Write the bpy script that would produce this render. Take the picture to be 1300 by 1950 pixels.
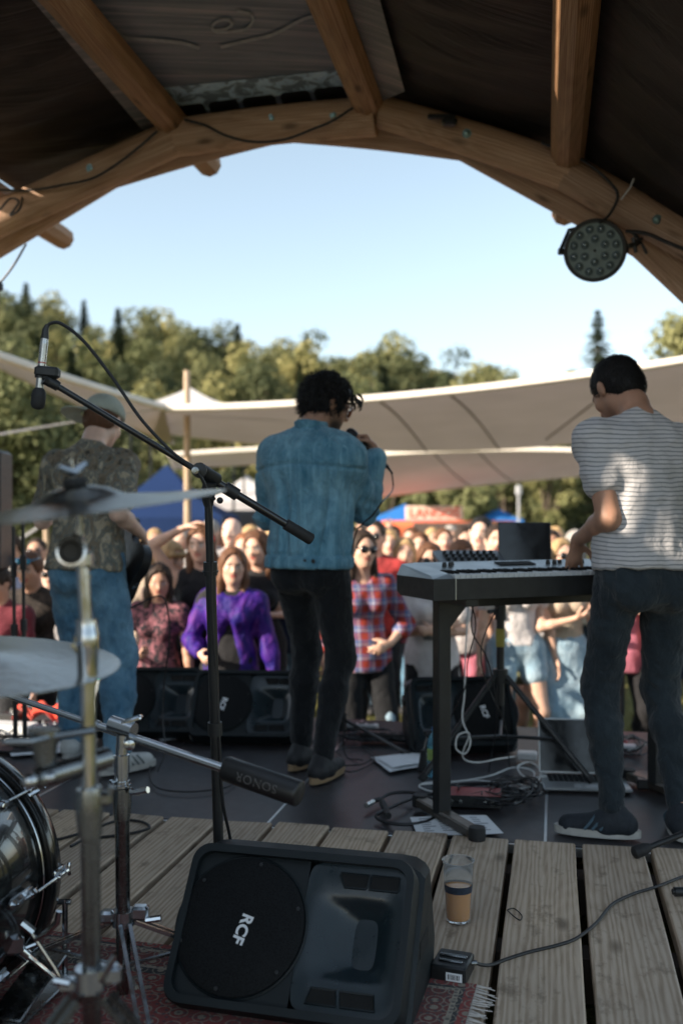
import bpy, math, random
import numpy as np
from mathutils import Vector, Matrix, Quaternion
R = math.radians
for o in list(bpy.data.objects): bpy.data.objects.remove(o)
SC = bpy.context.scene
# ---------------------------------------------------------------- camera, sky, sun, exposure
FPX = 1900.0; CZ = 1.16
cam = bpy.data.cameras.new('camera'); camo = bpy.data.objects.new('camera', cam); SC.collection.objects.link(camo)
SC.camera = camo
camo.location = (0, 0, CZ); camo.rotation_euler = (R(90), 0, 0)
cam.sensor_fit = 'VERTICAL'; cam.sensor_height = 36; cam.sensor_width = 24; cam.lens = 36*FPX/1950
cam.clip_start = .05; cam.clip_end = 4000
cam.dof.use_dof = True; cam.dof.focus_distance = 2.75; cam.dof.aperture_fstop = 2.0
SUN_AZ = R(-114); SUN_EL = R(24)           # azimuth clockwise from +Y: the sun stands behind the camera to the left
world = bpy.data.worlds.new('World'); SC.world = world; world.use_nodes = True
wn = world.node_tree; bg = wn.nodes['Background']
sky = wn.nodes.new('ShaderNodeTexSky'); sky.sky_type = 'NISHITA'; sky.sun_disc = False
sky.sun_elevation = SUN_EL; sky.sun_rotation = SUN_AZ % (2*math.pi); sky.air_density = .9; sky.dust_density = 1.0; sky.ozone_density = 1.0
hsv = wn.nodes.new('ShaderNodeHueSaturation'); hsv.inputs['Saturation'].default_value = .68; hsv.inputs['Hue'].default_value = .482
wn.links.new(sky.outputs[0], hsv.inputs['Color']); wn.links.new(hsv.outputs[0], bg.inputs[0]); bg.inputs[1].default_value = .078
sl = bpy.data.lights.new('sun', 'SUN'); sl.energy = 3.2; sl.angle = R(.5); sl.color = (1, .86, .70)
sun = bpy.data.objects.new('sun', sl); SC.collection.objects.link(sun)
sd = Vector((math.sin(SUN_AZ)*math.cos(SUN_EL), math.cos(SUN_AZ)*math.cos(SUN_EL), math.sin(SUN_EL)))
sun.rotation_euler = sd.to_track_quat('Z', 'Y').to_euler()
SC.view_settings.view_transform = 'Standard'; SC.view_settings.look = 'None'
SC.view_settings.exposure = 1.82; SC.view_settings.gamma = 1
# ---------------------------------------------------------------- placement
def P(px, py, D): return Vector(((px-650)/FPX*D, D, CZ-(py-975)/FPX*D))
def F(px, py, z=0.0):
    D = (CZ-z)*FPX/(py-975); return P(px, py, D)
TH = R(12); SV = Vector((math.sin(TH), math.cos(TH), 0)); SU = Vector((math.cos(TH), -math.sin(TH), 0))
def S(u, v, z): return SU*u+SV*v+Vector((0, 0, z))
GZ = -.65
# ---------------------------------------------------------------- objects
def col_link(o): SC.collection.objects.link(o)
def tagset(o, label=None, cat=None, group=None, kind=None):
    if label: o['label'] = label
    if cat: o['category'] = cat
    if group: o['group'] = group
    if kind: o['kind'] = kind
    return o
def thing(name, label, cat, base, group=None, rz=0, kind=None):
    o = bpy.data.objects.new(name, None); col_link(o); o.location = base; o.rotation_euler = (0, 0, rz); o.empty_display_size = .05
    return tagset(o, label, cat, group, kind)
def rootof(p):
    while p.parent: p = p.parent
    return p
class MB:
    def __init__(s): s.v = []; s.f = []; s.uv = {}; s.mi = []; s.cm = 0
    def add(s, vs, fs, uvs=None):
        b = len(s.v); s.v += [Vector(v) for v in vs]
        for i, f in enumerate(fs):
            s.f.append(tuple(b+k for k in f)); s.mi.append(s.cm)
            if uvs: s.uv[len(s.f)-1] = uvs[i]
        return s
    def box(s, c, size, R_=None, bev=0):
        c = Vector(c); x, y, z = [a/2 for a in size]
        if R_ is None: R_ = Matrix.Identity(3)
        if isinstance(R_, (int, float)): R_ = Matrix.Rotation(R_, 3, 'Z')
        if bev <= 0:
            vs = [(sx*x, sy*y, sz*z) for sz in (-1, 1) for sx, sy in ((-1, -1), (1, -1), (1, 1), (-1, 1))]
            fs = [(3, 2, 1, 0), (4, 5, 6, 7), (0, 1, 5, 4), (1, 2, 6, 5), (2, 3, 7, 6), (3, 0, 4, 7)]
        else:
            b = min(bev, x*.9, y*.9, z*.9); vs = []
            for zz, ins in ((-z, b), (-z+b, 0), (z-b, 0), (z, b)):
                X, Y = x-ins, y-ins; q = b if ins == 0 else b*.5
                vs += [(-X+q, -Y, zz), (X-q, -Y, zz), (X, -Y+q, zz), (X, Y-q, zz), (X-q, Y, zz), (-X+q, Y, zz), (-X, Y-q, zz), (-X, -Y+q, zz)]
            fs = [tuple(range(7, -1, -1)), tuple(range(24, 32))]
            for l in range(3):
                for i in range(8): j = (i+1) % 8; fs.append((l*8+i, l*8+j, l*8+8+j, l*8+8+i))
        return s.add([c+R_ @ Vector(v) for v in vs], fs)
    def tube(s, pts, r, n=10, cap=True, closed=False, rot=0):
        pts = [Vector(p) for p in pts]; m = len(pts)
        rs = r if isinstance(r, (list, tuple)) else [r]*m
        vs = []; L = [0]
        for i in range(1, m): L.append(L[-1]+(pts[i]-pts[i-1]).length)
        t0 = (pts[1]-pts[0]).normalized()
        up = Vector((0, 0, 1)) if abs(t0.z) < .9 else Vector((1, 0, 0))
        nn = (up-t0*up.dot(t0)).normalized()
        for i in range(m):
            a = pts[i-1] if (i > 0 or closed) else pts[i]; b = pts[(i+1) % m] if (i < m-1 or closed) else pts[i]
            t = (b-a)
            t = t.normalized() if t.length > 1e-9 else t0
            nn = (nn-t*nn.dot(t))
            nn = nn.normalized() if nn.length > 1e-6 else t.orthogonal().normalized()
            bb = t.cross(nn)
            for k in range(n):
                an = 2*math.pi*k/n+rot; vs.append(pts[i]+(nn*math.cos(an)+bb*math.sin(an))*rs[i])
        fs = []; uvs = []
        for i in range(m if closed else m-1):
            j = (i+1) % m
            for k in range(n):
                l = (k+1) % n; fs.append((i*n+k, i*n+l, j*n+l, j*n+k))
                c = 2*math.pi*rs[i]/n; Lj = L[j] if j else L[-1]+.01
                uvs.append(((k*c, L[i]), ((k+1)*c, L[i]), ((k+1)*c, Lj), (k*c, Lj)))
        if cap and not closed:
            fs.append(tuple(range(n-1, -1, -1))); uvs.append(tuple((math.cos(2*math.pi*k/n)*rs[0], math.sin(2*math.pi*k/n)*rs[0]) for k in range(n-1, -1, -1)))
            e = (m-1)*n; fs.append(tuple(range(e, e+n))); uvs.append(tuple((math.cos(2*math.pi*k/n)*rs[-1], math.sin(2*math.pi*k/n)*rs[-1]) for k in range(n)))
        return s.add(vs, fs, uvs)
    def lathe(s, prof, c, ax=(0, 0, 1), n=24, cap=True):
        """prof: (radius, height) pairs along axis ax from c"""
        c = Vector(c); q = Vector((0, 0, 1)).rotation_difference(Vector(ax).normalized()); vs = []; fs = []
        for r, h in prof:
            for k in range(n):
                a = 2*math.pi*k/n; vs.append(c+q @ Vector((r*math.cos(a), r*math.sin(a), h)))
        m = len(prof)
        for i in range(m-1):
            for k in range(n): l = (k+1) % n; fs.append((i*n+k, i*n+l, i*n+n+l, i*n+n+k))
        if cap: fs.append(tuple(range(n-1, -1, -1))); fs.append(tuple(range((m-1)*n, m*n)))
        return s.add(vs, fs)
    def prism(s, poly, d):
        """poly: 3D points in a plane, d: thickness vector"""
        n = len(poly); d = Vector(d); vs = [Vector(p) for p in poly]+[Vector(p)+d for p in poly]
        fs = [tuple(range(n-1, -1, -1)), tuple(range(n, 2*n))]+[(i, (i+1) % n, n+(i+1) % n, n+i) for i in range(n)]
        return s.add(vs, fs)
    def grid(s, fn, nu, nv):
        vs = [fn(i/nu, j/nv) for j in range(nv+1) for i in range(nu+1)]
        fs = [(j*(nu+1)+i, j*(nu+1)+i+1, (j+1)*(nu+1)+i+1, (j+1)*(nu+1)+i) for j in range(nv) for i in range(nu)]
        uvs = [((i/nu, j/nv), ((i+1)/nu, j/nv), ((i+1)/nu, (j+1)/nv), (i/nu, (j+1)/nv)) for j in range(nv) for i in range(nu)]
        return s.add(vs, fs, uvs)
    def ball(s, c, r, n=12, m=8):
        c = Vector(c); rr = r if isinstance(r, (tuple, list)) else (r, r, r); vs = [c-Vector((0, 0, rr[2]))]; fs = []
        for j in range(1, m):
            ph = math.pi*j/m
            for k in range(n):
                a = 2*math.pi*k/n; vs.append(c+Vector((math.sin(ph)*math.cos(a)*rr[0], math.sin(ph)*math.sin(a)*rr[1], -math.cos(ph)*rr[2])))
        vs.append(c+Vector((0, 0, rr[2]))); T = len(vs)-1
        for k in range(n):
            l = (k+1) % n; fs.append((0, 1+l, 1+k)); fs.append((T, T-n+k, T-n+l))
            for j in range(m-2): a = 1+j*n; fs.append((a+k, a+l, a+n+l, a+n+k))
        return s.add(vs, fs)
    def build(s, name, mats, parent=None, smooth=True, kind=None, auto=40):
        me = bpy.data.meshes.new(name)
        off = rootof(parent).location if parent else Vector((0, 0, 0))
        rz = rootof(parent).rotation_euler.z if parent else 0
        Ri = Matrix.Rotation(-rz, 3, 'Z')
        me.from_pydata([tuple(Ri @ (v-off)) for v in s.v], [], s.f)
        if not isinstance(mats, (list, tuple)): mats = [mats]
        for m in mats: me.materials.append(m)
        if len(mats) > 1: me.polygons.foreach_set('material_index', s.mi)
        if s.uv:
            ul = me.uv_layers.new(name='UVMap')
            for fi, u in s.uv.items():
                p = me.polygons[fi]
                for k, li in enumerate(p.loop_indices): ul.data[li].uv = u[k]
        if smooth:
            me.polygons.foreach_set('use_smooth', [True]*len(me.polygons))
            try: me.set_sharp_from_angle(angle=R(auto))
            except Exception: pass
        me.update()
        o = bpy.data.objects.new(name, me); col_link(o)
        if parent: o.parent = parent
        if kind: o['kind'] = kind
        return o
def arc(p0, p1, p2, n=12):
    p0, p1, p2 = Vector(p0), Vector(p1), Vector(p2)
    return [p0*(1-t)**2+p1*2*t*(1-t)+p2*t*t for t in [i/n for i in range(n+1)]]
def spline(pts, n=8):
    pts = [Vector(p) for p in pts]; out = []
    q = [pts[0]*2-pts[1]]+pts+[pts[-1]*2-pts[-2]]
    for i in range(1, len(q)-2):
        for k in range(n):
            t = k/n; a, b, c, d = q[i-1], q[i], q[i+1], q[i+2]
            out.append(.5*((2*b)+(c-a)*t+(2*a-5*b+4*c-d)*t*t+(3*b-a-3*c+d)*t**3))
    out.append(pts[-1]); return out
def text_mesh(name, txt, size, M3, loc, mat, parent, ext=.001, bold=0):
    cu = bpy.data.curves.new(name, 'FONT'); cu.body = txt; cu.size = size; cu.extrude = ext; cu.align_x = 'CENTER'; cu.align_y = 'CENTER'; cu.offset = bold
    t = bpy.data.objects.new(name, cu); col_link(t)
    dg = bpy.context.evaluated_depsgraph_get(); me = bpy.data.meshes.new_from_object(t.evaluated_get(dg))
    bpy.data.objects.remove(t)
    off = rootof(parent).location; Ri = Matrix.Rotation(-rootof(parent).rotation_euler.z, 3, 'Z')
    for v in me.vertices: v.co = Ri @ (M3 @ v.co+Vector(loc)-off)
    me.materials.clear(); me.materials.append(mat)
    o = bpy.data.objects.new(name, me); col_link(o); o.parent = parent; return o
def copy_tree(o, parent=None):
    c = o.copy(); col_link(c); c.parent = parent
    for ch in o.children: copy_tree(ch, c)
    return c
# ---------------------------------------------------------------- materials
class NT:
    def __init__(s, name):
        s.m = bpy.data.materials.new(name); s.m.use_nodes = True; s.t = s.m.node_tree; s.b = s.t.nodes['Principled BSDF']; s.out = s.t.nodes['Material Output']
    def n(s, typ, **kw):
        x = s.t.nodes.new(typ)
        for k, v in kw.items(): setattr(x, k, v)
        return x
    def l(s, a, b): s.t.links.new(a, b)
    def coord(s, size=(1, 1, 1), rot=(0, 0, 0), src='Object', loc=(0, 0, 0)):
        tc = s.n('ShaderNodeTexCoord'); mp = s.n('ShaderNodeMapping', vector_type='TEXTURE')
        mp.inputs['Scale'].default_value = size; mp.inputs['Rotation'].default_value = rot; mp.inputs['Location'].default_value = loc
        s.l(tc.outputs[src], mp.inputs[0]); return mp.outputs[0]
    def noise(s, vec, detail=4, rough=.55, dist=0, scale=1):
        x = s.n('ShaderNodeTexNoise'); x.inputs['Scale'].default_value = scale; x.inputs['Detail'].default_value = detail
        x.inputs['Roughness'].default_value = rough; x.inputs['Distortion'].default_value = dist
        if vec: s.l(vec, x.inputs['Vector'])
        return x.outputs['Fac']
    def ramp(s, fac, stops, interp='LINEAR'):
        x = s.n('ShaderNodeValToRGB'); x.color_ramp.interpolation = interp; e = x.color_ramp.elements
        while len(e) < len(stops): e.new(.5)
        for i, (p, c) in enumerate(stops): e[i].position = p; e[i].color = tuple(c)+(1,) if len(c) == 3 else c
        s.l(fac, x.inputs[0]); return x.outputs[0]
    def mix(s, fac, a, b, mode='MIX'):
        x = s.n('ShaderNodeMix', data_type='RGBA', blend_type=mode)
        for i, v in ((0, fac), (6, a), (7, b)):
            if isinstance(v, bpy.types.NodeSocket): s.l(v, x.inputs[i])
            else: x.inputs[i].default_value = (tuple(v)+(1,) if i else v)
        return x.outputs[2]
    def math(s, op, a, b=0, c=0):
        x = s.n('ShaderNodeMath', operation=op)
        for i, v in enumerate((a, b, c)):
            if isinstance(v, bpy.types.NodeSocket): s.l(v, x.inputs[i])
            else: x.inputs[i].default_value = v
        return x.outputs[0]
    def bump(s, h, strength=.3, dist=.01):
        x = s.n('ShaderNodeBump'); x.inputs['Strength'].default_value = strength; x.inputs['Distance'].default_value = dist
        s.l(h, x.inputs['Height']); s.l(x.outputs[0], s.b.inputs['Normal'])
    def base(s, c):
        if isinstance(c, bpy.types.NodeSocket): s.l(c, s.b.inputs['Base Color'])
        else: s.b.inputs['Base Color'].default_value = tuple(c)+(1,)
    def set(s, rough=None, metal=None, spec=None, trans=None, coat=None, sheen=None):
        b = s.b.inputs
        if rough is not None:
            if isinstance(rough, bpy.types.NodeSocket): s.l(rough, b['Roughness'])
            else: b['Roughness'].default_value = rough
        if metal is not None: b['Metallic'].default_value = metal
        if spec is not None: b['Specular IOR Level'].default_value = spec
        if trans is not None: b['Transmission Weight'].default_value = trans
        if coat is not None: b['Coat Weight'].default_value = coat
        if sheen is not None: b['Sheen Weight'].default_value = sheen
_mc = {}
def mat(name, col, rough=.6, metal=0, var=.2, size=.1, bump=.15, bsize=.01, bd=.002, spec=.5, coat=0):
    """plain painted / plastic / metal surface with mottled colour and a fine bump"""
    if name in _mc: return _mc[name]
    t = NT(name); c = t.coord((size,)*3); n = t.noise(c, 5, .6)
    a = tuple(x*(1-var) for x in col); b = tuple(min(1, x*(1+var)) for x in col)
    t.base(t.ramp(n, [(.3, a), (.7, b)]))
    r = t.math('MULTIPLY_ADD', t.noise(t.coord((size*.4,)*3), 3), .3, max(.02, rough-.15)); t.set(rough=r, metal=metal, spec=spec, coat=coat)
    if bump: t.bump(t.noise(t.coord((bsize,)*3), 3), bump, bd)
    _mc[name] = t.m; return t.m
def woodmat(name, cols, rot=0, uv=False, size=(.035, 1.2, .05), rough=.75, bd=.003, knots=True, rk=.18, gd=1.0, bl=.60):
    t = NT(name)
    c = t.coord(size, (0, 0, rot), 'UV' if uv else 'Object')
    oi = t.n('ShaderNodeObjectInfo'); off = t.n('ShaderNodeVectorMath', operation='ADD'); sc = t.n('ShaderNodeVectorMath', operation='SCALE')
    comb = t.n('ShaderNodeCombineXYZ'); t.l(oi.outputs['Random'], comb.inputs[0]); t.l(oi.outputs['Random'], comb.inputs[1]); t.l(oi.outputs['Random'], comb.inputs[2])
    t.l(comb.outputs[0], sc.inputs[0]); sc.inputs[3].default_value = 37
    t.l(c, off.inputs[0]); t.l(sc.outputs[0], off.inputs[1]); vec = off.outputs[0]
    lowc = t.n('ShaderNodeVectorMath', operation='MULTIPLY'); t.l(vec, lowc.inputs[0]); lowc.inputs[1].default_value = (size[0]/.13, size[1]/1.1, size[2]/.13)
    rings = t.math('MULTIPLY_ADD', t.math('SINE', t.math('MULTIPLY', t.noise(lowc.outputs[0], 1.5, .4, .3), 85)), .5, .5)
    g = t.math('ADD', t.math('MULTIPLY', t.noise(vec, 8, .72, gd), .88), t.math('MULTIPLY', rings, rk)); w = t.n('ShaderNodeTexWave', wave_type='BANDS', bands_direction='X'); w.inputs['Scale'].default_value = .35
    w.inputs['Distortion'].default_value = 9; w.inputs['Detail'].default_value = 3; w.inputs['Detail Scale'].default_value = 1.2
    t.l(vec, w.inputs['Vector'])
    f = t.math('ADD', t.math('MULTIPLY', g, .65), t.math('MULTIPLY', w.outputs['Fac'], .35))
    base = t.ramp(f, [(.22, cols[0]), (.5, cols[1]), (.78, cols[2])])
    big = t.noise(t.coord((.5, .9, .5), (0, 0, rot), 'UV' if uv else 'Object'), 4)
    base = t.mix(.55, base, t.ramp(big, [(.3, (.55, .55, .58)), (.7, (1.15, 1.1, 1.05))]), 'MULTIPLY')
    per = t.ramp(oi.outputs['Random'], [(0, (.8, .8, .82)), (1, (1.12, 1.08, 1.02))]); base = t.mix(.8, base, per, 'MULTIPLY')
    if knots:
        v = t.n('ShaderNodeTexVoronoi'); v.inputs['Scale'].default_value = 1
        kv = t.coord((.14, .34, .14), (0, 0, rot), 'UV' if uv else 'Object'); o2 = t.n('ShaderNodeVectorMath', operation='ADD'); t.l(kv, o2.inputs[0]); t.l(sc.outputs[0], o2.inputs[1])
        t.l(o2.outputs[0], v.inputs['Vector']); kf = t.ramp(v.outputs['Distance'], [(.05, (1, 1, 1)), (.17, (0, 0, 0))])
        base = t.mix(t.math('MULTIPLY', kf, .75), base, tuple(x*.35 for x in cols[0]))
        blot = t.noise(t.coord((.07, .12, .07), (0, 0, rot), 'UV' if uv else 'Object', (3, 1, 0)), 5, .7)
        base = t.mix(t.ramp(blot, [(bl, (0, 0, 0)), (bl+.12, (.6, .6, .6))]), base, tuple(x*.4 for x in cols[0]))
    t.base(base); t.set(rough=rough, spec=.25); t.bump(f, .6, bd); return t.m
def fabric(name, col, col2=None, weave=.002, rough=.9, var=.18, fold=.25, size=.12):
    if name in _mc: return _mc[name]
    t = NT(name); n = t.noise(t.coord((size,)*3), 5, .6)
    a = tuple(x*(1-var) for x in col); b = col2 or tuple(min(1, x*(1+var)) for x in col)
    t.base(t.ramp(n, [(.3, a), (.7, b)])); t.set(rough=rough, spec=.2, sheen=.15)
    h = t.math('ADD', t.noise(t.coord((.05, .05, .09)), 4, .6, 1.2), t.math('MULTIPLY', t.noise(t.coord((weave*2,)*3), 2), .12))
    t.bump(h, fold*2, .02); _mc[name] = t.m; return t.m
def chrome(name='chrome', col=(.50, .52, .54), rough=.12):
    return mat(name, col, rough+.06, 1, .1, .06, .05, .02, .0005)
def emis(name, col, st):
    t = NT(name); t.base(col); t.b.inputs['Emission Color'].default_value = tuple(col)+(1,); t.b.inputs['Emission Strength'].default_value = st; return t.m
BLK = mat('black_plastic', (.014, .015, .016), .5, 0, .3, .05, .25, .003, .0006)
BLKM = mat('black_metal', (.012, .013, .014), .42, 0, .3, .08, .05, .01, .0004)
RUB = mat('black_rubber', (.012, .012, .013), .7, 0, .3, .03, .3, .004, .0005)
CHR = chrome(); CHRD = chrome('dark_chrome', (.26, .27, .27), .2)
CABLE = mat('cable_rubber', (.012, .012, .014), .5, 0, .2, .05, 0)
WCABLE = mat('white_cable', (.62, .63, .62), .5, 0, .08, .05, 0)
PAPER = mat('paper', (.72, .74, .76), .8, 0, .04, .05, .2, .03, .001)
# ================================================================ SETTING
rnd = random.Random(7)
def ground_mat():
    t = NT('dry_grass'); n1 = t.noise(t.coord((1.6,)*3), 5, .6); n2 = t.noise(t.coord((.05,)*3), 4, .7)
    c = t.ramp(n1, [(.3, (.085, .085, .030)), (.5, (.13, .12, .045)), (.72, (.20, .17, .075))])
    t.base(t.mix(.6, c, t.ramp(n2, [(.3, (.5, .55, .4)), (.7, (1.3, 1.25, 1.1))]), 'MULTIPLY')); t.set(rough=.95, spec=.1)
    t.bump(n2, .9, .03); return t.m
GR = ground_mat()
g = MB(); g.grid(lambda a, b: Vector(((a-.5)*1600, -200+b*1600, GZ)), 4, 4)
tagset(g.build('ground', GR), kind='structure')
RX = [-140, -70, -41, -19, -0.6, 9, 15, 20, 28, 60]; RZ = [28, 24, 19.3, 14.8, 12.6, 12.0, 11.0, 9.0, 5.0, -.8]
def hillz(x, y):
    r = float(np.interp(x*120/max(y, 60), RX, RZ))+.65
    t = min(1, max(0, (y-42)/78)); t = t*t*(3-2*t)*.75+t*.25
    back = max(0, (y-122)/60)
    return GZ-.02+max(0, r)*t*(1-min(1, back)*.5)
hm = MB(); hm.grid(lambda a, b: (lambda x, y: Vector((x, y, hillz(x, y))))((-150+a*215), 38+b*150), 60, 40)
def hill_mat():
    t = NT('hill_soil'); n = t.noise(t.coord((3,)*3), 5, .6); t.base(t.ramp(n, [(.3, (.03, .04, .018)), (.7, (.09, .09, .04))])); t.set(rough=1, spec=.1); return t.m
tagset(hm.build('hill', hill_mat()), kind='structure')
# ---- grass tufts on the field in front of the stage
def blade_mat():
    t = NT('grass_blade'); n = t.noise(t.coord((.7,)*3), 3); t.base(t.ramp(n, [(.3, (.10, .11, .03)), (.7, (.24, .21, .09))])); t.set(rough=.8, spec=.2); return t.m
gm = MB(); r0 = random.Random(3)
for i in range(5200):
    y = r0.uniform(5.9, 13.5); x = r0.uniform(-.37, .37)*y; h = r0.uniform(.03, .08); a = r0.uniform(0, 6.28); w = .012
    c = Vector((x, y, GZ)); d = Vector((math.cos(a), math.sin(a), 0)); l = Vector((r0.uniform(-.03, .03), r0.uniform(-.03, .03), h))
    gm.add([c-d*w, c+d*w, c+l], [(0, 1, 2)])
tagset(gm.build('grass', blade_mat(), smooth=False), 'short dry olive grass on the field beyond the stage', 'grass', kind='stuff')
# ---- trees
def leafmat(name, cols, tr=.25):
    t = NT(name); oi = t.n('ShaderNodeObjectInfo'); n = t.noise(t.coord((1.1,)*3), 3)
    c = t.ramp(n, [(.3, cols[0]), (.7, cols[1])])
    k = t.ramp(oi.outputs['Random'], [(0, (.55, .62, .6)), (.5, (1, 1, 1)), (1, (1.45, 1.3, 1.15))]); c = t.mix(1, c, k, 'MULTIPLY')
    t.base(c); t.set(rough=.7, spec=.2)
    tl = t.n('ShaderNodeBsdfTranslucent'); mx = t.n('ShaderNodeMixShader'); mx.inputs[0].default_value = tr; t.l(c, tl.inputs[0])
    t.l(t.b.outputs[0], mx.inputs[1]); t.l(tl.outputs[0], mx.inputs[2]); t.l(mx.outputs[0], t.out.inputs[0]); return t.m
LF_OLIVE = leafmat('leaf_olive', ((.12, .135, .055), (.28, .275, .125)))
LF_GREEN = leafmat('leaf_green', ((.055, .07, .032), (.13, .14, .065)))
LF_DARK = leafmat('leaf_pine', ((.025, .042, .026), (.055, .075, .042)), .1)
BARK = mat('bark', (.11, .085, .06), .9, 0, .3, .2, .6, .05, .02)
def crown_bl(nblob, per, H, Rr, leaf, seed, zc=.56):
    r = random.Random(seed); m = MB(); blobs = []
    for i in range(nblob):
        while True:
            x, y, z = r.uniform(-1, 1), r.uniform(-1, 1), r.uniform(-1, 1)
            if x*x+y*y+z*z < 1: break
        rad = r.uniform(.26, .46); k = .95-.25*abs(z)
        blobs.append((Vector((x*Rr*.72*k, y*Rr*.72*k, H*zc+z*H*(.96-zc))), rad*Rr))
    for c, rb in blobs:
        for j in range(per):
            d = Vector((r.gauss(0, 1), r.gauss(0, 1), r.gauss(0, 1))).normalized(); rr = rb*r.uniform(.72, 1.12)
            p = c+Vector((d.x*rr, d.y*rr, d.z*rr*.8)); nrm = (d+Vector((r.uniform(-1, 1), r.uniform(-1, 1), r.uniform(-.6, 1)))*.7).normalized()
            a = nrm.orthogonal().normalized(); b = nrm.cross(a); an = r.uniform(0, 6.28); u = a*math.cos(an)+b*math.sin(an); v = nrm.cross(u)
            s = leaf*r.uniform(.6, 1.3)
            m.add([p-u*s, p-v*s*.6+nrm*s*.15, p+u*s, p+v*s*.6+nrm*s*.15], [(0, 1, 2, 3)])
    return m, blobs
def trunk_bl(H, blobs, r0):
    m = MB(); m.tube([(0, 0, -.3), (.05, .02, H*.2), (0, .05, H*.42), (.04, 0, H*.62)], [r0, r0*.8, r0*.6, r0*.3], 8)
    for c, rb in blobs[::2]: m.tube([(0, .03, H*.3), Vector((c.x*.5, c.y*.5, H*.3+(c.z-H*.3)*.6)), c], [r0*.4, r0*.25, r0*.08], 5)
    return m
def crown_pine(H, Rr, seed, rows=30, leaf=.26):
    r = random.Random(seed); m = MB()
    for k in range(rows):
        t = k/(rows-1); z = H*(.12+.86*t); rad = Rr*(1-t)**.85*r.uniform(.8, 1.1)+.08; nb = max(5, int(13*(1-t)+4))
        for j in range(nb):
            a = 6.283*(j+r.random())/nb; L = rad*r.uniform(.7, 1.15); d = Vector((math.cos(a), math.sin(a), 0))
            for q in range(7):
                tt = (q+.5)/7; p = d*L*tt+Vector((0, 0, z-L*.45*tt+r.uniform(-.1, .1))); s = leaf*(1.2-.5*tt)*r.uniform(.7, 1.2)
                side = Vector((-d.y, d.x, 0)); w = side*s*r.uniform(.7, 1.1)
                m.add([p-w+Vector((0, 0, -s*.4)), p+d*s, p+w+Vector((0, 0, -s*.4)), p-d*s*.3+Vector((0, 0, s*.25))], [(0, 1, 2, 3)])
    return m
def tree_proto(name, label, cat, group, crown, trunkm, leafm, base):
    t = thing(name, label, cat, (0, 0, 0), group)
    crown.build('crown', leafm, t, smooth=False); trunkm.build('trunk', BARK, t)
    t.location = base; return t
protos = []
for sd_ in (1, 2, 3, 4):
    c, b = crown_bl(17, 110, 8.5, 3.4, .24, sd_); protos.append(('b', c, trunk_bl(8.5, b, .2)))
for sd_ in (5, 6):
    t = MB(); t.tube([(0, 0, -.3), (0, 0, 9.5)], [.18, .03], 7); protos.append(('p', crown_pine(10, 2.7, sd_), t))
made = {}
LAB = {('b', 0): 'sunlit olive broadleaf tree in the wood on the hillside', ('b', 1): 'dark green broadleaf tree in the wood on the hillside', ('p', 0): 'dark conifer standing in the wood on the hillside'}
GRP = {('b', 0): 'olive broadleaf trees on the hillside', ('b', 1): 'green broadleaf trees on the hillside', ('p', 0): 'conifers on the hillside'}
def put_tree(i, var, loc, s, rz, label=None, group=None, name=None):
    kind = protos[i][0]; key = (i, var); k2 = (kind, var if kind == 'b' else 0)
    if key not in made:
        nm = 'broadleaf_tree' if kind == 'b' else 'conifer_tree'
        made[key] = tree_proto(nm, label or LAB[k2], 'tree', group if label else GRP[k2], protos[i][1], protos[i][2], (LF_OLIVE if var == 0 else LF_GREEN) if kind == 'b' else LF_DARK, loc); o = made[key]
    else:
        o = copy_tree(made[key]); o['label'] = label or LAB[k2]
        g_ = group if label else GRP[k2]
        if g_: o['group'] = g_
        elif 'group' in o: del o['group']
    o.location = loc; o.scale = (s, s, s*rnd.uniform(.9, 1.1)); o.rotation_euler = (0, 0, rz); return o
yy = 46.0
while yy < 128:
    st = 3.6+yy*.012; x = -(655/FPX)*yy-3
    while x < 24*yy/120+5:
        X = x+rnd.uniform(-1.6, 1.6); Y = yy+rnd.uniform(-2, 2); z = hillz(X, Y)
        left = X < -25*Y/100; u = rnd.random()
        i = rnd.choice([4, 5]) if u < (.16 if left else .08) else rnd.randrange(4)
        put_tree(i, 0 if rnd.random() < (.45 if left else .62) else 1, (X, Y, z-.4), rnd.uniform(.68, 1.08)*(.8+yy*.0022), rnd.uniform(0, 6.28))
        x += st*rnd.uniform(.85, 1.15)
    yy += 5.6
# ridge conifers that stick out of the skyline, the lone spruce and the trees either side
for px, py, D, s in ((50, 548, 112, 1.15), (885, 700, 110, 1.0), (870, 720, 104, .8), (735, 676, 118, .9), (600, 662, 118, .8)):
    top = P(px, py, D); put_tree(4+rnd.randrange(2), 0, (top.x, top.y, top.z-10*s), s, rnd.uniform(0, 6))
t = P(1137, 592, 62); tm_ = MB(); tm_.tube([(0, 0, -.3), (0, 0, 12.6)], [.25, .03], 8); tree_proto('spruce_tree', 'tall lone spruce rising behind the shade sail by the keyboard player', 'tree', None, crown_pine(13.2, 4.4, 91, 34, .24), tm_, LF_DARK, (t.x, t.y, t.z-13.0))
def own_tree(name, label, px, py, D, wpx, H, n, per, leaf, lm, seed, group=None):
    top = P(px, py, D); Rr = wpx/2/FPX*D*1.12; c, b = crown_bl(n, per, H, Rr, leaf, seed, .5 if name == 'shrub' else .56)
    return tree_proto(name, label, 'tree' if 'shrub' not in name else 'shrub', group, c, trunk_bl(H, b, H*.03), lm, (top.x, top.y, top.z-H*.96))
own_tree('broadleaf_tree', 'pale olive tree at the right edge above the sail', 1310, 585, 40, 230, 10, 40, 220, .15, LF_OLIVE, 21)
own_tree('broadleaf_tree', 'small olive tree just left of the lone spruce', 1080, 700, 60, 70, 6, 14, 120, .2, LF_OLIVE, 22)
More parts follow.
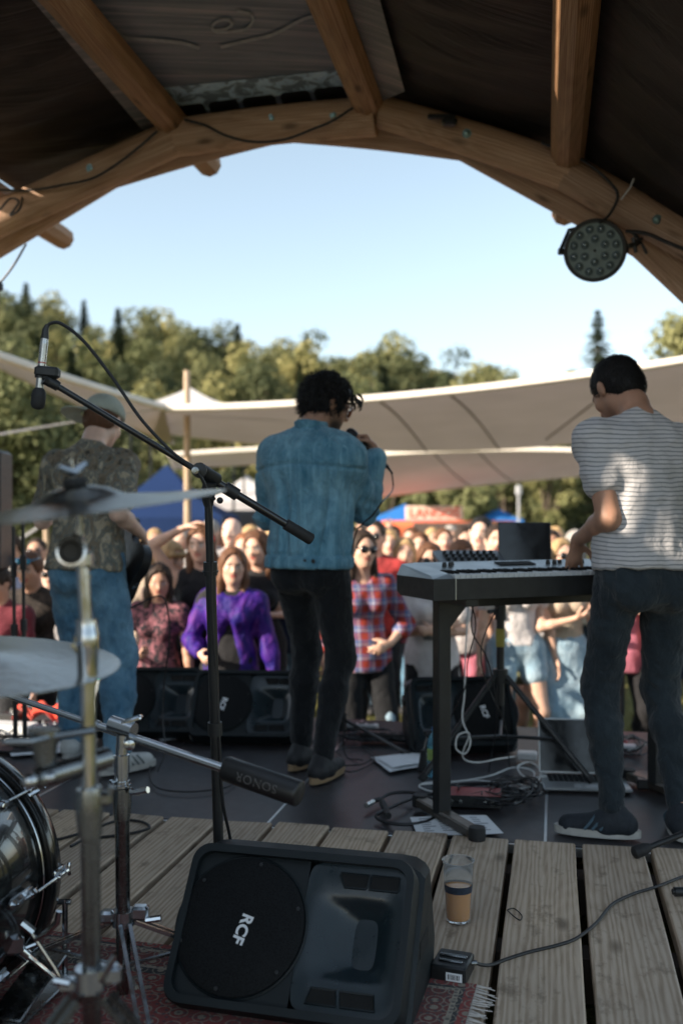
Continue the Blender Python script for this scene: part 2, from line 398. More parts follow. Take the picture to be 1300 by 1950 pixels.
own_tree('broadleaf_tree', 'big sunlit tree at the left edge under the sail corner', 30, 655, 21, 250, 5.6, 46, 240, .075, LF_OLIVE, 23)
own_tree('broadleaf_tree', 'leafy green tree beside the guitarist', 190, 800, 26, 190, 4.4, 30, 200, .09, LF_GREEN, 24)
for k, (px, py, D, w, lm, lab) in enumerate(((460, 858, 34, 110, LF_GREEN, 'green bush behind the blue gazebo'), (740, 838, 36, 120, LF_GREEN, 'green bush right behind the singer and his microphone'), (800, 868, 34, 90, LF_OLIVE, 'pale bush above the left end of the food truck'),
      (890, 860, 33, 110, LF_OLIVE, 'pale bush above the middle of the food truck'), (960, 850, 37, 110, LF_GREEN, 'green bush above the laptop'), (1040, 826, 36, 130, LF_OLIVE, 'tall pale bush left of the keyboard player'), (1130, 820, 38, 150, LF_GREEN, 'green bush hidden half by the keyboard player'), (1290, 800, 34, 130, LF_OLIVE, 'pale bush at the right edge under the sail'), (560, 850, 38, 130, LF_GREEN, 'dark bush behind the singer'), (650, 900, 33, 110, LF_OLIVE, 'olive bush beside the elbow of the singer'), (360, 880, 40, 160, LF_GREEN, 'dark bush behind the white tent'))):
    H = max(2.0, (975-py)/FPX*D+1.9); own_tree('shrub', lab, px, py, D, w, H, 16, 130, .11, lm, 40+k)
# ---- shade sails
def sailmat(name, col, tr=.28):
    t = NT(name); n = t.noise(t.coord((.8,)*3), 4); c = t.ramp(n, [(.3, tuple(x*.92 for x in col)), (.7, col)]); t.base(c); t.set(rough=.85, spec=.15)
    tl = t.n('ShaderNodeBsdfTranslucent'); mx = t.n('ShaderNodeMixShader'); mx.inputs[0].default_value = tr; t.l(c, tl.inputs[0])
    t.l(t.b.outputs[0], mx.inputs[1]); t.l(tl.outputs[0], mx.inputs[2]); t.l(mx.outputs[0], t.out.inputs[0]); t.bump(t.noise(t.coord((.5,)*3), 3), .3, .05); return t.m
SAIL = sailmat('sail_cloth', (.60, .56, .55), .46); HEM = mat('sail_hem', (.70, .64, .56), .8, 0, .06, .5, 0); SEAM = mat('sail_seam', (.20, .17, .15), .9, 0, .1, .5, 0)
WHITEC = sailmat('white_cloth', (.72, .70, .70), .3)
def sail(label, c, sag, hems=((0, 1),), seams=(), bulge=.0, m=SAIL):
    """c: four corners near-left, near-right, far-right, far-left; sag pulls each edge inwards"""
    ctr = sum(c, Vector())/4; t = thing('shade_sail', label, 'shade sail', c[0])
    def pt(a, b):
        p = (c[0]*(1-a)+c[1]*a)*(1-b)+(c[3]*(1-a)+c[2]*a)*b
        e = sag[0]*a*(1-a)*4*(1-b)**2+sag[1]*a*(1-a)*4*b**2
        return p+Vector((0, 0, -e))+Vector((0, 0, bulge*16*a*(1-a)*b*(1-b)))
    m1 = MB(); m1.grid(pt, 28, 10); n0 = len(m1.v)
    m1.grid(lambda a, b: pt(a, 1-b)+Vector((0, 0, .008)), 28, 10); m1.build('cloth', m, t)
    for b in (0, 1):
        h = MB(); h.tube([pt(i/28, b)+Vector((0, 0, .01)) for i in range(29)], .045 if b == 0 else .02, 6); h.build('hem', HEM, t)
    for (a0, b0, a1, b1) in seams:
        h = MB(); h.tube([pt(a0+(a1-a0)*i/12, b0+(b1-b0)*i/12)-Vector((0, 0, .01)) for i in range(13)], .013, 5); h.build('seam', SEAM, t)
    return t
sail('narrow sand coloured sail running from the left edge towards the wooden pole', [P(-120, 640, 7.5), P(312, 777, 12), P(330, 846, 16), P(-60, 672, 9.5)], (.02, .05))
sail('wide sand coloured sail stretched behind all three musicians', [P(312, 779, 12), P(1360, 678, 10), P(1380, 805, 16), P(225, 812, 15.5)], (.12, .42), seams=((.43, .0, .50, 1), (.56, .0, .62, 1), (.86, .05, .70, .9), (.97, .2, .93, 1)))
sail('lower sand sail between the singer and the keyboard player', [P(700, 868, 19), P(1130, 860, 18), P(1130, 906, 25), P(720, 947, 22)], (-.06, -.04), seams=((.3, 0, .4, 1), (.5, 0, .6, 1)))
sail('white sail hanging low behind the blue gazebo', [P(320, 868, 17), P(720, 850, 17), P(720, 872, 19), P(330, 893, 19)], (-.03, .0), m=WHITEC)
POLE = woodmat('pole_wood', ((.30, .22, .15), (.45, .35, .25), (.58, .47, .36)), uv=True, knots=False)
def vpole(label, px, pt_, D, r, name='wooden_pole'):
    top = P(px, pt_, D); t = MB(); t.tube([(top.x, top.y, GZ-.1), (top.x+.01, top.y, GZ+1.4), top], [r*1.15, r*1.05, r*.9], 12)
    return tagset(t.build(name, POLE), label, 'pole')
vpole('pale wooden pole standing behind the sail corner by the tent peak', 356, 706, 13, .045)
vpole('pale wooden pole seen at the left behind the crowd near a guy rope', 88, 1000, 14, .04)
# guy rope at the left
rp = MB(); rp.tube([P(-30, 832, 9), P(160, 800, 11), P(310, 778, 12)], .012, 6); tagset(rp.build('guy_rope', WHITEC), 'pale guy rope running behind the guitarist to the sail corner', 'rope')
rp = MB(); rp.tube([P(20, 1040, 13), P(110, 980, 13.5), P(150, 955, 14)], .018, 6); tagset(rp.build('guy_rope', WHITEC), 'pale guy rope slanting up from the left behind the crowd', 'rope')
# ---- tents, gazebo, truck
def tent(name, label, px, D, wpx, yapex, yeave, m, valance=.25, legs=True, depth=None, skirt=None):
    A = P(px, yapex, D); hw = wpx/2/FPX*D; E = P(px, yeave, D).z; hd = depth or hw
    t = thing(name, label, 'tent' if 'tent' in name else 'gazebo', (A.x, A.y, GZ))
    cs = [Vector((A.x+sx*hw, A.y+sy*hd, E)) for sx, sy in ((-1, -1), (1, -1), (1, 1), (-1, 1))]
    r = MB()
    for i in range(4):
        a, b = cs[i], cs[(i+1) % 4]
        for k in range(6):
            def q(e, s): 
                p = a.lerp(b, e).lerp(A, s); return p+Vector((0, 0, -.22*math.sin(math.pi*s)*(A.z-E)*.5))
            r.add([q(0, k/6), q(1, k/6), q(1, (k+1)/6), q(0, (k+1)/6)], [(0, 1, 2, 3)])
    r.build('canopy', m, t)
    v = MB()
    for i in range(4):
        a, b = cs[i], cs[(i+1) % 4]; v.add([a, b, b-Vector((0, 0, valance)), a-Vector((0, 0, valance))], [(0, 1, 2, 3)])
    v.build('valance', skirt or m, t, smooth=False)
    if legs:
        for c in cs:
            l = MB(); l.box(((c.x+A.x*.02)/1.02, c.y, (E+GZ)/2), (.05, .05, E-GZ)); l.build('leg', BLKM, t)
    return t
BLUEC = sailmat('blue_cloth', (.014, .035, .11), .12); LBLUE = sailmat('light_blue_cloth', (.04, .20, .55), .15)
tent('gazebo', 'dark blue gazebo behind the crowd left of the singer', 318, 20, 250, 884, 985, BLUEC, .3)
tent('party_tent', 'white peaked tent rising behind the wooden pole', 362, 24, 190, 738, 784, WHITEC, .4)
tent('party_tent', 'bright blue tent beside the left end of the food truck', 770, 30, 170, 960, 992, LBLUE, .35)
tent('party_tent', 'small blue tent behind the right end of the food truck', 945, 33, 90, 966, 990, LBLUE, .35)
tent('party_tent', 'pale grey tent behind the woman with raised arm', 470, 26, 170, 905, 955, WHITEC, 1.4)
dk = MB(); c_ = P(400, 1005, 23); dk.box((c_.x, c_.y, GZ+1.0), (3.4, .5, 1.7), bev=.05); dk.box((c_.x, c_.y-.3, GZ+.95), (3.6, .1, .1), bev=.02)
tagset(dk.build('market_counter', mat('dark_board', (.05, .055, .06), .8)), 'dark sales counter under the blue gazebo', 'counter')
ORG = mat('orange_paint', (.72, .16, .07), .45, 0, .1, .6, .05, .2, .005, coat=.3); CREAM = mat('cream_board', (.80, .60, .50), .6, 0, .05, .5, 0)
c_ = P(858, 1000, 21); tr = thing('food_truck', 'orange food truck with a pale sign board on its roof', 'food truck', (c_.x, c_.y, GZ))
b = MB(); ztop = P(0, 992, 21).z; b.box((c_.x, c_.y+.9, (ztop+GZ+.35)/2), (3.0, 1.8, ztop-GZ-.35), bev=.12); b.build('body', ORG, tr)
b = MB(); b.box((c_.x+.15, c_.y+.0, GZ+1.28), (1.9, .06, .62), bev=.02); b.build('hatch', mat('hatch_dark', (.10, .07, .06), .7), tr)
b = MB(); b.box((c_.x+.15, c_.y-.25, GZ+.93), (2.0, .4, .05), bev=.01); b.build('counter', CREAM, tr)
for sx in (-1, 1):
    b = MB(); b.lathe([(.05, -.1), (.26, -.1), (.3, -.06), (.3, .06), (.26, .1), (.05, .1)], (c_.x+sx*.95, c_.y+.1, GZ+.3), (0, 1, 0), 20); b.build('wheel', RUB, tr)
s0 = P(828, 977, 21); b = MB(); b.box((s0.x, c_.y+.2, s0.z), (1.22, .06, .30), bev=.01); sg = b.build('sign_board', CREAM, tr)
text_mesh('lettering', 'LANGOŠ', .27, Matrix.Rotation(R(90), 3, 'X'), (s0.x+.0, c_.y+.165, s0.z-.01), mat('red_letters', (.75, .10, .06), .6, 0, .05, .1, 0), tr, .004, .004)
b = MB(); lp = P(987, 934, 26); b.tube([(lp.x, lp.y, GZ), (lp.x, lp.y, lp.z)], .035, 8); b.box((lp.x, lp.y, lp.z), (.16, .12, .28), bev=.04)
tagset(b.build('lamp_post', mat('grey_paint', (.35, .36, .37), .5)), 'slim grey lamp post behind the bushes above the laptop', 'lamp post')

# ================================================================ STAGE
DW = woodmat('deck_plank', ((.36, .27, .185), (.54, .43, .32), (.64, .53, .41)), rot=-TH, size=(.018, .26, .05), bd=.0006, rk=.14, gd=2.2, bl=.555)
def deckmat():
    t = NT('anti_slip_ply'); n = t.noise(t.coord((.5,)*3), 5, .65); n2 = t.noise(t.coord((.035,)*3), 3)
    t.base(t.mix(.5, t.ramp(n, [(.3, (.026, .026, .029)), (.7, (.060, .058, .062))]), t.ramp(n2, [(.4, (.7, .7, .7)), (.75, (1.5, 1.5, 1.5))]), 'MULTIPLY'))
    b1 = t.n('ShaderNodeTexBrick'); b1.inputs['Scale'].default_value = 1; b1.inputs['Mortar Size'].default_value = .12; b1.inputs['Brick Width'].default_value = 1; b1.inputs['Row Height'].default_value = 1; b1.offset = 0
    t.l(t.coord((.009,)*3, (0, 0, -TH)), b1.inputs['Vector']); t.set(rough=t.math('MULTIPLY_ADD', n, .25, .30), spec=.45)
    t.bump(b1.outputs['Fac'], .55, .0012); return t.m
DK = deckmat(); ALU = mat('aluminium_edge', (.55, .57, .58), .35, 1, .1, .1, .05)
stage = thing('stage', 'wooden festival stage with plank floor and dark plywood front', 'stage', (0, 0, GZ))
gaps = [-2.55, -2.31, -2.08, -1.86, -1.64, -1.425, -1.215, -1.005, -.795, -.572, -.36, -.143, .082, .312, .545, .78, 1.01, 1.24, 1.47]
rp_ = random.Random(5)
for i in range(len(gaps)-1):
    u0, u1 = gaps[i]+rp_.uniform(.008, .012), gaps[i+1]-rp_.uniform(.008, .013); v1 = 3.55+rp_.uniform(-.012, .015); z1 = .012+rp_.uniform(-.003, .003)
    m = MB(); n = 14; tilt = rp_.uniform(-.002, .002)
    wob = [rp_.uniform(-.0025, .0025) for _ in range(n+1)]
    pr = []
    for k in range(n+1):
        v = -1.6+(v1+1.6)*k/n; a, b2 = u0+wob[k], u1+wob[-k]
        pr.append([S(a, v, -.035), S(a, v, z1-.004-tilt), S(a+.005, v, z1-tilt), S(b2-.005, v, z1+tilt), S(b2, v, z1-.004+tilt), S(b2, v, -.035)])
    vs = [p for q in pr for p in q]; fs = [(k*6+j, k*6+(j+1) % 6, k*6+6+(j+1) % 6, k*6+6+j) for k in range(n) for j in range(6)]+[tuple(range(5, -1, -1)), tuple(range(n*6, n*6+6))]
    m.add(vs, fs); m.build('plank', DW, stage, auto=30)
sx = [-3.1, -2.07, -1.05, -.03, .99, 2.01]
for i in range(5):
    for j, (v0, v1) in enumerate(((3.585, 5.52),)):
        m = MB(); m.box(S((sx[i]+sx[i+1])/2, (v0+v1)/2, -.03), (sx[i+1]-sx[i]-.012, v1-v0, .04), -TH); m.build('deck_panel', DK, stage, smooth=False)
        if i:
            m = MB(); m.box(S(sx[i], (v0+v1)/2, -.0305), (.010, v1-v0, .045), -TH); m.build('panel_edge', ALU, stage, smooth=False)
m = MB(); m.box(S(-.5, 3.573, -.027), (5.2, .012, .03), -TH); m.build('front_rail', ALU, stage, smooth=False)
m = MB()
for v in (-1.2, -.2, .8, 1.8, 2.8, 3.4): m.box(S(-.5, v, -.10), (4.4, .09, .12), -TH)
m.build('joist', mat('joist_wood', (.06, .045, .035), .9), stage, smooth=False)
m = MB(); m.box(S(-.5, 5.53, (GZ-.05)/2), (5.2, .02, -GZ-.06), -TH); m.box(S(-2.75, 2.0, (GZ-.13)/2), (.02, 7.0, -GZ-.13), -TH); m.box(S(1.75, 2.0, (GZ-.13)/2), (.02, 7.0, -GZ-.13), -TH)
m.build('skirt', mat('skirt_cloth', (.02, .02, .02), .95, 0, .2, .3, .3, .1, .01), stage, smooth=False)

# ---- roof: timber arch, purlins, sheets
PUR = Vector((.2037, 1, -.035))
def onarch(px, py, D0=5.0):
    D = D0/(1+.2126*(px-650)/FPX); return P(px, py, D)
WOOD = woodmat('arch_timber', ((.30, .17, .10), (.50, .32, .21), (.66, .48, .36)), uv=True, size=(.012, .55, .03), rough=.7, bd=.002)
WOODP = woodmat('purlin_timber', ((.20, .10, .05), (.38, .21, .11), (.52, .33, .19)), uv=True, size=(.010, .5, .03), rough=.6, bd=.002)
roof = thing('stage_roof', 'timber arch roof of the stage covered with dark sheets and an old banner', 'roof', (0, 4.9, 0))
def log(pts, r, name, m=WOOD, n=14, taper=1, flat=1):
    b = MB(); k = len(pts); rr = [r*(1-(1-taper)*i/(k-1)) for i in range(k)]; b.tube(pts, rr, n, rot=.2); return b.build(name, m, roof, auto=50)
def seg(a, b, r, D0, name='arch_beam', t=1, sub=10, bow=0):
    A, B = onarch(*a, D0), onarch(*b, D0); pts = [A.lerp(B, i/sub)+Vector((0, 0, bow*math.sin(math.pi*i/sub))) for i in range(sub+1)]
    return log(pts, r, name, taper=t), A, B
# rear layer
seg((-230, 625), (10, 428), .098, 5.12); seg((-60, 488), (232, 310), .098, 5.12); seg((215, 322), (548, 230), .10, 5.12, bow=.01); seg((535, 232), (892, 268), .10, 5.12, bow=.01)
seg((878, 262), (1235, 458), .10, 5.12); seg((1220, 446), (1480, 690), .10, 5.12)
# front layer
F1 = seg((-150, 505), (20, 408), .085, 4.93); F2 = seg((5, 414), (352, 254), .092, 4.93); F3 = seg((340, 262), (716, 222), .095, 4.93, bow=.012); F4 = seg((728, 214), (1086, 330), .078, 4.93, t=1.15, bow=.01); F5 = seg((1075, 326), (1330, 470), .088, 4.93)
BOLT = mat('bolt_steel', (.22, .34, .38), .35, .8, .1, .02, 0)
for (px, py, o) in ((520, 234, F3[0]), (884, 262, F4[0]), (1239, 423, F5[0]), (181, 327, F2[0]), (636, 228, F3[0])):
    c = onarch(px, py, 4.93); d = Vector((0, -1, -.15)).normalized(); b = MB(); c = c+d*.088
    b.lathe([(.022, -.02), (.022, .004), (.013, .004), (.013, .014), (.006, .016)], c, d, 12); b.build('bolt', BOLT, o)
# purlins
PL = [(-8, 378, 5.08, .78), (335, 248, 4.95, .52), (704, 212, 4.93, .25), (1080, 306, 4.90, .80), (1490, 560, 4.9, .3)]
pts_arch = []
for k, (px, py, D0, ext) in enumerate(PL):
    c = onarch(px, py, D0)+Vector((0, 0, .02)); pts_arch.append(c)
    pp = [c+PUR*t for t in (-2.5, -2.2, -2, -1.5, -1, -.4, 0, ext)]
    rr = .080; b = MB(); b.tube(pp, [rr*1.02, rr, rr*.98, rr, rr*1.0, rr, rr*.97, rr*.86], 9, rot=.35); b.build('purlin', WOODP, roof, auto=25)
# roof sheets above the purlins (dark tarpaulin), each strip between two purlins
def tarpmat(name, col, vs=1.0, streak=.12):
    t = NT(name); c = t.coord((.9, .9, .05)); n = t.noise(t.coord((.16, 1.2, .16), (0, 0, 0)), 5, .65, .5)
    lines = t.noise(t.coord((1.6, .16, .35), (0, 0, .18)), 4, .6, 1.2)
    t.base(t.mix(.5, t.ramp(n, [(.3, tuple(x*.7 for x in col)), (.75, tuple(x*1.3 for x in col))]), t.ramp(lines, [(.45, (.7, .7, .7)), (.66, (2.0, 1.8, 1.7))]), 'MULTIPLY'))
    t.set(rough=.65, spec=.3); t.bump(lines, .7, .03); return t.m
TARP = tarpmat('dark_tarp', (.017, .0135, .012))
up = Vector((0, 0, .10))
edge = [p+up for p in pts_arch]+[pts_arch[-1]+Vector((1.0, -.3, -1.1))]
rs = random.Random(11)
for k in range(len(edge)-1):
    if k == 1: continue
    a, b2 = edge[k], edge[k+1]; m = MB(); ph = rs.uniform(0, 6)
    def fn(i, j, a=a, b2=b2, ph=ph, k=k):
        p = a.lerp(b2, i)+PUR*(-2.1+2.32*j); p.z -= (.05 if k != 1 else -.03)*math.sin(math.pi*i)*(1+.5*math.sin(9*j+ph)); p.z += (.010*math.sin(30*j+3*i+ph)+.006*math.sin(71*j-5*i))*math.sin(math.pi*i); return p
    m.grid(fn, 10, 90); m.grid(lambda i, j: fn(i, 1-j)+Vector((0, 0, .03)), 10, 90); m.build('roof_sheet', TARP, roof)
# old banner laid under the sheets between second and third purlin
def bannermat():
    t = NT('old_banner'); lines = t.noise(t.coord((.9, .045, .3), (0, 0, .08)), 4, .65, .5); big = t.noise(t.coord((.6,)*3), 3)
    c = t.ramp(lines, [(.36, (.12, .125, .125)), (.55, (.21, .20, .195)), (.68, (.34, .28, .26))])
    t.base(t.mix(.5, c, t.ramp(big, [(.3, (.6, .62, .62)), (.7, (1.25, 1.2, 1.2))]), 'MULTIPLY')); t.set(rough=.55, spec=.3); t.bump(lines, .6, .02)
    tl = t.n('ShaderNodeBsdfTranslucent'); mx = t.n('ShaderNodeMixShader'); mx.inputs[0].default_value = .008; t.l(t.b.outputs[0], mx.inputs[1]); t.l(tl.outputs[0], mx.inputs[2]); t.l(mx.outputs[0], t.out.inputs[0]); return t.m
def banpt(px, py, off=0.0):
    """point of the banner plane seen at px, py: plane through purlins 2 and 3 extended by the span"""
    A, B = pts_arch[1]+Vector((0, 0, .075)), pts_arch[2]+Vector((0, 0, .075)); nrm = (B-A).cross(PUR).normalized()
    if nrm.z > 0: nrm = -nrm
    o = Vector((0, 0, CZ)); d = P(px, py, 1)-o; t = (A+nrm*off-o).dot(nrm)/d.dot(nrm); return o+d*t
m = MB()
bl0, bl1, br1, br0 = banpt(-10, -80), banpt(286, 262), banpt(768, 172), banpt(700, -80)
m.grid(lambda i, j: (bl0.lerp(br0, i)).lerp(bl1.lerp(br1, i), j), 20, 30); m.build('banner', bannermat(), roof)
LBL = NT('banner_border'); nb = LBL.noise(LBL.coord((.10, .10, .10)), 5, .7, .8); LBL.base(LBL.ramp(nb, [(.44, (.20, .25, .29)), (.50, (.52, .68, .82)), (.62, (.66, .80, .90))])); LBL.set(rough=.6); LBL = LBL.m
def baypt(k, px, py, dz):
    A, B = pts_arch[k]+Vector((0, 0, dz)), pts_arch[k+1]+Vector((0, 0, dz)); n_ = (B-A).cross(PUR).normalized(); o = Vector((0, 0, CZ)); d = P(px, py, 1)-o; return o+d*((A-o).dot(n_)/d.dot(n_))
for k_, pl_ in ((0, [(28, -40), (270, 246), (325, 262), (330, 235), (128, -40)]), (2, [(640, -40), (712, -40), (770, 174), (720, 196), (690, 190)])):
    m = MB(); m.prism([baypt(k_, x, y, .022) for x, y in pl_], Vector((0, 0, .003))); m.build('banner_flap', bpy.data.materials['old_banner'], roof, smooth=False)
def banstrip(pl, name, m_, off):
    q = MB(); q.prism([banpt(x, y, off) for x, y in pl], Vector((0, 0, .0015))); return q.build(name, m_, roof, smooth=False)
banstrip([(235, 185), (310, 168), (640, 134), (760, 134), (768, 172), (655, 168), (480, 188), (272, 245)], 'banner_border', LBL, .006)
DARKB = mat('banner_black', (.012, .012, .013), .6, 0, .2, .3, 0)
def rrect(x0, y0, x1, y1, sk):
    out = []
    for (cx, cy, a0) in ((x1-8, y0+8, -90), (x1-8, y1-8, 0), (x0+8, y1-8, 90), (x0+8, y0+8, 180)):
        for k in range(4): a = R(a0+30*k); out.append((cx+8*math.cos(a)+(cy-y0)*sk, cy+8*math.sin(a)-(cx-x0)*.12))
    return out
for x0, x1 in ((262, 320), (326, 386), (394, 450), (458, 520), (530, 586), (594, 652)):
    pl = rrect(x0, 212-(x0-262)*.125, x1, 212-(x0-262)*.125+44, .42); banstrip(pl, 'banner_box', DARKB, .010)
CHALK = mat('chalk_mark', (.36, .35, .34), .9, 0, .2, .03, 0)
def mark(pts, w):
    q = MB(); ps = spline(pts, 8); L = []
    for i, p in enumerate(ps):
        d = (ps[min(i+1, len(ps)-1)]-ps[max(i-1, 0)]).normalized(); nn = Vector((-d.y, d.x, 0))*w*.5; L += [banpt(p.x-nn.x, p.y-nn.y, .008), banpt(p.x+nn.x, p.y+nn.y, .008)]
    q.add(L, [(2*i, 2*i+1, 2*i+3, 2*i+2) for i in range(len(ps)-1)]); q.build('chalk_mark', CHALK, roof, smooth=False)
mark([Vector(v) for v in ((405, 58, 0), (428, 56, 0), (442, 46, 0), (430, 38, 0), (412, 42, 0), (404, 54, 0), (416, 62, 0), (446, 60, 0), (470, 54, 0), (482, 38, 0), (474, 26, 0), (452, 22, 0))], 5)
mark([Vector(v) for v in ((212, 50, 0), (240, 72, 0), (290, 76, 0), (345, 82, 0), (380, 92, 0))], 6)
mark([Vector(v) for v in ((420, 90, 0), (470, 78, 0), (520, 66, 0), (570, 40, 0), (600, 30, 0))], 6)
# unseen left wall added to keep sun off the stage and bounce fill light
WALL = mat('bounce_wall', (.36, .37, .38), .85, 0, .3, .4, .4, .02, .004)
m = MB(); m.box(S(-2.8, .45, 1.13), (.05, 7.9, 2.4), -TH); m.box(S(-2.8, -1.2, 3.3), (.05, 4.6, 1.96), -TH); m.box(S(-2.8, 3.0, 3.3), (.05, 2.8, 1.96), -TH); m.box(S(-2.8, 1.35, 3.66), (.05, .5, 1.24), -TH); m.box(S(-2.8, 1.35, 2.53), (.05, .5, .44), -TH); m.box(S(-2.8, 1.185, 2.9), (.045, .17, .5), -TH); m.box(S(-2.8, 1.35, 2.9), (.045, .025, .5), -TH); m.box(S(-2.8, 1.52, 2.9), (.045, .16, .5), -TH)  # slats round a gap in the added wall shape the sun patch on the shirt
tagset(m.build('sun_block_wall', WALL, smooth=False), 'unseen pale wall added left of the stage to block sun and bounce light', 'wall', kind='structure')
# cables along the arch
def cable(label, pts, r=.006, m=CABLE, n=8, parent=None, cat='cable', group=None, seg_=8):
    b = MB(); b.tube(spline(pts, seg_), r, n); return tagset(b.build('cable' if not parent else 'lead', m, parent), label, cat, group)
A = lambda px, py, d=4.80: onarch(px, py, d)
cable('thin black cable drooping along the left timbers of the arch', [A(0, 362, 4.82), A(60, 362), A(120, 352), A(180, 338), A(240, 300), A(290, 258), A(300, 250)], .0065)
cable('thin black cable looped along the middle timber of the arch', [A(352, 228), A(390, 238), A(430, 258), A(480, 270), A(540, 266), A(600, 244), A(633, 230), A(672, 205)], .0065)
cable('thin black cable hanging from the right timber above the lamp', [A(1030, 272), A(1090, 295), A(1130, 320), A(1165, 352), A(1175, 375), A(1160, 408), A(1140, 425)], .0065)
cable('black cable running right from the lamp clamp over the timber', [A(1190, 440, 4.7), A(1230, 445, 4.7), A(1270, 462, 4.7), A(1330, 485, 4.7)], .0085)
cable('black cable hanging at the left edge below the arch', [A(50, 465, 4.95), A(30, 500, 4.9), A(8, 530, 4.9), A(-20, 560, 4.9)], .006)
cable('black cable wound round the left purlin', [A(0, 400, 4.8), A(20, 378, 4.8), A(36, 385, 4.8), A(20, 410, 4.8), A(38, 398, 4.8), A(44, 372, 4.85)], .006)
tie = MB(); tie.tube([A(1182, 380, 4.78), A(1200, 355, 4.78), A(1206, 340, 4.75)], .004, 5); tagset(tie.build('cable_tie', mat('tie_white', (.6, .6, .6), .5)), 'white cable tie on the right timber of the arch', 'cable tie')
b = MB(); b.box(A(855, 232, 4.78), (.07, .05, .035), bev=.01); b.box(A(840, 222, 4.8), (.13, .03, .02), bev=.005); tagset(b.build('cable_clip', BLK), 'black plug box fixed on the arch between the two right purlins', 'plug')
b = MB(); b.box(A(0, 545, 4.9), (.03, .05, .05), bev=.01); tagset(b.build('lamp_plug', BLK), 'small black connector hanging at the left edge', 'plug')
# ---- round stage lamp with seventeen lenses
c = P(1132, 477, 4.62); ax = (Vector((.02, 0, CZ))-c).normalized(); ax = (ax+Vector((0, 0, .0))).normalized()
lamp = thing('stage_light', 'round black stage light with many small lenses hanging on the arch', 'stage light', c)
b = MB(); b.lathe([(.02, -.09), (.12, -.085), (.143, -.05), (.143, .012), (.138, .018), (.127, .018), (.124, .004), (.01, .003)], c, ax, 40); b.build('housing', BLK, lamp)
LENS = NT('lens'); LENS.base((.12, .16, .17)); LENS.set(rough=.12, spec=.8, metal=.3, coat=.6); LENS = LENS.m
FACE = mat('lamp_face', (.15, .20, .21), .35, .2, .2, .03, 0)
b = MB(); b.lathe([(.002, .0035), (.124, .0055)], c, ax, 40, cap=False); b.lathe([(.122, .0045), (.001, .0046)], c, ax, 40, cap=False); b.build('face_plate', FACE, lamp)
q = Vector((0, 0, 1)).rotation_difference(ax)
spots = [(.052, 60*k+15) for k in range(6)]+[(.098, 30*k) for k in range(12)]
for rr, an in spots[:]:
    p = c+q @ Vector((rr*math.cos(R(an)), rr*math.sin(R(an)), .006)); b = MB()
    b.lathe([(.0195, 0), (.0195, .005), (.017, .006), (.013, .003), (.011, .006), (.006, .0085), (.001, .009)], p, ax, 16); b.build('lens', LENS, lamp)
b = MB(); b.ball(c+ax*.008, .007); b.build('sensor', BLK, lamp)
b = MB(); p1 = c+Vector((.15, .02, .0)); top = P(1190, 428, 4.72)
b.tube([c+Vector((-.155, .02, 0)), c+Vector((-.155, .05, .0)), c+Vector((-.10, .09, .12)), c+Vector((.06, .10, .165)), c+Vector((.155, .05, .05)), c+Vector((.155, .02, 0))], .009, 8)
b.tube([c+Vector((-.165, .02, 0)), c+Vector((-.14, .02, 0))], .016, 8); b.build('bracket', BLKM, lamp)
b = MB(); h = c+Vector((.155, 0, .02)); b.tube([h, h+Vector((.035, 0, .01))], .012, 8); b.tube([h+Vector((.02, 0, .04)), h+Vector((.035, 0, -.03))], .010, 8)
b.tube([h+Vector((.03, 0, .0)), h+Vector((.06, 0, .015)), h+Vector((.085, 0, -.035))], [.009, .007, .008], 8); b.tube([h+Vector((.01, .05, .10)), h+Vector((.05, .03, .05)), h+Vector((.05, 0, .02))], .008, 8); b.tube([h+Vector((.03, 0, .02)), h+Vector((.065, 0, .035))], .009, 8); b.build('clamp', BLKM, lamp)
# ================================================================ EQUIPMENT ON THE STAGE
def Fz(px, py, z=.0): return F(px, py, z)
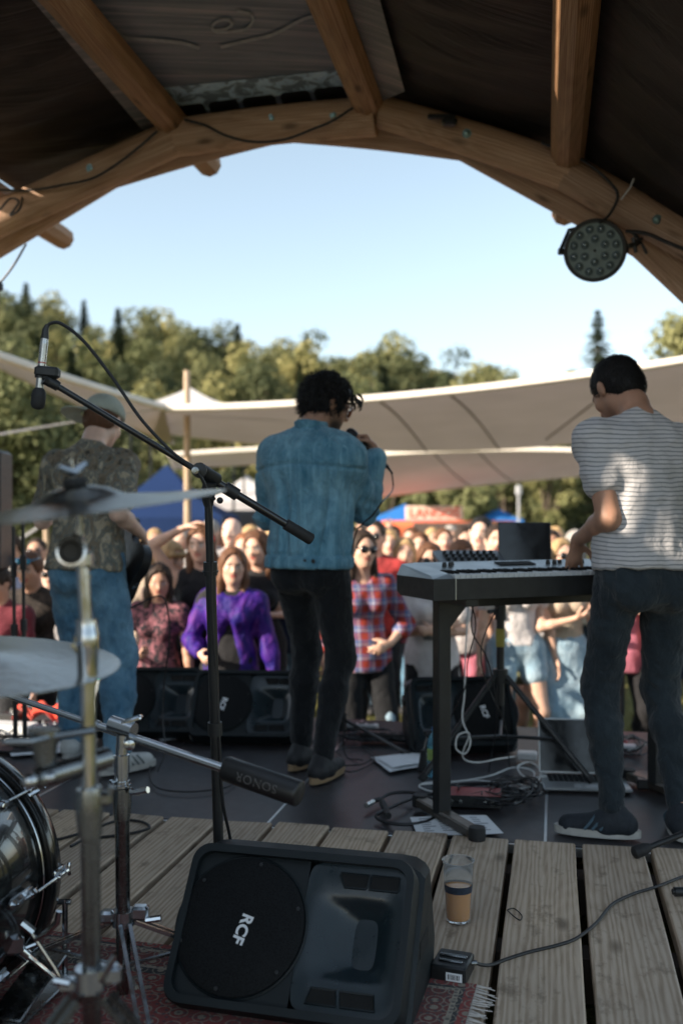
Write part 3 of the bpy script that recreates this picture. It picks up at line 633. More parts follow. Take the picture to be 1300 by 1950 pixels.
# ---- floor monitors
GRL = NT('grille_mesh'); vg = GRL.n('ShaderNodeTexVoronoi'); vg.inputs['Scale'].default_value = 1; GRL.l(GRL.coord((.0035,)*3), vg.inputs['Vector'])
GRL.base(GRL.ramp(vg.outputs['Distance'], [(.25, (.002, .002, .002)), (.5, (.009, .010, .011))])); GRL.set(rough=.7, spec=.15); GRL.bump(vg.outputs['Distance'], .5, .001); GRL = GRL.m
MONB = mat('monitor_shell', (.006, .010, .012), .5, 0, .2, .2, .35, .0025, .0006, spec=.35)
HORN = mat('horn_plastic', (.009, .018, .023), .32, 0, .1, .1, .1, .01, .0005, spec=.6)
HOLE = mat('port_black', (.003, .003, .003), .9, 0, .1, .1, 0)
WHT = mat('logo_white', (.75, .76, .78), .5, 0, .03, .05, 0)
def monitor(label, top_mid, yaw, W=.60, mirror=1, logo=True):
    """top_mid: world point under the middle of the baffle's upper edge"""
    c, s = math.cos(yaw), math.sin(yaw); E = Vector((c, s, 0)); N = Vector((-s, c, 0)); base = Vector((top_mid.x, top_mid.y, .0))-N*.02
    t = thing('floor_monitor', label, 'floor monitor', base)
    W3 = lambda x, y, z: base+E*x+N*y+Vector((0, 0, z))
    prof = [(-.150, .0), (-.160, .010), (-.158, .024), (.012, .270), (.045, .318), (.12, .318), (.20, .10), (.17, .0)]
    m = MB(); secs = [(-W/2, .86), (-W/2+.012, .93), (-W/2+.035, .985), (-W/2+.07, 1), (W/2-.07, 1), (W/2-.035, .985), (W/2-.012, .93), (W/2, .86)]
    cy, cz = .01, .13; vs = []; n = len(prof)
    for x, k in secs: vs += [W3(x, cy+(y-cy)*k, max(.004, cz+(z-cz)*k)) for y, z in prof]
    fs = [(i*n+j, i*n+n+j, i*n+n+(j+1) % n, i*n+(j+1) % n) for i in range(7) for j in range(n)]+[tuple(range(n)), tuple(range(8*n-1, 7*n-1, -1))]
    m.add(vs, fs); m.build('shell', MONB, t, auto=28)
    T0 = Vector((0, -.190, .048)); T1 = Vector((0, .012, .322)); td = (T1-T0).normalized(); nd = Vector((0, -td.z, td.y)); Lb = (T1-T0).length
    B = lambda a, b, h=0: W3(a*mirror, *(T0+td*(b)+nd*h).yz)
    # raised frame with rounded corners
    def rr(hw, b0, b1, r, k=6):
        out = []
        for cx, cy_, a0 in ((hw-r, b1-r, 0), (-hw+r, b1-r, 90), (-hw+r, b0+r, 180), (hw-r, b0+r, 270)):
            for i in range(k+1): a = R(a0+90*i/k); out.append((cx+r*math.cos(a), cy_+r*math.sin(a)))
        return out
    o = rr(W/2-.010, -.012, Lb+.012, .045); i_ = rr(W/2-.030, .008, Lb-.008, .035); n = len(o)
    m = MB(); L = [[B(a, b, -.055) for a, b in o], [B(a, b, .020) for a, b in o], [B(a*.988, b*.99+.002, .030) for a, b in o], [B(a, b, .030) for a, b in i_], [B(a, b, .010) for a, b in i_]]
    m.add([p for q in L for p in q], [(k*n+j, k*n+(j+1) % n, k*n+n+(j+1) % n, k*n+n+j) for k in range(4) for j in range(n)]); m.build('frame', MONB, t, auto=35)
    hx0, hx1 = W*.055, W/2-.045; XS = hx0-.012
    lp_ = [(min(a, XS), b) for a, b in i_]; m = MB(); m.prism([B(a, b, .008) for a, b in lp_], (B(0, 0, .012)-B(0, 0, .008))); m.build('baffle', MONB, t, smooth=False)
    # woofer grille
    cx, cyb, rw = -W*.215, Lb*.50, Lb*.455
    m = MB(); q = (B(0, 0, 1)-B(0, 0, 0)).normalized(); m.lathe([(rw, .0), (rw, .010), (rw-.008, .014), (rw*.5, .019), (.001, .021)], B(cx, cyb, .012), q, 48, cap=False); g_ = m.build('grille', GRL, t, auto=50)
    m = MB(); m.tube([B(cx+math.cos(k*math.pi/24)*(rw+.003), cyb+math.sin(k*math.pi/24)*(rw+.003), .014) for k in range(48)], .004, 6, closed=True); m.build('grille_ring', MONB, t)
    for k in range(6):
        a = R(20+60*k); m = MB(); m.lathe([(.0045, 0), (.0045, .002), (.001, .0025)], B(cx+math.cos(a)*(rw-.012), cyb+math.sin(a)*(rw-.012), .0255), q, 8); m.build('screw', BLKM, g_)
    # horn flare
    sx0, sx1 = W*.17, W*.40
    def horn(a, b):
        p0 = Vector((hx0+(hx1-hx0)*a, .078+(Lb-.155)*b)); cxh = (sx0+sx1)/2
        return p0
    m = MB(); K = 8
    rings = []; rr8 = []
    for aa in range(24):
        an = 2*math.pi*aa/24; ca, sa = math.cos(an), math.sin(an); ux = abs(ca)**(2/9)*(1 if ca > 0 else -1); uy = abs(sa)**(2/9)*(1 if sa > 0 else -1); rr8.append(B((XS+W/2-.028)/2+ux*(W/2-.028-XS)/2, Lb/2+uy*(Lb-.014)/2, .012))
    rings.append(rr8)
    for k in range(K+1):
        f = k/K; e = f**.6; x0 = hx0+(.24*W-hx0)*e; x1 = hx1+(.335*W-hx1)*e; y0 = .070+(Lb*.5-.055-.070)*e; y1 = Lb-.072+(Lb*.5+.055-(Lb-.072))*e
        h = .012-.045*f**.8
        ring = []
        for aa in range(24):
            an = 2*math.pi*aa/24; ca, sa = math.cos(an), math.sin(an); pw = 2/(6 if f < .5 else 4)
            ux = abs(ca)**pw*(1 if ca > 0 else -1); uy = abs(sa)**pw*(1 if sa > 0 else -1); ring.append(B((x0+x1)/2+ux*(x1-x0)/2, (y0+y1)/2+uy*(y1-y0)/2, h))
        rings.append(ring)
    m.add([p for r_ in rings for p in r_], [(k*24+j, k*24+24+j, k*24+24+(j+1) % 24, k*24+(j+1) % 24) for k in range(K+1) for j in range(24)]); m.add(rings[-1], [tuple(range(23, -1, -1))])
    hn = m.build('horn', HORN, t, auto=50)
    m = MB(); pass
    for (a0, a1, b0, b1, sk) in ((W*.17, W*.285, Lb-.060, Lb-.028, .012), (W*.30, W*.415, Lb-.060, Lb-.028, -.004), (W*.10, W*.225, .026, .058, .010), (W*.24, W*.375, .026, .058, -.006)):
        m = MB(); pts = [(a0+sk, b0), (a1-.004, b0), (a1, b0+.006), (a1+sk*.2, b1), (a0, b1), (a0-.002, b1-.006)] if b0 > Lb/2 else [(a0, b0), (a1, b0), (a1-.006, b1), (a0+sk, b1)]
        m.prism([B(a, b, .0121) for a, b in pts], B(0, 0, .0135)-B(0, 0, .0121)); pt_ = m.build('port', HOLE, t, smooth=False)
        m = MB(); m.tube([B(a, b, .0135) for a, b in pts], .0028, 5, closed=True); m.build('rim', MONB, pt_)
    if logo:
        X = (B(-.25*mirror*mirror, -1, 0)-B(0, 0, 0)).normalized(); X = (X-q*X.dot(q)).normalized(); Y = q.cross(X)
        text_mesh('lettering', 'RCF', .038, Matrix((X, Y, q)).transposed(), B(cx+.012, cyb-.01, .0335), WHT, t, .0006, .0012)
    # side handle and pole socket
    for sgn in (-1, 1):
        m = MB(); m.box(W3(sgn*(W/2-.006), .02, .15), (.016, .12, .05), Matrix.Rotation(yaw, 3, 'Z'), .015); m.build('handle', HOLE, t)
    m = MB(); m.lathe([(.03, 0), (.03, .012), (.02, .018)], W3(-W/2+.006, .07, .22), -E, 16); m.build('knob', BLK, t)
    for x in (-.2, .2):
        for y in (-.12, .12): m = MB(); m.lathe([(.014, -.004), (.014, .006)], W3(x, y, .0), (0, 0, 1), 8); m.build('foot', RUB, t)
    return t
monitor('black floor monitor in the foreground between the drums and the cup', Vector((-.085, 2.415, 0)), -R(14.8), .575)
monitor('black floor monitor at the stage front behind the legs of the guitarist', P(293, 1258, 5.25), -R(2), .56)
monitor('black floor monitor at the stage front just left of the singer', P(474, 1258, 5.15), -R(4), .56)
monitor('black floor monitor at the stage front behind the keyboard leg', P(872, 1270, 4.95), R(4), .52, mirror=-1)
# ---- boom microphone stand in the middle
st = thing('boom_stand', 'black boom microphone stand in the foreground with its arm slanting over the cymbal', 'microphone stand', Vector((P(415, 1612, 2.62).x, 2.62, .012)))
top = P(397, 955, 2.55); bot = P(416, 1620, 2.62); b0 = bot+(bot-top).normalized()*.26; b0.z = .04
m = MB(); m.tube([top, top.lerp(b0, .16)], .0105, 12); m.tube([top.lerp(b0, .15), b0], .0135, 12); m.tube([top.lerp(b0, .135), top.lerp(b0, .165)], .018, 12); m.tube([top.lerp(b0, .155), top.lerp(b0, .158)], .021, 12); m.build('pole', BLKM, st)
m = MB(); m.tube([top.lerp(b0, .50), top.lerp(b0, .53)], .019, 12); m.build('collar', BLK, st)
m = MB(); m.lathe([(.0, 0), (.125, 0), (.13, .008), (.12, .02), (.03, .03), (.02, .05), (.0, .05)], (b0.x, b0.y, .012), (0, 0, 1), 32, cap=False); m.build('base', BLKM, st)
cl = P(392, 905, 2.53); m = MB(); m.tube([top+Vector((0, 0, -.01)), P(396, 940, 2.54), P(400, 918, 2.53)], [.0125, .019, .017], 10); m.tube([P(378, 893, 2.50), P(412, 914, 2.56)], .018, 12)
m.lathe([(.0, -.026), (.017, -.026), (.019, -.018), (.019, .02), (.0, .024)], P(380, 896, 2.49), (.1, -1, 0), 16, cap=False); m.build('clutch', BLK, st)
m = MB(); m.lathe([(.0, -.001), (.009, 0), (.009, .003), (.005, .004), (0, .0035)], P(372, 896, 2.455), (.1, -1, 0), 14, cap=False); m.build('clutch_screw', CHRD, st)
m = MB(); m.tube([P(385, 945, 2.53), P(410, 950, 2.52)], .004, 6); m.ball(P(419, 953, 2.515), .0085); m.build('locking_knob', BLK, st)
e0, e1 = P(96, 727, 2.42), P(592, 1027, 2.64)
m = MB(); m.tube([e0, e0.lerp(e1, .66)], .0078, 12); m.tube([e0.lerp(e1, .56), e0.lerp(e1, .99)], .0105, 12); arm = m.build('boom_arm', mat('black_gloss', (.010, .011, .012), .22, 0, .2, .1, 0, coat=.5), st)
m = MB(); m.tube([e0.lerp(e1, .65), e0.lerp(e1, .70)], .0165, 12); m.tube([e0.lerp(e1, .575), e0.lerp(e1, .60)], .016, 12); m.build('sleeve', BLK, arm)
m = MB(); m.tube([e0.lerp(e1, .895), e0.lerp(e1, 1.0)], [.0150, .0158], 14); m.tube([e0.lerp(e1, 1.0), e0.lerp(e1, 1.004)], .013, 12); m.build('grip', RUB, arm)
m = MB(); m.tube([e0.lerp(e1, .03), e0, P(86, 715, 2.42), P(90, 706, 2.42)], [.012, .014, .013, .010], 10); m.tube([P(84, 722, 2.41), P(108, 735, 2.43)], .012, 8); m.build('swivel', BLK, st)
# condenser microphone in its clip
mt, mb_ = P(86, 640, 2.42), P(73, 765, 2.42); mic = thing('condenser_microphone', 'slim silver condenser microphone with black foam tip clipped to the boom arm', 'microphone', mb_)
SIL = mat('satin_nickel', (.50, .50, .49), .3, .9, .1, .03, .05, .003, .0003)
m = MB(); m.tube([mt.lerp(mb_, .12), mt.lerp(mb_, .85)], .0098, 16); m.tube([mt.lerp(mb_, .0), mt.lerp(mb_, .12)], [.008, .0098], 16); bd_ = m.build('body', SIL, mic)
m = MB(); m.tube([mt.lerp(mb_, .40), mt.lerp(mb_, .415)], .0101, 16); m.build('band', mat('mic_red', (.45, .05, .04), .5), bd_)
m = MB(); d_ = (mb_-mt); m.tube([mt.lerp(mb_, .79), mt.lerp(mb_, .84), mt.lerp(mb_, .92), mt.lerp(mb_, 1.05), mt.lerp(mb_, 1.10), mt.lerp(mb_, 1.12)], [.010, .0155, .0175, .017, .013, .005], 16); m.build('foam', RUB, mic)
m = MB(); m.box(P(91, 709, 2.42), (.058, .034, .027), Matrix.Rotation(R(5), 3, 'Y'), .006); m.tube([mt.lerp(mb_, .50), mt.lerp(mb_, .64)], .0145, 12); m.build('clip', BLK, mic)
m = MB(); m.tube([P(86, 645, 2.42), P(87, 628, 2.42), P(91, 618, 2.42)], [.0095, .008, .005], 10); m.build('connector', BLKM, mic)
cable('black cable arching from the condenser microphone down the boom arm and its stand', [P(88, 626, 2.42), P(97, 616, 2.42), P(118, 617, 2.42), P(160, 650, 2.43), P(215, 720, 2.44), P(268, 797, 2.45), P(325, 858, 2.47), P(368, 893, 2.465), P(388, 918, 2.475), P(398, 960, 2.5), P(403, 1030, 2.52), P(402, 1150, 2.55), P(412, 1300, 2.58), P(418, 1420, 2.59), P(425, 1530, 2.61), P(441, 1615, 2.66), Fz(455, 1780, .02), Fz(400, 1800, .02)], .0042, seg_=10)
# ---- cymbals and drum hardware
def cymmat(name, col, hs):
    t = NT(name); t.base(col); t.set(metal=1, rough=.26); w = t.n('ShaderNodeTexWave', wave_type='RINGS', rings_direction='Z'); w.inputs['Scale'].default_value = 60; w.inputs['Distortion'].default_value = 1.0
    t.l(t.coord(), w.inputs['Vector']); v = t.n('ShaderNodeTexVoronoi'); v.inputs['Scale'].default_value = 1; t.l(t.coord((hs,)*3), v.inputs['Vector'])
    t.bump(t.math('ADD', t.math('MULTIPLY', w.outputs['Fac'], .10), v.outputs['Distance']), .30, .0022); return t.m
CY1 = cymmat('cymbal_dark', (.12, .117, .105), .03); CY2 = cymmat('cymbal_silver', (.34, .35, .35), .017)
def cymbal(label, c, r, ax, m_):
    t = thing('cymbal', label, 'cymbal', c); b = MB(); bell = .07*r/.23; bh = .017
    pr = [(.006, bh+.018), (bell*.35, bh+.017), (bell*.7, bh+.010), (bell, bh-.001), (bell*1.1, bh-.003), (r*.6, .007), (r*.85, .0025), (r, 0), (r, -.0012), (r*.85, .001), (r*.6, .0055), (bell*1.1, bh-.0045), (bell*.9, bh-.002), (.006, bh+.016)]
    b.lathe(pr, c, ax, 72, cap=False); b.build('bow', m_, t, auto=60)
    b = MB(); q = Vector(ax).normalized(); b.lathe([(.017, 0), (.019, .006), (.017, .012), (.005, .013)], c+q*(bh+.018), q, 16); b.build('felt', RUB, t)
    b = MB(); b.tube([c+q*(bh-.06), c+q*(bh+.06)], .0035, 8); s_ = q.orthogonal().normalized(); b.tube([c+q*(bh+.05)-s_*.024, c+q*(bh+.038), c+q*(bh+.05)+s_*.024], [.005, .008, .005], 8); b.build('wing_nut', CHR, t)
    return t
a1 = Vector((math.sin(R(-7)), -math.sin(R(4.5)), 1)).normalized()
cymbal('thin crash cymbal seen nearly edge on, above the other cymbal', P(150, 968, 1.55), .23, a1, CY1)
a2 = Vector((math.sin(R(2.5)), -.03, 1)).normalized()
cymbal('large hammered silver cymbal at the left edge, lower of the two cymbals', P(-112, 1262, 1.62), .285, a2, CY2)
s1 = thing('cymbal_stand', 'tall chrome cymbal stand with a round tilter, nearest to the camera', 'cymbal stand', Vector((P(172, 1855, 1.6).x, 1.62, .026)))
D1 = 1.56; p = lambda x, y, d=D1: P(x, y, d)
m = MB(); m.tube([p(152, 985), p(150, 1022)], .005, 10); m.build('rod', CHR, s1)
m = MB(); hc = p(140, 1050); m.lathe([(.0, -.02), (.014, -.02), (.016, -.012), (.022, -.010), (.024, 0), (.024, .012), (.0, .014)], hc, (0, -1, .1), 28, cap=False); tl_ = m.build('tilter', CHR, s1)
m = MB(); m.lathe([(.019, 0), (.019, .004), (.015, .004), (.013, .001), (0, .001)], hc+Vector((0, -.0135, .0)), (0, -1, .1), 28, cap=False); m.build('dial', BLKM, tl_)
m = MB(); m.box(p(157, 1066), (.030, .022, .030), bev=.006); m.tube([p(141, 1020), p(160, 1024)], .006, 8); m.build('bracket', CHR, s1)
m = MB(); m.tube([p(158, 1078), p(164, 1190)], .0098, 16); m.tube([p(161, 1096), p(161, 1100)], .0112, 16); m.build('upper_tube', CHR, s1)
m = MB(); m.tube([p(165, 1180), p(166, 1200), p(166, 1204), p(167, 1232), p(167, 1238), p(168, 1290)], [.0165, .0165, .0180, .0180, .0165, .0155], 16); m.box(p(150, 1225), (.014, .02, .03), bev=.004); m.tube([p(150, 1225)-Vector((0, .03, 0)), p(150, 1225)], .004, 8); m.build('collar', CHR, s1)
m = MB(); m.tube([p(168, 1285), p(170, 1520)], .0120, 16); m.build('middle_tube', CHR, s1)
m = MB(); m.tube([p(170, 1500), p(171, 1512), p(171, 1545), p(172, 1590)], [.020, .0215, .0215, .0185], 16); m.box(p(196, 1520), (.03, .018, .022), bev=.005); m.tube([p(205, 1520), p(214, 1498)], .006, 8); m.build('collar', CHRD, s1)
m = MB(); m.tube([p(172, 1580), P(176, 1960, 1.62)], .0152, 20); m.build('lower_tube', CHRD, s1)
# hub and legs of the first stand
hub = P(172, 1860, 1.6); m = MB(); m.tube([hub+Vector((0, 0, .015)), hub-Vector((0, 0, .02))], .024, 16); m.box(hub+Vector((-.035, 0, -.012)), (.03, .02, .02), bev=.004); m.box(hub+Vector((.033, 0, .005)), (.035, .025, .03), bev=.006); m.tube([hub+Vector((.02, -.01, .0)), hub+Vector((.045, -.02, .045))], [.008, .005], 8); m.tube([hub+Vector((-.03, -.01, -.005)), hub+Vector((-.055, -.01, .0))], .007, 8); m.build('hub', CHR, s1)
for e in ((.42, -.16), (-.24, .30), (-.30, -.34)):
    pe = Vector((hub.x+e[0], hub.y+e[1], .04)); d = (pe-hub); ps = hub+d*.07; w = d.cross(Vector((0, 0, 1))).normalized()
    for sg in (-1, 1):
        m = MB(); m.tube([ps+w*.011*sg, pe+w*.011*sg], .0075, 4, rot=.78); m.build('leg', CHRD, s1, auto=30)
    m = MB(); m.tube([pe-d*.01, pe+d*.03], .014, 10); m.build('foot', RUB, s1)
# tom holder clamped on the first stand
th_ = thing('tom_holder', 'blurred black and chrome clamp arm reaching left from the nearest cymbal stand', 'clamp', p(130, 1462))
m = MB(); m.tube([p(55, 1487, 1.52), p(75, 1482, 1.52), p(208, 1442, 1.6)], [.010, .017, .017], 12); m.build('arm', CHRD, th_)
m = MB(); m.tube([p(88, 1475, 1.54), p(85, 1400, 1.54)], [.013, .022], 14); m.tube([p(85, 1402, 1.54), p(85, 1390, 1.54)], .024, 14); m.build('socket', CHRD, th_)
m = MB(); m.tube([p(10, 1412, 1.5), p(60, 1412, 1.5), p(100, 1402, 1.53), p(180, 1391, 1.55)], .006, 8); m.build('rod', CHRD, th_)
m = MB(); m.ball(p(58, 1487, 1.50), .013); m.ball(p(95, 1480, 1.52), .010); m.build('wing_bolt', CHR, th_)
# second stand
D2 = 2.28; p = lambda x, y, d=D2: P(x, y, d)
s2 = thing('boom_cymbal_stand', 'chrome boom stand with a black counterweight, farther of the two drum stands', 'cymbal stand', Vector((p(234, 1890).x, 2.36, .026)))
m = MB(); m.tube([p(232, 1418), p(232, 1436), p(232, 1437), p(232, 1470)], [.014, .014, .018, .018], 18); m.tube([p(232, 1468), p(232, 1490)], .0165, 18); m.build('upper_tube', CHR, s2)
m = MB(); m.tube([p(232, 1486), p(232, 1492), p(232, 1493), p(232, 1498)], [.019, .019, .021, .021], 18); m.tube([p(208, 1490, 2.26), p(225, 1490)], .006, 8); m.build('memory_lock', CHR, s2)
m = MB(); m.tube([p(233, 1500), p(233, 1530), p(233, 1560)], [.0215, .0215, .0185], 18); wn_ = m.build('collar', CHRD, s2)
m = MB(); m.tube([p(250, 1508, 2.26), p(266, 1508, 2.25)], .008, 8); m.tube([p(262, 1508, 2.25), p(282, 1504, 2.24)], .0075, 8); m.build('wing_bolt', CHR, wn_)
m = MB(); m.tube([p(233, 1555), P(236, 1900, 2.36)], .0168, 20); m.build('lower_tube', CHRD, s2)
hub = P(235, 1745, 2.33); m = MB(); m.tube([hub+Vector((0, 0, .015)), hub-Vector((0, 0, .02))], .026, 16); m.box(hub+Vector((.04, 0, .01)), (.04, .03, .032), bev=.006); m.tube([hub+Vector((.055, -.01, -.005)), hub+Vector((.09, -.01, .0))], .008, 8); m.box(hub+Vector((-.035, -.01, .005)), (.035, .03, .028), bev=.006); m.build('hub', CHR, s2)
for e in ((.36, .10), (.13, -.33), (-.38, .06)):
    pe = Vector((hub.x+e[0], hub.y+e[1], .04)); d = (pe-hub); ps = hub+d*.07; w = d.cross(Vector((0, 0, 1))).normalized()
    for sg in (-1, 1):
        m = MB(); m.tube([ps+w*.011*sg, pe+w*.011*sg], .0062, 4, rot=.78); m.build('leg', CHRD if e[0] < 0 else CHR, s2, auto=30)
    m = MB(); m.tube([pe-d*.01, pe+d*.03], .013, 10); m.build('foot', RUB, s2)
    m = MB(); lo = Vector((hub.x, hub.y, .10)); m.tube([lo, hub.lerp(pe, .5)], .005, 6); m.build('brace', CHRD, s2)
q0, q1 = P(-40, 1305, 2.42), P(436, 1467, 2.16)
m = MB(); m.tube([q0, q0.lerp(q1, .52)], .0075, 14); m.tube([q0.lerp(q1, .50), q1], .0098, 16); m.tube([q0.lerp(q1, .497), q0.lerp(q1, .51)], .0125, 14); bm = m.build('boom_arm', CHR, s2)
m = MB(); k = P(234, 1390, 2.26); dd = (q1-q0).normalized(); m.tube([k-dd*.032+Vector((0, 0, .006)), k+dd*.03+Vector((0, 0, .006))], .0185, 14); m.box(k+Vector((.02, 0, .022)), (.05, .03, .012), Matrix.Rotation(R(-18), 3, 'Y'), .004); m.tube([k+Vector((.0, 0, -.01)), k+Vector((0, 0, -.04))], .015, 14); m.lathe([(.012, 0), (.012, .012), (.005, .014)], k+Vector((.018, -.01, -.03)), (0.2, -1, 0), 12); m.build('ratchet', CHR, s2)
w0, w1 = P(430, 1463, 2.165), P(571, 1512, 2.09); m = MB(); ax_ = (w1-w0).normalized(); Lw = (w1-w0).length
m.lathe([(.012, 0), (.0255, .0), (.0275, .004), (.0275, Lw-.006), (.0265, Lw-.002), (.024, Lw), (.0, Lw)], w0, ax_, 28, cap=False); cw = m.build('counterweight', mat('weight_rubber', (.013, .013, .014), .42, 0, .2, .05, .15, .004, .0005), s2)
cu = bpy.data.curves.new('lettering', 'FONT'); cu.body = 'SONOR'; cu.size = .027; cu.align_x = 'CENTER'; cu.align_y = 'CENTER'; cu.extrude = .0004; cu.space_character = 1.12
tt = bpy.data.objects.new('lettering', cu); col_link(tt); me = bpy.data.meshes.new_from_object(tt.evaluated_get(bpy.context.evaluated_depsgraph_get())); bpy.data.objects.remove(tt)
mid = w0.lerp(w1, .5); upv = Vector((0, 0, 1)); upv = (upv-ax_*upv.dot(ax_)).normalized(); fr = ax_.cross(upv).normalized()
if fr.y > 0: fr = -fr
for v in me.vertices:
    a = -v.co.y/.0278+.12; rr_ = .0279+v.co.z; v.co = mid-ax_*v.co.x+(fr*math.cos(a)+upv*math.sin(a))*rr_-s2.location
me.materials.append(mat('faded_print', (.09, .085, .085), .7, 0, .3, .004, 0)); lt = bpy.data.objects.new('lettering', me); col_link(lt); lt.parent = s2
# ---- bass drum
DRM = NT('drum_wrap'); nv = DRM.noise(DRM.coord((.012, .09, .012), (0, 0, -TH)), 5, .7, .3); DRM.base(DRM.ramp(nv, [(.52, (.006, .007, .008)), (.66, (.045, .055, .055)), (.78, (.20, .23, .22))])); DRM.set(rough=.18, spec=.6, coat=.8); DRM = DRM.m
HOOP = mat('drum_hoop', (.010, .010, .010), .22, 0, .2, .1, 0, coat=.6)
c = Vector((-.955, 2.42, .31)); axd = -SV; ru = SU
dr = thing('bass_drum', 'dark streaked bass drum with chrome claws at the left edge', 'drum', Vector((c.x, c.y-.2, .026)))
m = MB(); m.lathe([(.278, .03), (.280, .035), (.280, .40), (.278, .405)], c, axd, 96, cap=False); m.build('shell', DRM, dr)
for a0 in (-.004, .395):
    m = MB(); m.lathe([(.283, a0), (.298, a0), (.300, a0+.003), (.300, a0+.040), (.298, a0+.043), (.283, a0+.043), (.283, a0)], c, axd, 96, cap=False); m.build('hoop', HOOP, dr)
m = MB(); m.lathe([(.2835, .045), (.2855, .047), (.2855, .052), (.2835, .054)], c, axd, 96, cap=False); m.build('head_ring', CHR, dr)
for a0, mm in ((.01, mat('front_head', (.02, .02, .02), .3)), (.42, mat('batter_head', (.5, .5, .48), .6))):
    m = MB(); m.lathe([(.284, 0), (.284, .002), (.0, .003)], c+axd*a0, axd, 64); m.build('head', mm, dr)
UZ = Vector((0, 0, 1))
for k in range(8):
    an = R(40-40*k) if k < 4 else R(40-40*k-10); rad = ru*math.cos(an)+UZ*math.sin(an); tg = UZ*math.cos(an)-ru*math.sin(an)
    Q = lambda r_, a_, t_=0: c+rad*r_+axd*a_+tg*t_
    M3 = Matrix((axd, tg, rad)).transposed()
    m = MB(); m.box(Q(.302, .012), (.05, .030, .006), M3, .003); m.box(Q(.293, -.010), (.007, .030, .024), M3, .003); m.box(Q(.309, .030), (.020, .014, .016), M3, .004); m.build('claw', CHR, dr)
    m = MB(); m.tube([Q(.309, -.022), Q(.309, .125)], .0032, 8); m.tube([Q(.309, -.024, -.014), Q(.309, -.018, 0), Q(.309, -.024, .014)], .0045, 8); m.tube([Q(.309, -.012), Q(.309, .0)], .006, 8); m.build('tension_rod', CHR, dr)
    m = MB(); m.box(Q(.291, .165), (.10, .022, .022), M3, .008); m.box(Q(.300, .135), (.035, .018, .024), M3, .007); m.box(Q(.296, .168), (.07, .008, .024), M3, .003); m.build('lug', CHR, dr)
for sgn in (1, -1):
    s0 = c+ru*.25*sgn+UZ*(-.12)+axd*.13; ft = Vector((s0.x, s0.y, .04))+ru*.10*sgn-axd*.10
    m = MB(); m.tube([s0, ft], .006, 8); m.tube([s0+(ft-s0)*.05, s0+(ft-s0)*.22], .014, 10); m.box(s0, (.05, .03, .05), bev=.01); m.tube([s0+(ft-s0)*.12-ru*.0, s0+(ft-s0)*.12+ru*.035-axd*.02+UZ*.012], .006, 8); m.build('spur', CHR, dr)
    m = MB(); m.tube([ft+(s0-ft)*.1, ft], [.010, .005], 8); m.build('foot', RUB, dr)
# bass drum pedal bits and small stand parts on the rug
pd = thing('drum_pedal', 'chrome drum pedal lying dark on the rug below the bass drum', 'drum pedal', Fz(70, 1900, .03))
b_ = Fz(62, 1905, .03)
m = MB(); m.box(b_+Vector((0, 0, .010)), (.10, .26, .008), -TH, .003); m.build('base_plate', CHRD, pd)
m = MB(); m.box(b_+Vector((0, -.01, .045)), (.08, .24, .008), Matrix.Rotation(-TH, 3, 'Z') @ Matrix.Rotation(R(14), 3, 'X'), .003); m.build('footboard', CHRD, pd)
m = MB()
for sgn in (-1, 1): m.tube([b_+Vector((sgn*.045, .11, .01)), b_+Vector((sgn*.045, .11, .19))], .007, 8)
m.tube([b_+Vector((-.06, .11, .185)), b_+Vector((.06, .11, .185))], .007, 8); m.build('frame', CHR, pd)
m = MB(); m.tube([b_+Vector((0, .11, .185)), b_+Vector((.0, .07, .32))], .0035, 8); m.lathe([(.0, -.02), (.02, -.02), (.024, 0), (.02, .02), (0, .02)], b_+Vector((0, .065, .325)), (0, 1, .2), 14, cap=False); m.build('beater', RUB, pd)
hk = MB(); a = P(60, 1775, 2.15); hk.tube([a+Vector((.0, 0, .0)), a+Vector((.05, 0, -.075)), a+Vector((.075, 0, -.12))], .0055, 8); hk.tube([a+Vector((.01, 0, -.015)), a+Vector((.035, 0, -.0)), a+Vector((.055, 0, .02)), a+Vector((.06, 0, .045))], .007, 8); hk.tube([a+Vector((-.02, 0, .02)), a+Vector((.005, 0, .0))], .010, 8)
tagset(hk.build('spur_bracket', CHR), 'bent chrome bracket under the bass drum beside the rug edge', 'bracket')
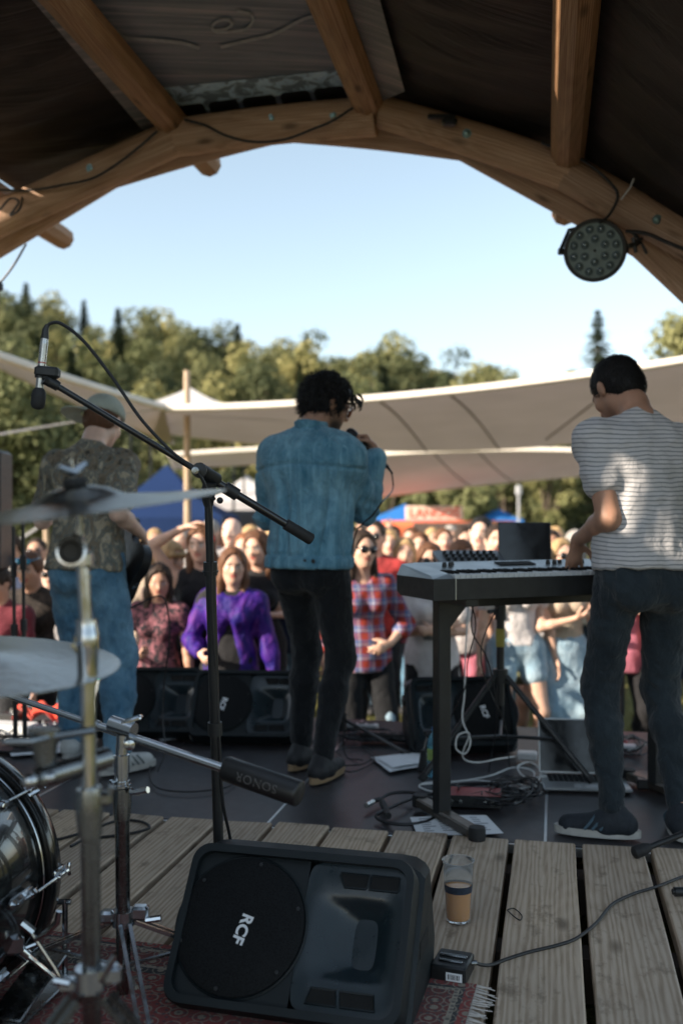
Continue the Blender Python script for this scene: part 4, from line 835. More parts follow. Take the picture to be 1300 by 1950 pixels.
# ---- rug
def rugmat():
    t = NT('persian_rug'); tc = t.n('ShaderNodeTexCoord'); sp = t.n('ShaderNodeSeparateXYZ'); t.l(tc.outputs['UV'], sp.inputs[0])
    W_, H_ = 2.3, 1.5
    x = t.math('MULTIPLY', sp.outputs[0], W_); y = t.math('MULTIPLY', sp.outputs[1], H_)
    dx = t.math('MINIMUM', x, t.math('SUBTRACT', W_, x)); dy = t.math('MINIMUM', y, t.math('SUBTRACT', H_, y)); d = t.math('MINIMUM', dx, dy)
    band = t.ramp(t.math('MULTIPLY', d, 2.5), [(0, (.22, .018, .014)), (.055, (.012, .010, .012)), (.085, (.30, .25, .19)), (.115, (.12, .012, .010)), (.30, (.30, .25, .19)), (.33, (.012, .012, .014)), (.40, (.19, .015, .012))], 'CONSTANT')
    cb = t.n('ShaderNodeCombineXYZ'); t.l(x, cb.inputs[0]); t.l(y, cb.inputs[1])
    def vor(sz, f='F1'):
        v = t.n('ShaderNodeTexVoronoi'); v.inputs['Scale'].default_value = 1/sz; v.inputs['Randomness'].default_value = .35; t.l(cb.outputs[0], v.inputs['Vector']); return v
    v1 = vor(.045); v2 = vor(.016)
    m1 = t.ramp(v1.outputs['Distance'], [(.18, (1, 1, 1)), (.24, (0, 0, 0)), (.36, (0, 0, 0)), (.42, (.8, .8, .8)), (.5, (0, 0, 0))], 'CONSTANT')
    m2 = t.ramp(v2.outputs['Distance'], [(.25, (1, 1, 1)), (.3, (0, 0, 0))], 'CONSTANT')
    c = t.mix(m1, band, (.24, .20, .15)); c = t.mix(t.math('MULTIPLY', m2, .7), c, (.02, .02, .03)); c = t.mix(.35, c, t.ramp(t.noise(t.coord((.3,)*3), 4), [(.3, (.4, .4, .4)), (.7, (1.2, 1.2, 1.2))]), 'MULTIPLY')
    t.base(c); t.set(rough=.95, spec=.1, sheen=.2); t.bump(t.noise(t.coord((.003,)*3), 2), .5, .003); return t.m
ca, sa = math.cos(R(-15.5)), math.sin(R(-15.5)); RE = Vector((ca, sa, 0)); RN = Vector((-sa, ca, 0)); C0 = Vector((.325, 2.40, .0))
rr_ = random.Random(9)
rg = thing('rug', 'dark red patterned rug with pale fringe under the drums and the near monitor', 'rug', Vector((-.6, 2.0, .02)))
m = MB(); m.grid(lambda a, b: C0+RE*(-2.3*(1-a))-RN*(1.5*(1-b))+Vector((0, 0, .024+.0015*math.sin(17*a+3)*math.sin(9*b))), 46, 30)
m.grid(lambda a, b: C0+RE*(-2.3*a)-RN*(1.5*(1-b))+Vector((0, 0, .017)), 46, 30); m.build('pile', rugmat(), rg)
m = MB()
for i in range(170):
    s_ = 1.5*i/170; a = C0-RN*s_+Vector((0, 0, .022)); L_ = rr_.uniform(.03, .06); o_ = rr_.uniform(-.02, .02)
    m.tube([a, a+RE*L_*.5+RN*o_*.4+Vector((0, 0, -.003)), a+RE*L_+RN*o_+Vector((0, 0, -.006))], [.0016, .002, .0012], 4)
m.build('fringe', mat('fringe_wool', (.50, .46, .42), .95, 0, .15, .02, 0), rg)
# ---- beer cup
cp = Fz(872, 1752, .014); cup = thing('beer_cup', 'clear plastic cup of beer standing half full on the planks', 'cup', cp)
PLS = NT('clear_plastic'); PLS.base((.92, .94, .95)); PLS.set(rough=.12, trans=.92); PLS.b.inputs['IOR'].default_value = 1.2; PLS = PLS.m
m = MB(); m.lathe([(.0, .001), (.0325, .001), (.0335, .004), (.0375, .08), (.0435, .166), (.0455, .168), (.0455, .170), (.0430, .170), (.0368, .08), (.0325, .007), (.0, .006)], cp, UZ, 40, cap=False); m.build('wall', PLS, cup, auto=60)
BEER = NT('beer'); BEER.base((.80, .32, .03)); BEER.set(rough=.1, trans=.15, spec=.5); BEER.b.inputs['IOR'].default_value = 1.33; BEER = BEER.m
m = MB(); m.lathe([(.0, .008), (.0318, .008), (.0365, .082), (.0372, .098), (.0, .098)], cp, UZ, 40, cap=False); m.build('beer', BEER, cup, auto=60)
m = MB(); m.lathe([(.0372, .084), (.0396, .104), (.0400, .104), (.0385, .084)], cp, UZ, 40, cap=False); m.build('printed_band', mat('dark_print', (.02, .03, .05), .5, 0, .4, .01, 0), cup)
# ---- DI box and its cable
db = Fz(868, 1872, .014); di = thing('di_box', 'small black box with a pale label beside the near monitor', 'di box', db)
m = MB(); m.box(db+Vector((-.005, .035, .024)), (.088, .10, .042), R(-20), .004); m.build('case', BLKM, di)
m = MB(); M_ = Matrix.Rotation(R(-20), 3, 'Z'); fp = lambda x, z, o=.0: db+Vector((-.005, .035, .024))+M_ @ Vector((x, -.0512-o, z))
m.prism([fp(-.004, -.012), fp(.036, -.012), fp(.036, .008), fp(-.004, .008)], M_ @ Vector((0, -.0008, 0))); lb = m.build('label', WHT, di, smooth=False)
m = MB()
for k in range(8): m.box(fp(.002+.0038*k, -.002, .0012), (.0014+.0008*(k % 3 == 0), .0005, .012), R(-20))
m.build('barcode', HOLE, lb, smooth=False)
m = MB(); m.box(db+Vector((-.005, .035, .047))+M_ @ Vector((0, .01, 0)), (.07, .012, .006), R(-20), .002); m.box(db+Vector((-.005, .035, .047))+M_ @ Vector((.0, -.02, 0)), (.06, .010, .004), R(-20), .002); m.lathe([(.007, 0), (.007, .018), (.0, .02)], db+Vector((.038, .045, .028)), (1, .1, 0), 10); m.build('switch', CHRD, di)
cable('black cable running from the small black box across the planks to the right edge', [db+Vector((.042, .045, .03)), Fz(930, 1838, .02), Fz(965, 1826, .018), Fz(1010, 1812, .018), Fz(1060, 1800, .018), Fz(1098, 1786, .018), Fz(1135, 1757, .018), Fz(1165, 1722, .018), Fz(1205, 1702, .018), Fz(1250, 1688, .018), Fz(1320, 1662, .018), Fz(1400, 1640, .018)], .0045)
cable('thin black loop of string lying on a plank right of the cup', [Fz(966, 1732, .017), Fz(978, 1730, .017), Fz(992, 1742, .017), Fz(990, 1752, .017), Fz(978, 1745, .017), Fz(965, 1733, .017)], .0016)
m = MB(); a = Fz(1283, 1698, .03); m.tube([a, a+Vector((.09, .0, .0))], .014, 10); m.tube([a-Vector((.006, 0, 0)), a], .009, 10); tagset(m.build('cable_plug', BLKM), 'black plug on the planks at the right edge', 'plug')
# leg of a stand entering at the lower right
ls = thing('stand_leg', 'black stand leg with a rubber foot reaching in over the planks at the right', 'stand', Fz(1210, 1622, .012))
m = MB(); a = Fz(1212, 1622, .034); b2 = a+Vector((.50, .12, .14)); m.tube([a, b2], .0105, 10); m.build('tube', BLKM, ls)
m = MB(); m.tube([a-(b2-a)*.03, a-(b2-a)*.02, a+(b2-a)*.05, a+(b2-a)*.09], [.012, .020, .021, .013], 12); m.build('foot', RUB, ls)
# ---- keyboard and its stand
K0 = Vector((.318, 3.45, 0)); KE = Vector((.922, .388, 0)).normalized(); KN = Vector((-KE.y, KE.x, 0)); KM = Matrix((KE, KN, UZ)).transposed()
K = lambda x, y, z: K0+KE*x+KN*y+UZ*z
KL, KD, z0, z1 = 1.32, .29, .853, .926
kb = thing('keyboard', 'long stage keyboard with pale top and black front on a black stand', 'keyboard', K(KL/2, .15, z0))
PALE = mat('pale_panel', (.38, .42, .44), .35, .3, .08, .2, .1, .003, .0003)
m = MB(); m.prism([K(0, .0, z0), K(0, .0, z1), K(0, KD, z1), K(0, KD, z0+.015), K(0, KD-.03, z0)], KE*KL); m.build('case', BLK, kb, smooth=False)
m = MB(); m.prism([K(.085, .155, z1+.001), K(.085, .158, z1+.018), K(.085, KD, z1+.044), K(.085, KD, z1+.001)], KE*(KL-.10)); m.build('top_panel', PALE, kb, smooth=False)
for x0 in (0, KL-.085):
    m = MB(); m.add([K(x0, .004, z1+.001), K(x0+.085, .004, z1+.001), K(x0+.085, .05, z1+.016), K(x0+.012, .05, z1+.012), K(x0+.085, KD, z1+.045), K(x0+.02, KD, z1+.040), K(x0, KD, z1+.001), K(x0, .05, z1+.001)], [(0, 1, 2, 3), (3, 2, 4, 5), (7, 3, 5, 6), (0, 3, 7), (1, 2, 0)])
    m.add([K(x0+.085, .004, z1+.001), K(x0+.085, KD, z1+.001), K(x0+.085, KD, z1+.045), K(x0+.085, .05, z1+.016)], [(0, 1, 2, 3)]); m.build('end_block', PALE, kb, smooth=False)
KW = mat('white_keys', (.52, .55, .57), .3, 0, .03, .1, 0); n = 52; kw = (KL-.175)/n; m = MB(); m2 = MB()
for i in range(n):
    x = .0875+kw*(i+.5); m.box(K(x, .080, z1+.005), (kw-.0015, .145, .018), KM, .0015)
    if i % 7 not in (2, 6): m2.box(K(x+kw*.5, .105, z1+.018), (.010, .09, .012), KM, .002)
m.build('white_keys', KW, kb, smooth=False); m2.build('black_keys', HOLE, kb, smooth=False)
m = MB(); m.box(K(.0866, -.0015, (z0+z1)/2), (.0025, .003, z1-z0), KM); m.build('edge_trim', ALU, kb, smooth=False)
for x, yv in [(.16, .215), (.185, .215), (.205, .24), (.62, .22), (.65, .22), (.685, .235), (.715, .22), (.745, .235), (.78, .22)]:
    m = MB(); m.lathe([(.009, 0), (.009, .008), (.007, .017), (.0, .018)], K(x, yv, z1+.030), UZ, 12); m.build('knob', BLK, kb)
m = MB(); m.box(K(.48, .235, z1+.0365), (.16, .05, .004), KM @ Matrix.Rotation(R(11), 3, 'X'), .001); m.build('display', HOLE, kb, smooth=False)
ks = thing('keyboard_stand', 'black square tube stand carrying the keyboard', 'keyboard stand', K(.1, .26, 0))
for xx in (.165, 1.17):
    lg = MB(); lg.box(K(xx, .245, .43), (.052, .052, .80), KM, .003); lgo = lg.build('leg', BLKM, ks, auto=25)
    ft = MB(); ft.box(K(xx, .205, .030), (.052, .42, .036), KM, .006); fo = ft.build('foot', mat('foot_steel', (.10, .085, .07), .35, .6, .2, .1, .05), ks, auto=25)
    for e in (-.012, .422): cpd = MB(); cpd.lathe([(.030, 0), (.031, .03), (.028, .045), (.0, .046)], K(xx, e, .010), UZ, 16); cpd.build('end_cap', RUB, fo)
    ar = MB(); ar.box(K(xx, .15, .838), (.05, .26, .026), KM, .002); ar.prism([K(xx-.004+.025, .22, .825), K(xx+.11, .22, .825), K(xx+.025, .22, .73)], KN*.05); ar.build('bracket', BLKM, ks, auto=25)
m = MB(); m.box(K(.68, .26, .815), (1.0, .035, .03), KM, .002); m.build('cross_bar', BLKM, ks, auto=25)
# ---- tripod desk with controller and laptop behind the keyboard
dp = P(952, 1100, 4.45); tz = .915
dk_ = thing('tripod_desk', 'black tripod stand with yellow tape behind the keyboard', 'tripod stand', (dp.x, dp.y, 0))
m = MB(); m.box((dp.x-.01, dp.y, tz-.012), (.62, .34, .018), R(5), .004); m.build('desk_plate', BLKM, dk_)
m = MB(); m.tube([(dp.x, dp.y, tz-.02), (dp.x, dp.y, .30)], .0175, 14); m.build('pole', BLKM, dk_)
m = MB(); m.tube([(dp.x, dp.y, .56), (dp.x, dp.y, .64)], .0205, 14); m.build('tape', mat('yellow_tape', (.32, .27, .05), .6), dk_)
m = MB(); m.tube([(dp.x, dp.y, .40), (dp.x, dp.y, .46)], .034, 14); m.build('leg_hub', BLK, dk_); m = MB(); m.tube([(dp.x, dp.y, .68), (dp.x, dp.y, .75)], .026, 14); m.tube([(dp.x-.02, dp.y-.02, .72), (dp.x-.06, dp.y-.05, .72)], .009, 8); hb_ = m.build('collar', BLK, dk_)
for an in (-150, -35, 80):
    d = Vector((math.cos(R(an)), math.sin(R(an)), 0)); a = Vector((dp.x, dp.y, .43))+d*.03; b2 = Vector((dp.x, dp.y, .03))+d*.42; m = MB(); m.tube([a, b2], .013, 8); lgo = m.build('leg', BLKM, dk_)
    m = MB(); m.tube([b2-(b2-a)*.03, b2+(b2-a)*.02], .018, 8); m.build('foot', RUB, lgo)
    m = MB(); m.tube([Vector((dp.x, dp.y, .16)), a.lerp(b2, .62)], .008, 6); m.build('brace', BLKM, dk_)
cc = P(893, 1066, 4.42); cc.z = tz; ct = thing('controller', 'small black and silver controller with knobs standing left of the dark laptop', 'controller', cc)
CM = Matrix.Rotation(R(5), 3, 'Z') @ Matrix.Rotation(R(14), 3, 'X'); m = MB(); m.box(cc+Vector((0, 0, .035)), (.30, .20, .028), CM, .004); m.build('case', mat('grey_case', (.10, .11, .12), .4), ct)
for i in range(8):
    for j in range(3): m = MB(); m.lathe([(.009, 0), (.008, .016), (0, .017)], cc+Vector((0, 0, .035))+CM @ Vector((-.105+.030*i, -.06+.05*j, .014)), CM @ UZ, 8); m.build('knob', BLK, ct)
def laptop(label, c, w, d, h, yaw, tilt, silver=True, glow=False):
    t = thing('laptop', label, 'laptop', c); RM = Matrix.Rotation(yaw, 3, 'Z'); q = lambda x, y, z: c+RM @ Vector((x, y, z))
    body = mat('laptop_silver', (.55, .57, .58), .35, .7, .04, .1, 0) if silver else BLKM
    m = MB(); m.box(q(0, 0, .008), (w, d, .014), RM, .005); m.build('base', body, t)
    m = MB()
    for i in range(14):
        for j in range(5): m.box(q(-w*.42+w*.84*(i+.5)/14, d*.36-j*d*.10, .0165), (w*.052, d*.085, .002), RM)
    m.build('keys', BLK, t, smooth=False)
    m = MB(); m.box(q(0, -d*.32, .0157), (w*.3, d*.24, .001), RM); m.build('touchpad', mat('touchpad', (.45, .47, .48), .3), t, smooth=False)
    hx = Vector((0, d/2-.004, .016)); TM = RM @ Matrix.Rotation(-tilt, 3, 'X'); m = MB(); m.box(q(*hx)+TM @ Vector((0, 0, h/2)), (w, .008, h), TM, .003); lid = m.build('lid', body, t)
    m = MB(); m.box(q(*hx)+TM @ Vector((0, -.0045, h/2)), (w*.97, .001, h*.95), TM); m.build('screen', mat('dark_glass', (.006, .007, .008), .06, 0, .1, .1, 0, spec=.6), lid, smooth=False)
    if glow:
        m = MB(); gl = emis('green_reflection', (.02, .5, .05), .5); m.box(q(*hx)+TM @ Vector((w*.30, -.0056, h*.42)), (.022, .0006, .007), TM); m.box(q(*hx)+TM @ Vector((w*.26, -.0056, h*.45)), (.012, .0006, .004), TM); m.build('painted_reflection', gl, lid, smooth=False)  # green reflection on the screen, painted as small glowing patches
    return t
lc = P(1003, 1075, 4.40); lc.z = tz; laptop('open dark laptop on the tripod desk with its screen facing the camera', lc, .235, .17, .185, R(-4), R(10), False)
lf = Fz(1112, 1494, .0); laptop('open silver laptop on the floor behind the feet of the keyboard player', lf+Vector((0, 0, .001)), .36, .24, .235, R(-6), R(14), True, True)
# ---- audio interface, papers, bottles, cables
ai = Fz(905, 1540, 0); au = thing('audio_interface', 'red and black audio interface on the floor under the keyboard', 'audio interface', ai)
m = MB(); m.box(ai+Vector((.0, .07, .026)), (.22, .13, .044), R(-8), .004); m.build('case', mat('red_metal', (.30, .035, .035), .4, .2), au)
m = MB(); m.box(ai+Vector((-.009, .003, .026)), (.22, .006, .046), R(-8), .002); fpn = m.build('front_panel', BLKM, au)
for x, rk in ((.075, .014), (.045, .007), (-.05, .010), (-.085, .010), (.098, .006)): m = MB(); m.lathe([(rk, 0), (rk*.9, .012), (0, .013)], ai+Vector((-.009+x, -x*.14, .028)), (-.14, -1, 0), 12); m.build('knob', CHRD, fpn)
def sheet(label, pts, z=.006, lines=0, name='paper_sheet', th=.0006):
    m = MB(); q = [Fz(x, y, z) for x, y in pts]; t = thing(name, label, 'paper', sum(q, Vector())/len(q))
    m.grid(lambda a, b: q[0].lerp(q[1], a).lerp(q[3].lerp(q[2], a), b)+Vector((0, 0, .004*math.sin(3*a+2*b)*a*(1-a)*3+.003*a*b)), 8, 8); m.grid(lambda a, b: q[0].lerp(q[1], 1-a).lerp(q[3].lerp(q[2], 1-a), b)+Vector((0, 0, .004*math.sin(3*(1-a)+2*b)*a*(1-a)*3+.003*(1-a)*b-th)), 8, 8); m.build('sheet', PAPER, t)
    if lines:
        m = MB(); rr0 = random.Random(2)
        for i in range(lines):
            v = .12+.76*i/lines
            for k in range(4):
                a0 = .10+.22*k; a1 = a0+rr0.uniform(.08, .17); f = lambda a, b: q[0].lerp(q[1], a).lerp(q[3].lerp(q[2], a), b)+Vector((0, 0, .004*math.sin(3*a+2*b)*a*(1-a)*3+.003*a*b+.0008))
                m.add([f(a0, v), f(a1, v), f(a1, v+.035), f(a0, v+.035)], [(0, 1, 2, 3)])
        m.build('handwriting', mat('ink', (.16, .17, .20), .8), t, smooth=False)
    return t
sheet('handwritten set list sheet under the foot of the keyboard stand', [(780, 1556), (925, 1552), (958, 1588), (795, 1592)], lines=7)
sheet('folded white paper on the floor in front of the singer', [(706, 1442), (812, 1432), (826, 1455), (742, 1470)])
sheet('folded flap of white paper lying on top of the folded paper', [(715, 1441), (818, 1433), (826, 1448), (748, 1462)], z=.016)
sheet('white paper on the floor behind the monitors left of the singer', [(296, 1398), (362, 1393), (378, 1402), (306, 1412)])
sheet('white set list lying left of the guitarist by his pedals', [(10, 1408), (128, 1400), (132, 1432), (22, 1440)])
sheet('bright crumpled paper between the pedals and the guitarist', [(60, 1388), (120, 1385), (135, 1405), (70, 1412)], z=.02)
def bottle(label, b0, h, r, capc, tint):
    t = thing('water_bottle', label, 'bottle', b0); BM = NT('bottle_plastic'); BM.base(tint); BM.set(rough=.1, trans=.75); BM.b.inputs['IOR'].default_value = 1.25
    m = MB(); m.lathe([(0, 0), (r*.9, 0), (r, .01), (r, h*.22), (r*.93, h*.25), (r, h*.28), (r, h*.62), (r*.8, h*.78), (r*.35, h*.90), (r*.32, h*.95)], b0, UZ, 24); m.build('body', BM.m, t)
    m = MB(); m.lathe([(r*.38, h*.94), (r*.38, h), (0, h)], b0, UZ, 14); m.build('cap', mat('cap_'+capc, (.05, .40, .32) if capc == 'green' else (.05, .2, .5), .4), t)
    m = MB(); m.lathe([(r*1.01, h*.34), (r*1.01, h*.58)], b0, UZ, 24, cap=False); m.build('label', mat('bottle_label_'+capc, (.30, .42, .12) if capc != 'green' else (.55, .6, .62), .5, 0, .4, .03, 0), t)
bottle('large clear water bottle with a green cap behind the legs of the guitarist', Fz(190, 1398), .31, .044, 'green', (.75, .85, .88))
bottle('pale blue water bottle standing behind the keyboard leg', Fz(827, 1478), .215, .032, 'blue', (.35, .75, .92))
def fcable(label, pl, r=.004, m=CABLE, z=.006, seg_=8):
    return cable(label, [Fz(q[0], q[1], q[2] if len(q) > 2 else z) for q in pl], r, m, 6, seg_=seg_)
# coiled XLR cable
xl = thing('xlr_cable', 'thick black cable coiled on the floor with a silver plug, left of the keyboard leg', 'cable', Fz(760, 1560, .01))
m = MB(); m.tube(spline([Fz(718, 1525, .012), Fz(745, 1511, .02), Fz(790, 1510, .03), Fz(826, 1524, .022), Fz(836, 1545, .012), Fz(815, 1563, .008), Fz(775, 1570, .008), Fz(735, 1566, .008), Fz(716, 1556, .012), Fz(724, 1548, .02), Fz(760, 1530, .024), Fz(800, 1516, .012), Fz(840, 1511, .01), Fz(890, 1514, .01)], 8), .0066, 8); m.build('lead', CABLE, xl)
m = MB(); a, b2 = Fz(697, 1534, .018), Fz(722, 1520, .016); m.tube([a, a.lerp(b2, .5)], .0105, 12); m.build('plug', SIL, xl)
m = MB(); m.tube([a.lerp(b2, .45), b2], [.009, .006], 10); m.tube([Fz(727, 1527, .02), Fz(739, 1554, .02)], .013, 10); m.build('sleeve', RUB, xl)
rc = random.Random(31)
def tangle(label, cx, cy, rx, ry, n, r, m_, group=None, seed=0, z1=.03):
    rr0 = random.Random(seed); pts = []; a = rr0.uniform(0, 6)
    for i in range(n):
        a += rr0.uniform(.6, 1.5); k = rr0.uniform(.35, 1); pts.append(Fz(cx+rx*k*math.cos(a), cy+ry*k*math.sin(a), rr0.uniform(.006, z1)))
    return cable(label, pts, r, m_, 5, seg_=6)
tangle('tangle of thin black cables on the red audio interface', 915, 1500, 62, 14, 34, .0028, CABLE, seed=1, z1=.07)
tangle('tangle of thin black cables left of the floor laptop', 985, 1500, 62, 24, 60, .0032, CABLE, seed=2, z1=.06)
tangle('black cables heaped behind the red audio interface', 950, 1515, 70, 22, 44, .0032, CABLE, seed=8, z1=.05)
tangle('heap of cables behind the microphone stand base of the singer', 700, 1398, 60, 14, 40, .0042, CABLE, seed=3)
tangle('dark cables in front of the monitor behind the keyboard leg', 800, 1402, 60, 20, 34, .0045, CABLE, seed=4)
tangle('dark cables and adapters between the legs of the keyboard player', 1195, 1420, 45, 22, 40, .004, CABLE, seed=5, z1=.06)
tangle('dark cables at the right edge behind the keyboard player', 1275, 1440, 45, 34, 40, .004, CABLE, seed=6, z1=.06)
tangle('dark cables left of the guitarist around his pedals', 60, 1395, 80, 26, 44, .004, CABLE, seed=7, z1=.05)
fcable('long white cable curving across the floor under the keyboard to the tangle', [(880, 1500), (830, 1508), (798, 1498), (815, 1490), (870, 1488), (930, 1478), (975, 1462), (1010, 1466), (1015, 1480), (985, 1490), (1010, 1500), (1030, 1490)], .0040, WCABLE, .012)
fcable('second white cable crossing the long white cable behind the keyboard leg', [(800, 1494), (850, 1490), (905, 1486), (950, 1492), (990, 1502), (1020, 1490), (1030, 1470), (1010, 1452), (985, 1460), (1000, 1480), (1040, 1478)], .0036, WCABLE, .02)
cable('white cable hanging from the desk in loops to the floor', [Vector((dp.x-.14, dp.y-.05, tz-.03)), P(886, 1240, 4.35), P(884, 1320, 4.3), P(880, 1370, 4.25), P(895, 1410, 4.2), P(885, 1435, 4.2), P(868, 1425, 4.2), P(872, 1400, 4.2), P(893, 1398, 4.2), P(880, 1440, 4.25), P(905, 1452, 4.3), P(950, 1445, 4.4), Fz(985, 1440, .01)], .0036, WCABLE)
cable('thin black cable hanging from the keyboard in front of the tripod', [K(.28, .2, z0), P(898, 1200, 3.9), P(925, 1250, 4.0), P(938, 1300, 4.1), P(945, 1370, 4.2), Fz(930, 1470, .01)], .0028)
cable('thin dark cable looping under the keyboard beside the leg', [K(.25, .2, z0), P(905, 1190, 3.8), P(890, 1260, 3.9), P(885, 1310, 3.9), P(850, 1390, 4.0), Fz(840, 1500, .01)], .0026)
cable('thin black cable crossing behind the tripod pole', [K(.42, .2, z0), P(930, 1190, 4.0), P(915, 1240, 4.1), P(925, 1300, 4.2), P(960, 1380, 4.3), Fz(970, 1460, .01)], .0026)
fcable('black cable lying in a wide loop around the right foot of the guitarist', [(330, 1395), (350, 1400), (352, 1412), (335, 1425), (318, 1430)], .003)
fcable('black cable sweeping from the guitarist past the boom stand', [(292, 1440), (285, 1475), (300, 1500), (350, 1508), (405, 1504), (440, 1495), (450, 1470), (430, 1455)], .0035)
fcable('black cable on the planks behind the boom cymbal stand', [(135, 1612), (165, 1598), (215, 1592), (260, 1585), (285, 1576), (270, 1565), (230, 1562), (195, 1572), (150, 1588), (105, 1600)], .0052, CABLE, .02)
fcable('black cable bending round the shoe of the singer', [(655, 1458), (690, 1455), (712, 1440), (700, 1425), (660, 1424), (620, 1438)], .0035)
fcable('black cable looping in front of the microphone stand base', [(620, 1420), (650, 1440), (640, 1455), (668, 1470), (712, 1450), (700, 1430)], .003)
fcable('black cable along the right side of the stage floor', [(1180, 1470), (1230, 1500), (1280, 1490), (1330, 1520)], .005, CABLE, .01)
# adapters and small boxes
for lab, (x, y), sz, col in (('white power adapter between the tangle and the tripod', (1003, 1448), (.09, .07, .035), (.6, .6, .6)), ('white adapter between the legs of the keyboard player', (1190, 1432), (.10, .07, .03), (.62, .62, .62)), ('small red box between the legs of the keyboard player', (1182, 1422), (.06, .05, .03), (.4, .05, .04)),
                             ('flat black effects unit behind the right leg of the keyboard player', (1275, 1500), (.28, .16, .04), (.02, .02, .02)), ('small wooden block behind the left heel of the keyboard player', (1172, 1550), (.05, .08, .015), (.22, .15, .12)), ('black guitar pedal nearest to the paper at the left edge', (30, 1378), (.12, .14, .06), (.03, .03, .03)), ('dark blue guitar pedal left of the guitarist', (92, 1400), (.10, .14, .05), (.02, .03, .05)), ('flat white box between the cables at the left edge', (24, 1398), (.24, .13, .05), (.6, .62, .62)), ('flat black power strip in front of the microphone stand', (738, 1412), (.28, .07, .04), (.02, .02, .02)), ('pale power strip lying on the cables right of the singer', (680, 1392), (.22, .06, .035), (.45, .45, .45))):
    c_ = Fz(x, y, .0); nm = 'power_adapter' if 'adapter' in lab else 'guitar_pedal' if 'pedal' in lab else 'power_strip' if 'strip' in lab else 'wood_block' if 'wooden' in lab else 'effects_unit' if 'effects' in lab else 'small_box'
    t = thing(nm, lab, nm.replace('_', ' '), c_); m = MB(); m.box(c_+Vector((0, 0, sz[2]/2+.006)), sz, R(-12), .006); m.build('case', mat('case_%d' % int(x), col, .4, 0, .1, .05, .05), t)
    if 'pedal' in lab:
        for dx in (-.03, .03): m = MB(); m.lathe([(.010, 0), (.009, .014), (0, .015)], c_+Vector((dx, .03, sz[2]+.006)), UZ, 10); m.build('knob', CHR, t)
        m = MB(); m.lathe([(.013, 0), (.012, .016), (0, .017)], c_+Vector((0, -.03, sz[2]+.006)), UZ, 12); m.build('footswitch', CHR, t)
    if 'strip' in lab:
        for k in range(4): m = MB(); m.lathe([(.02, 0), (.02, .003), (.016, .002)], c_+Vector((-.07+.047*k, 0, sz[2]+.006)), UZ, 12); m.build('socket', BLK, t)
# red cloth
rcl = MB(); a = Fz(92, 1372, .03)
rcl.grid(lambda u, v: a+Vector(((u-.5)*.34, (v-.5)*.16, .05*abs(math.sin(9*u+2*v))+.03*math.sin(5*v+7*u)+.02)), 26, 10)
tagset(rcl.build('red_cloth', fabric('red_fabric', (.62, .06, .03))), 'crumpled bright red cloth left of the guitarist', 'cloth')
# singer's microphone stand (without microphone)
ms = thing('microphone_stand', 'black microphone stand with tripod legs standing right behind the legs of the singer', 'microphone stand', Fz(652, 1402))
b_ = Fz(652, 1402); m = MB(); m.tube([b_+UZ*.06, b_+UZ*.52], .012, 12); m.tube([b_+UZ*.5, b_+UZ*.88], .008, 12); m.build('pole', BLKM, ms)
m = MB(); m.tube([b_+UZ*.03, b_+UZ*.12], .022, 12); m.tube([b_+UZ*.48, b_+UZ*.54], .018, 12); m.build('collar', BLK, ms)
for e in (Fz(778, 1436, .015), Fz(560, 1440, .015), Fz(640, 1378, .015)):
    m = MB(); m.tube([b_+UZ*.09, e], .009, 8); lo_ = m.build('leg', BLKM, ms); m = MB(); m.tube([e+(b_-e)*.10, e], .013, 8); m.build('foot', RUB, lo_)
# small black stand beside the folded paper
s3 = thing('table_stand', 'short black stand with a silver joint beside the pale blue bottle', 'stand', Fz(806, 1466)); b_ = Fz(806, 1466)
m = MB(); m.lathe([(0, 0), (.03, 0), (.022, .03), (.012, .09), (0, .09)], b_, UZ, 14, cap=False); m.build('foot', RUB, s3)
m = MB(); m.tube([b_+UZ*.08, b_+Vector((.02, 0, .16))], .006, 8); m.build('rod', CHR, s3)
m = MB(); m.tube([b_+Vector((.0, 0, .17)), b_+Vector((.07, 0, .175))], .012, 10); m.ball(b_+Vector((.02, -.01, .16)), .014); m.build('joint', BLKM, s3)
# poles and loudspeaker at the left edge
pa = thing('loudspeaker', 'tall black loudspeaker cut by the left edge behind the cymbals', 'loudspeaker', P(-40, 1085, 6.0)); q_ = P(-42, 972, 6.0)
m = MB(); m.box(q_, (.34, .34, .72), R(6), .02); m.build('cabinet', BLK, pa); m = MB(); m.box(q_+Vector((.02, -.175, 0)), (.28, .01, .66), R(6), .01); m.build('grille', GRL, pa)
for px, y0, y1, lab in ((28, 1002, 1205, 'thin dark stand pole at the left edge in front of the woman in black'), (46, 985, 1205, 'dark microphone stand with clamp at the left edge beside the woman with blue sunglasses')):
    a, b2 = P(px-2, y0, 4.9), P(px+2, 1420, 4.9); b2.z = .02; t = thing('pole_stand', lab, 'microphone stand', b2); m = MB(); m.tube([a, a.lerp(b2, .5)], .009, 8); m.tube([a.lerp(b2, .45), b2], .0125, 8); m.build('pole', BLKM, t)
    m = MB(); m.box(a.lerp(b2, .20), (.03, .03, .08), bev=.008); m.build('clamp', BLK, t); m = MB(); m.tube([a.lerp(b2, .45), a.lerp(b2, .5)], .018, 8); m.build('collar', BLK, t)
    m = MB(); m.lathe([(0, 0), (.12, 0), (.12, .01), (.02, .02), (0, .02)], b2-UZ*.015, UZ, 20, cap=False); m.build('base', BLKM, t)
# ================================================================ PEOPLE
A_ = lambda *v: np.array(v, dtype=np.float64)
def nrm(v): v = np.asarray(v, float); return v/(np.linalg.norm(v)+1e-12)
def rotm(ax, a):
    return np.array(Matrix.Rotation(a, 3, Vector(ax)))
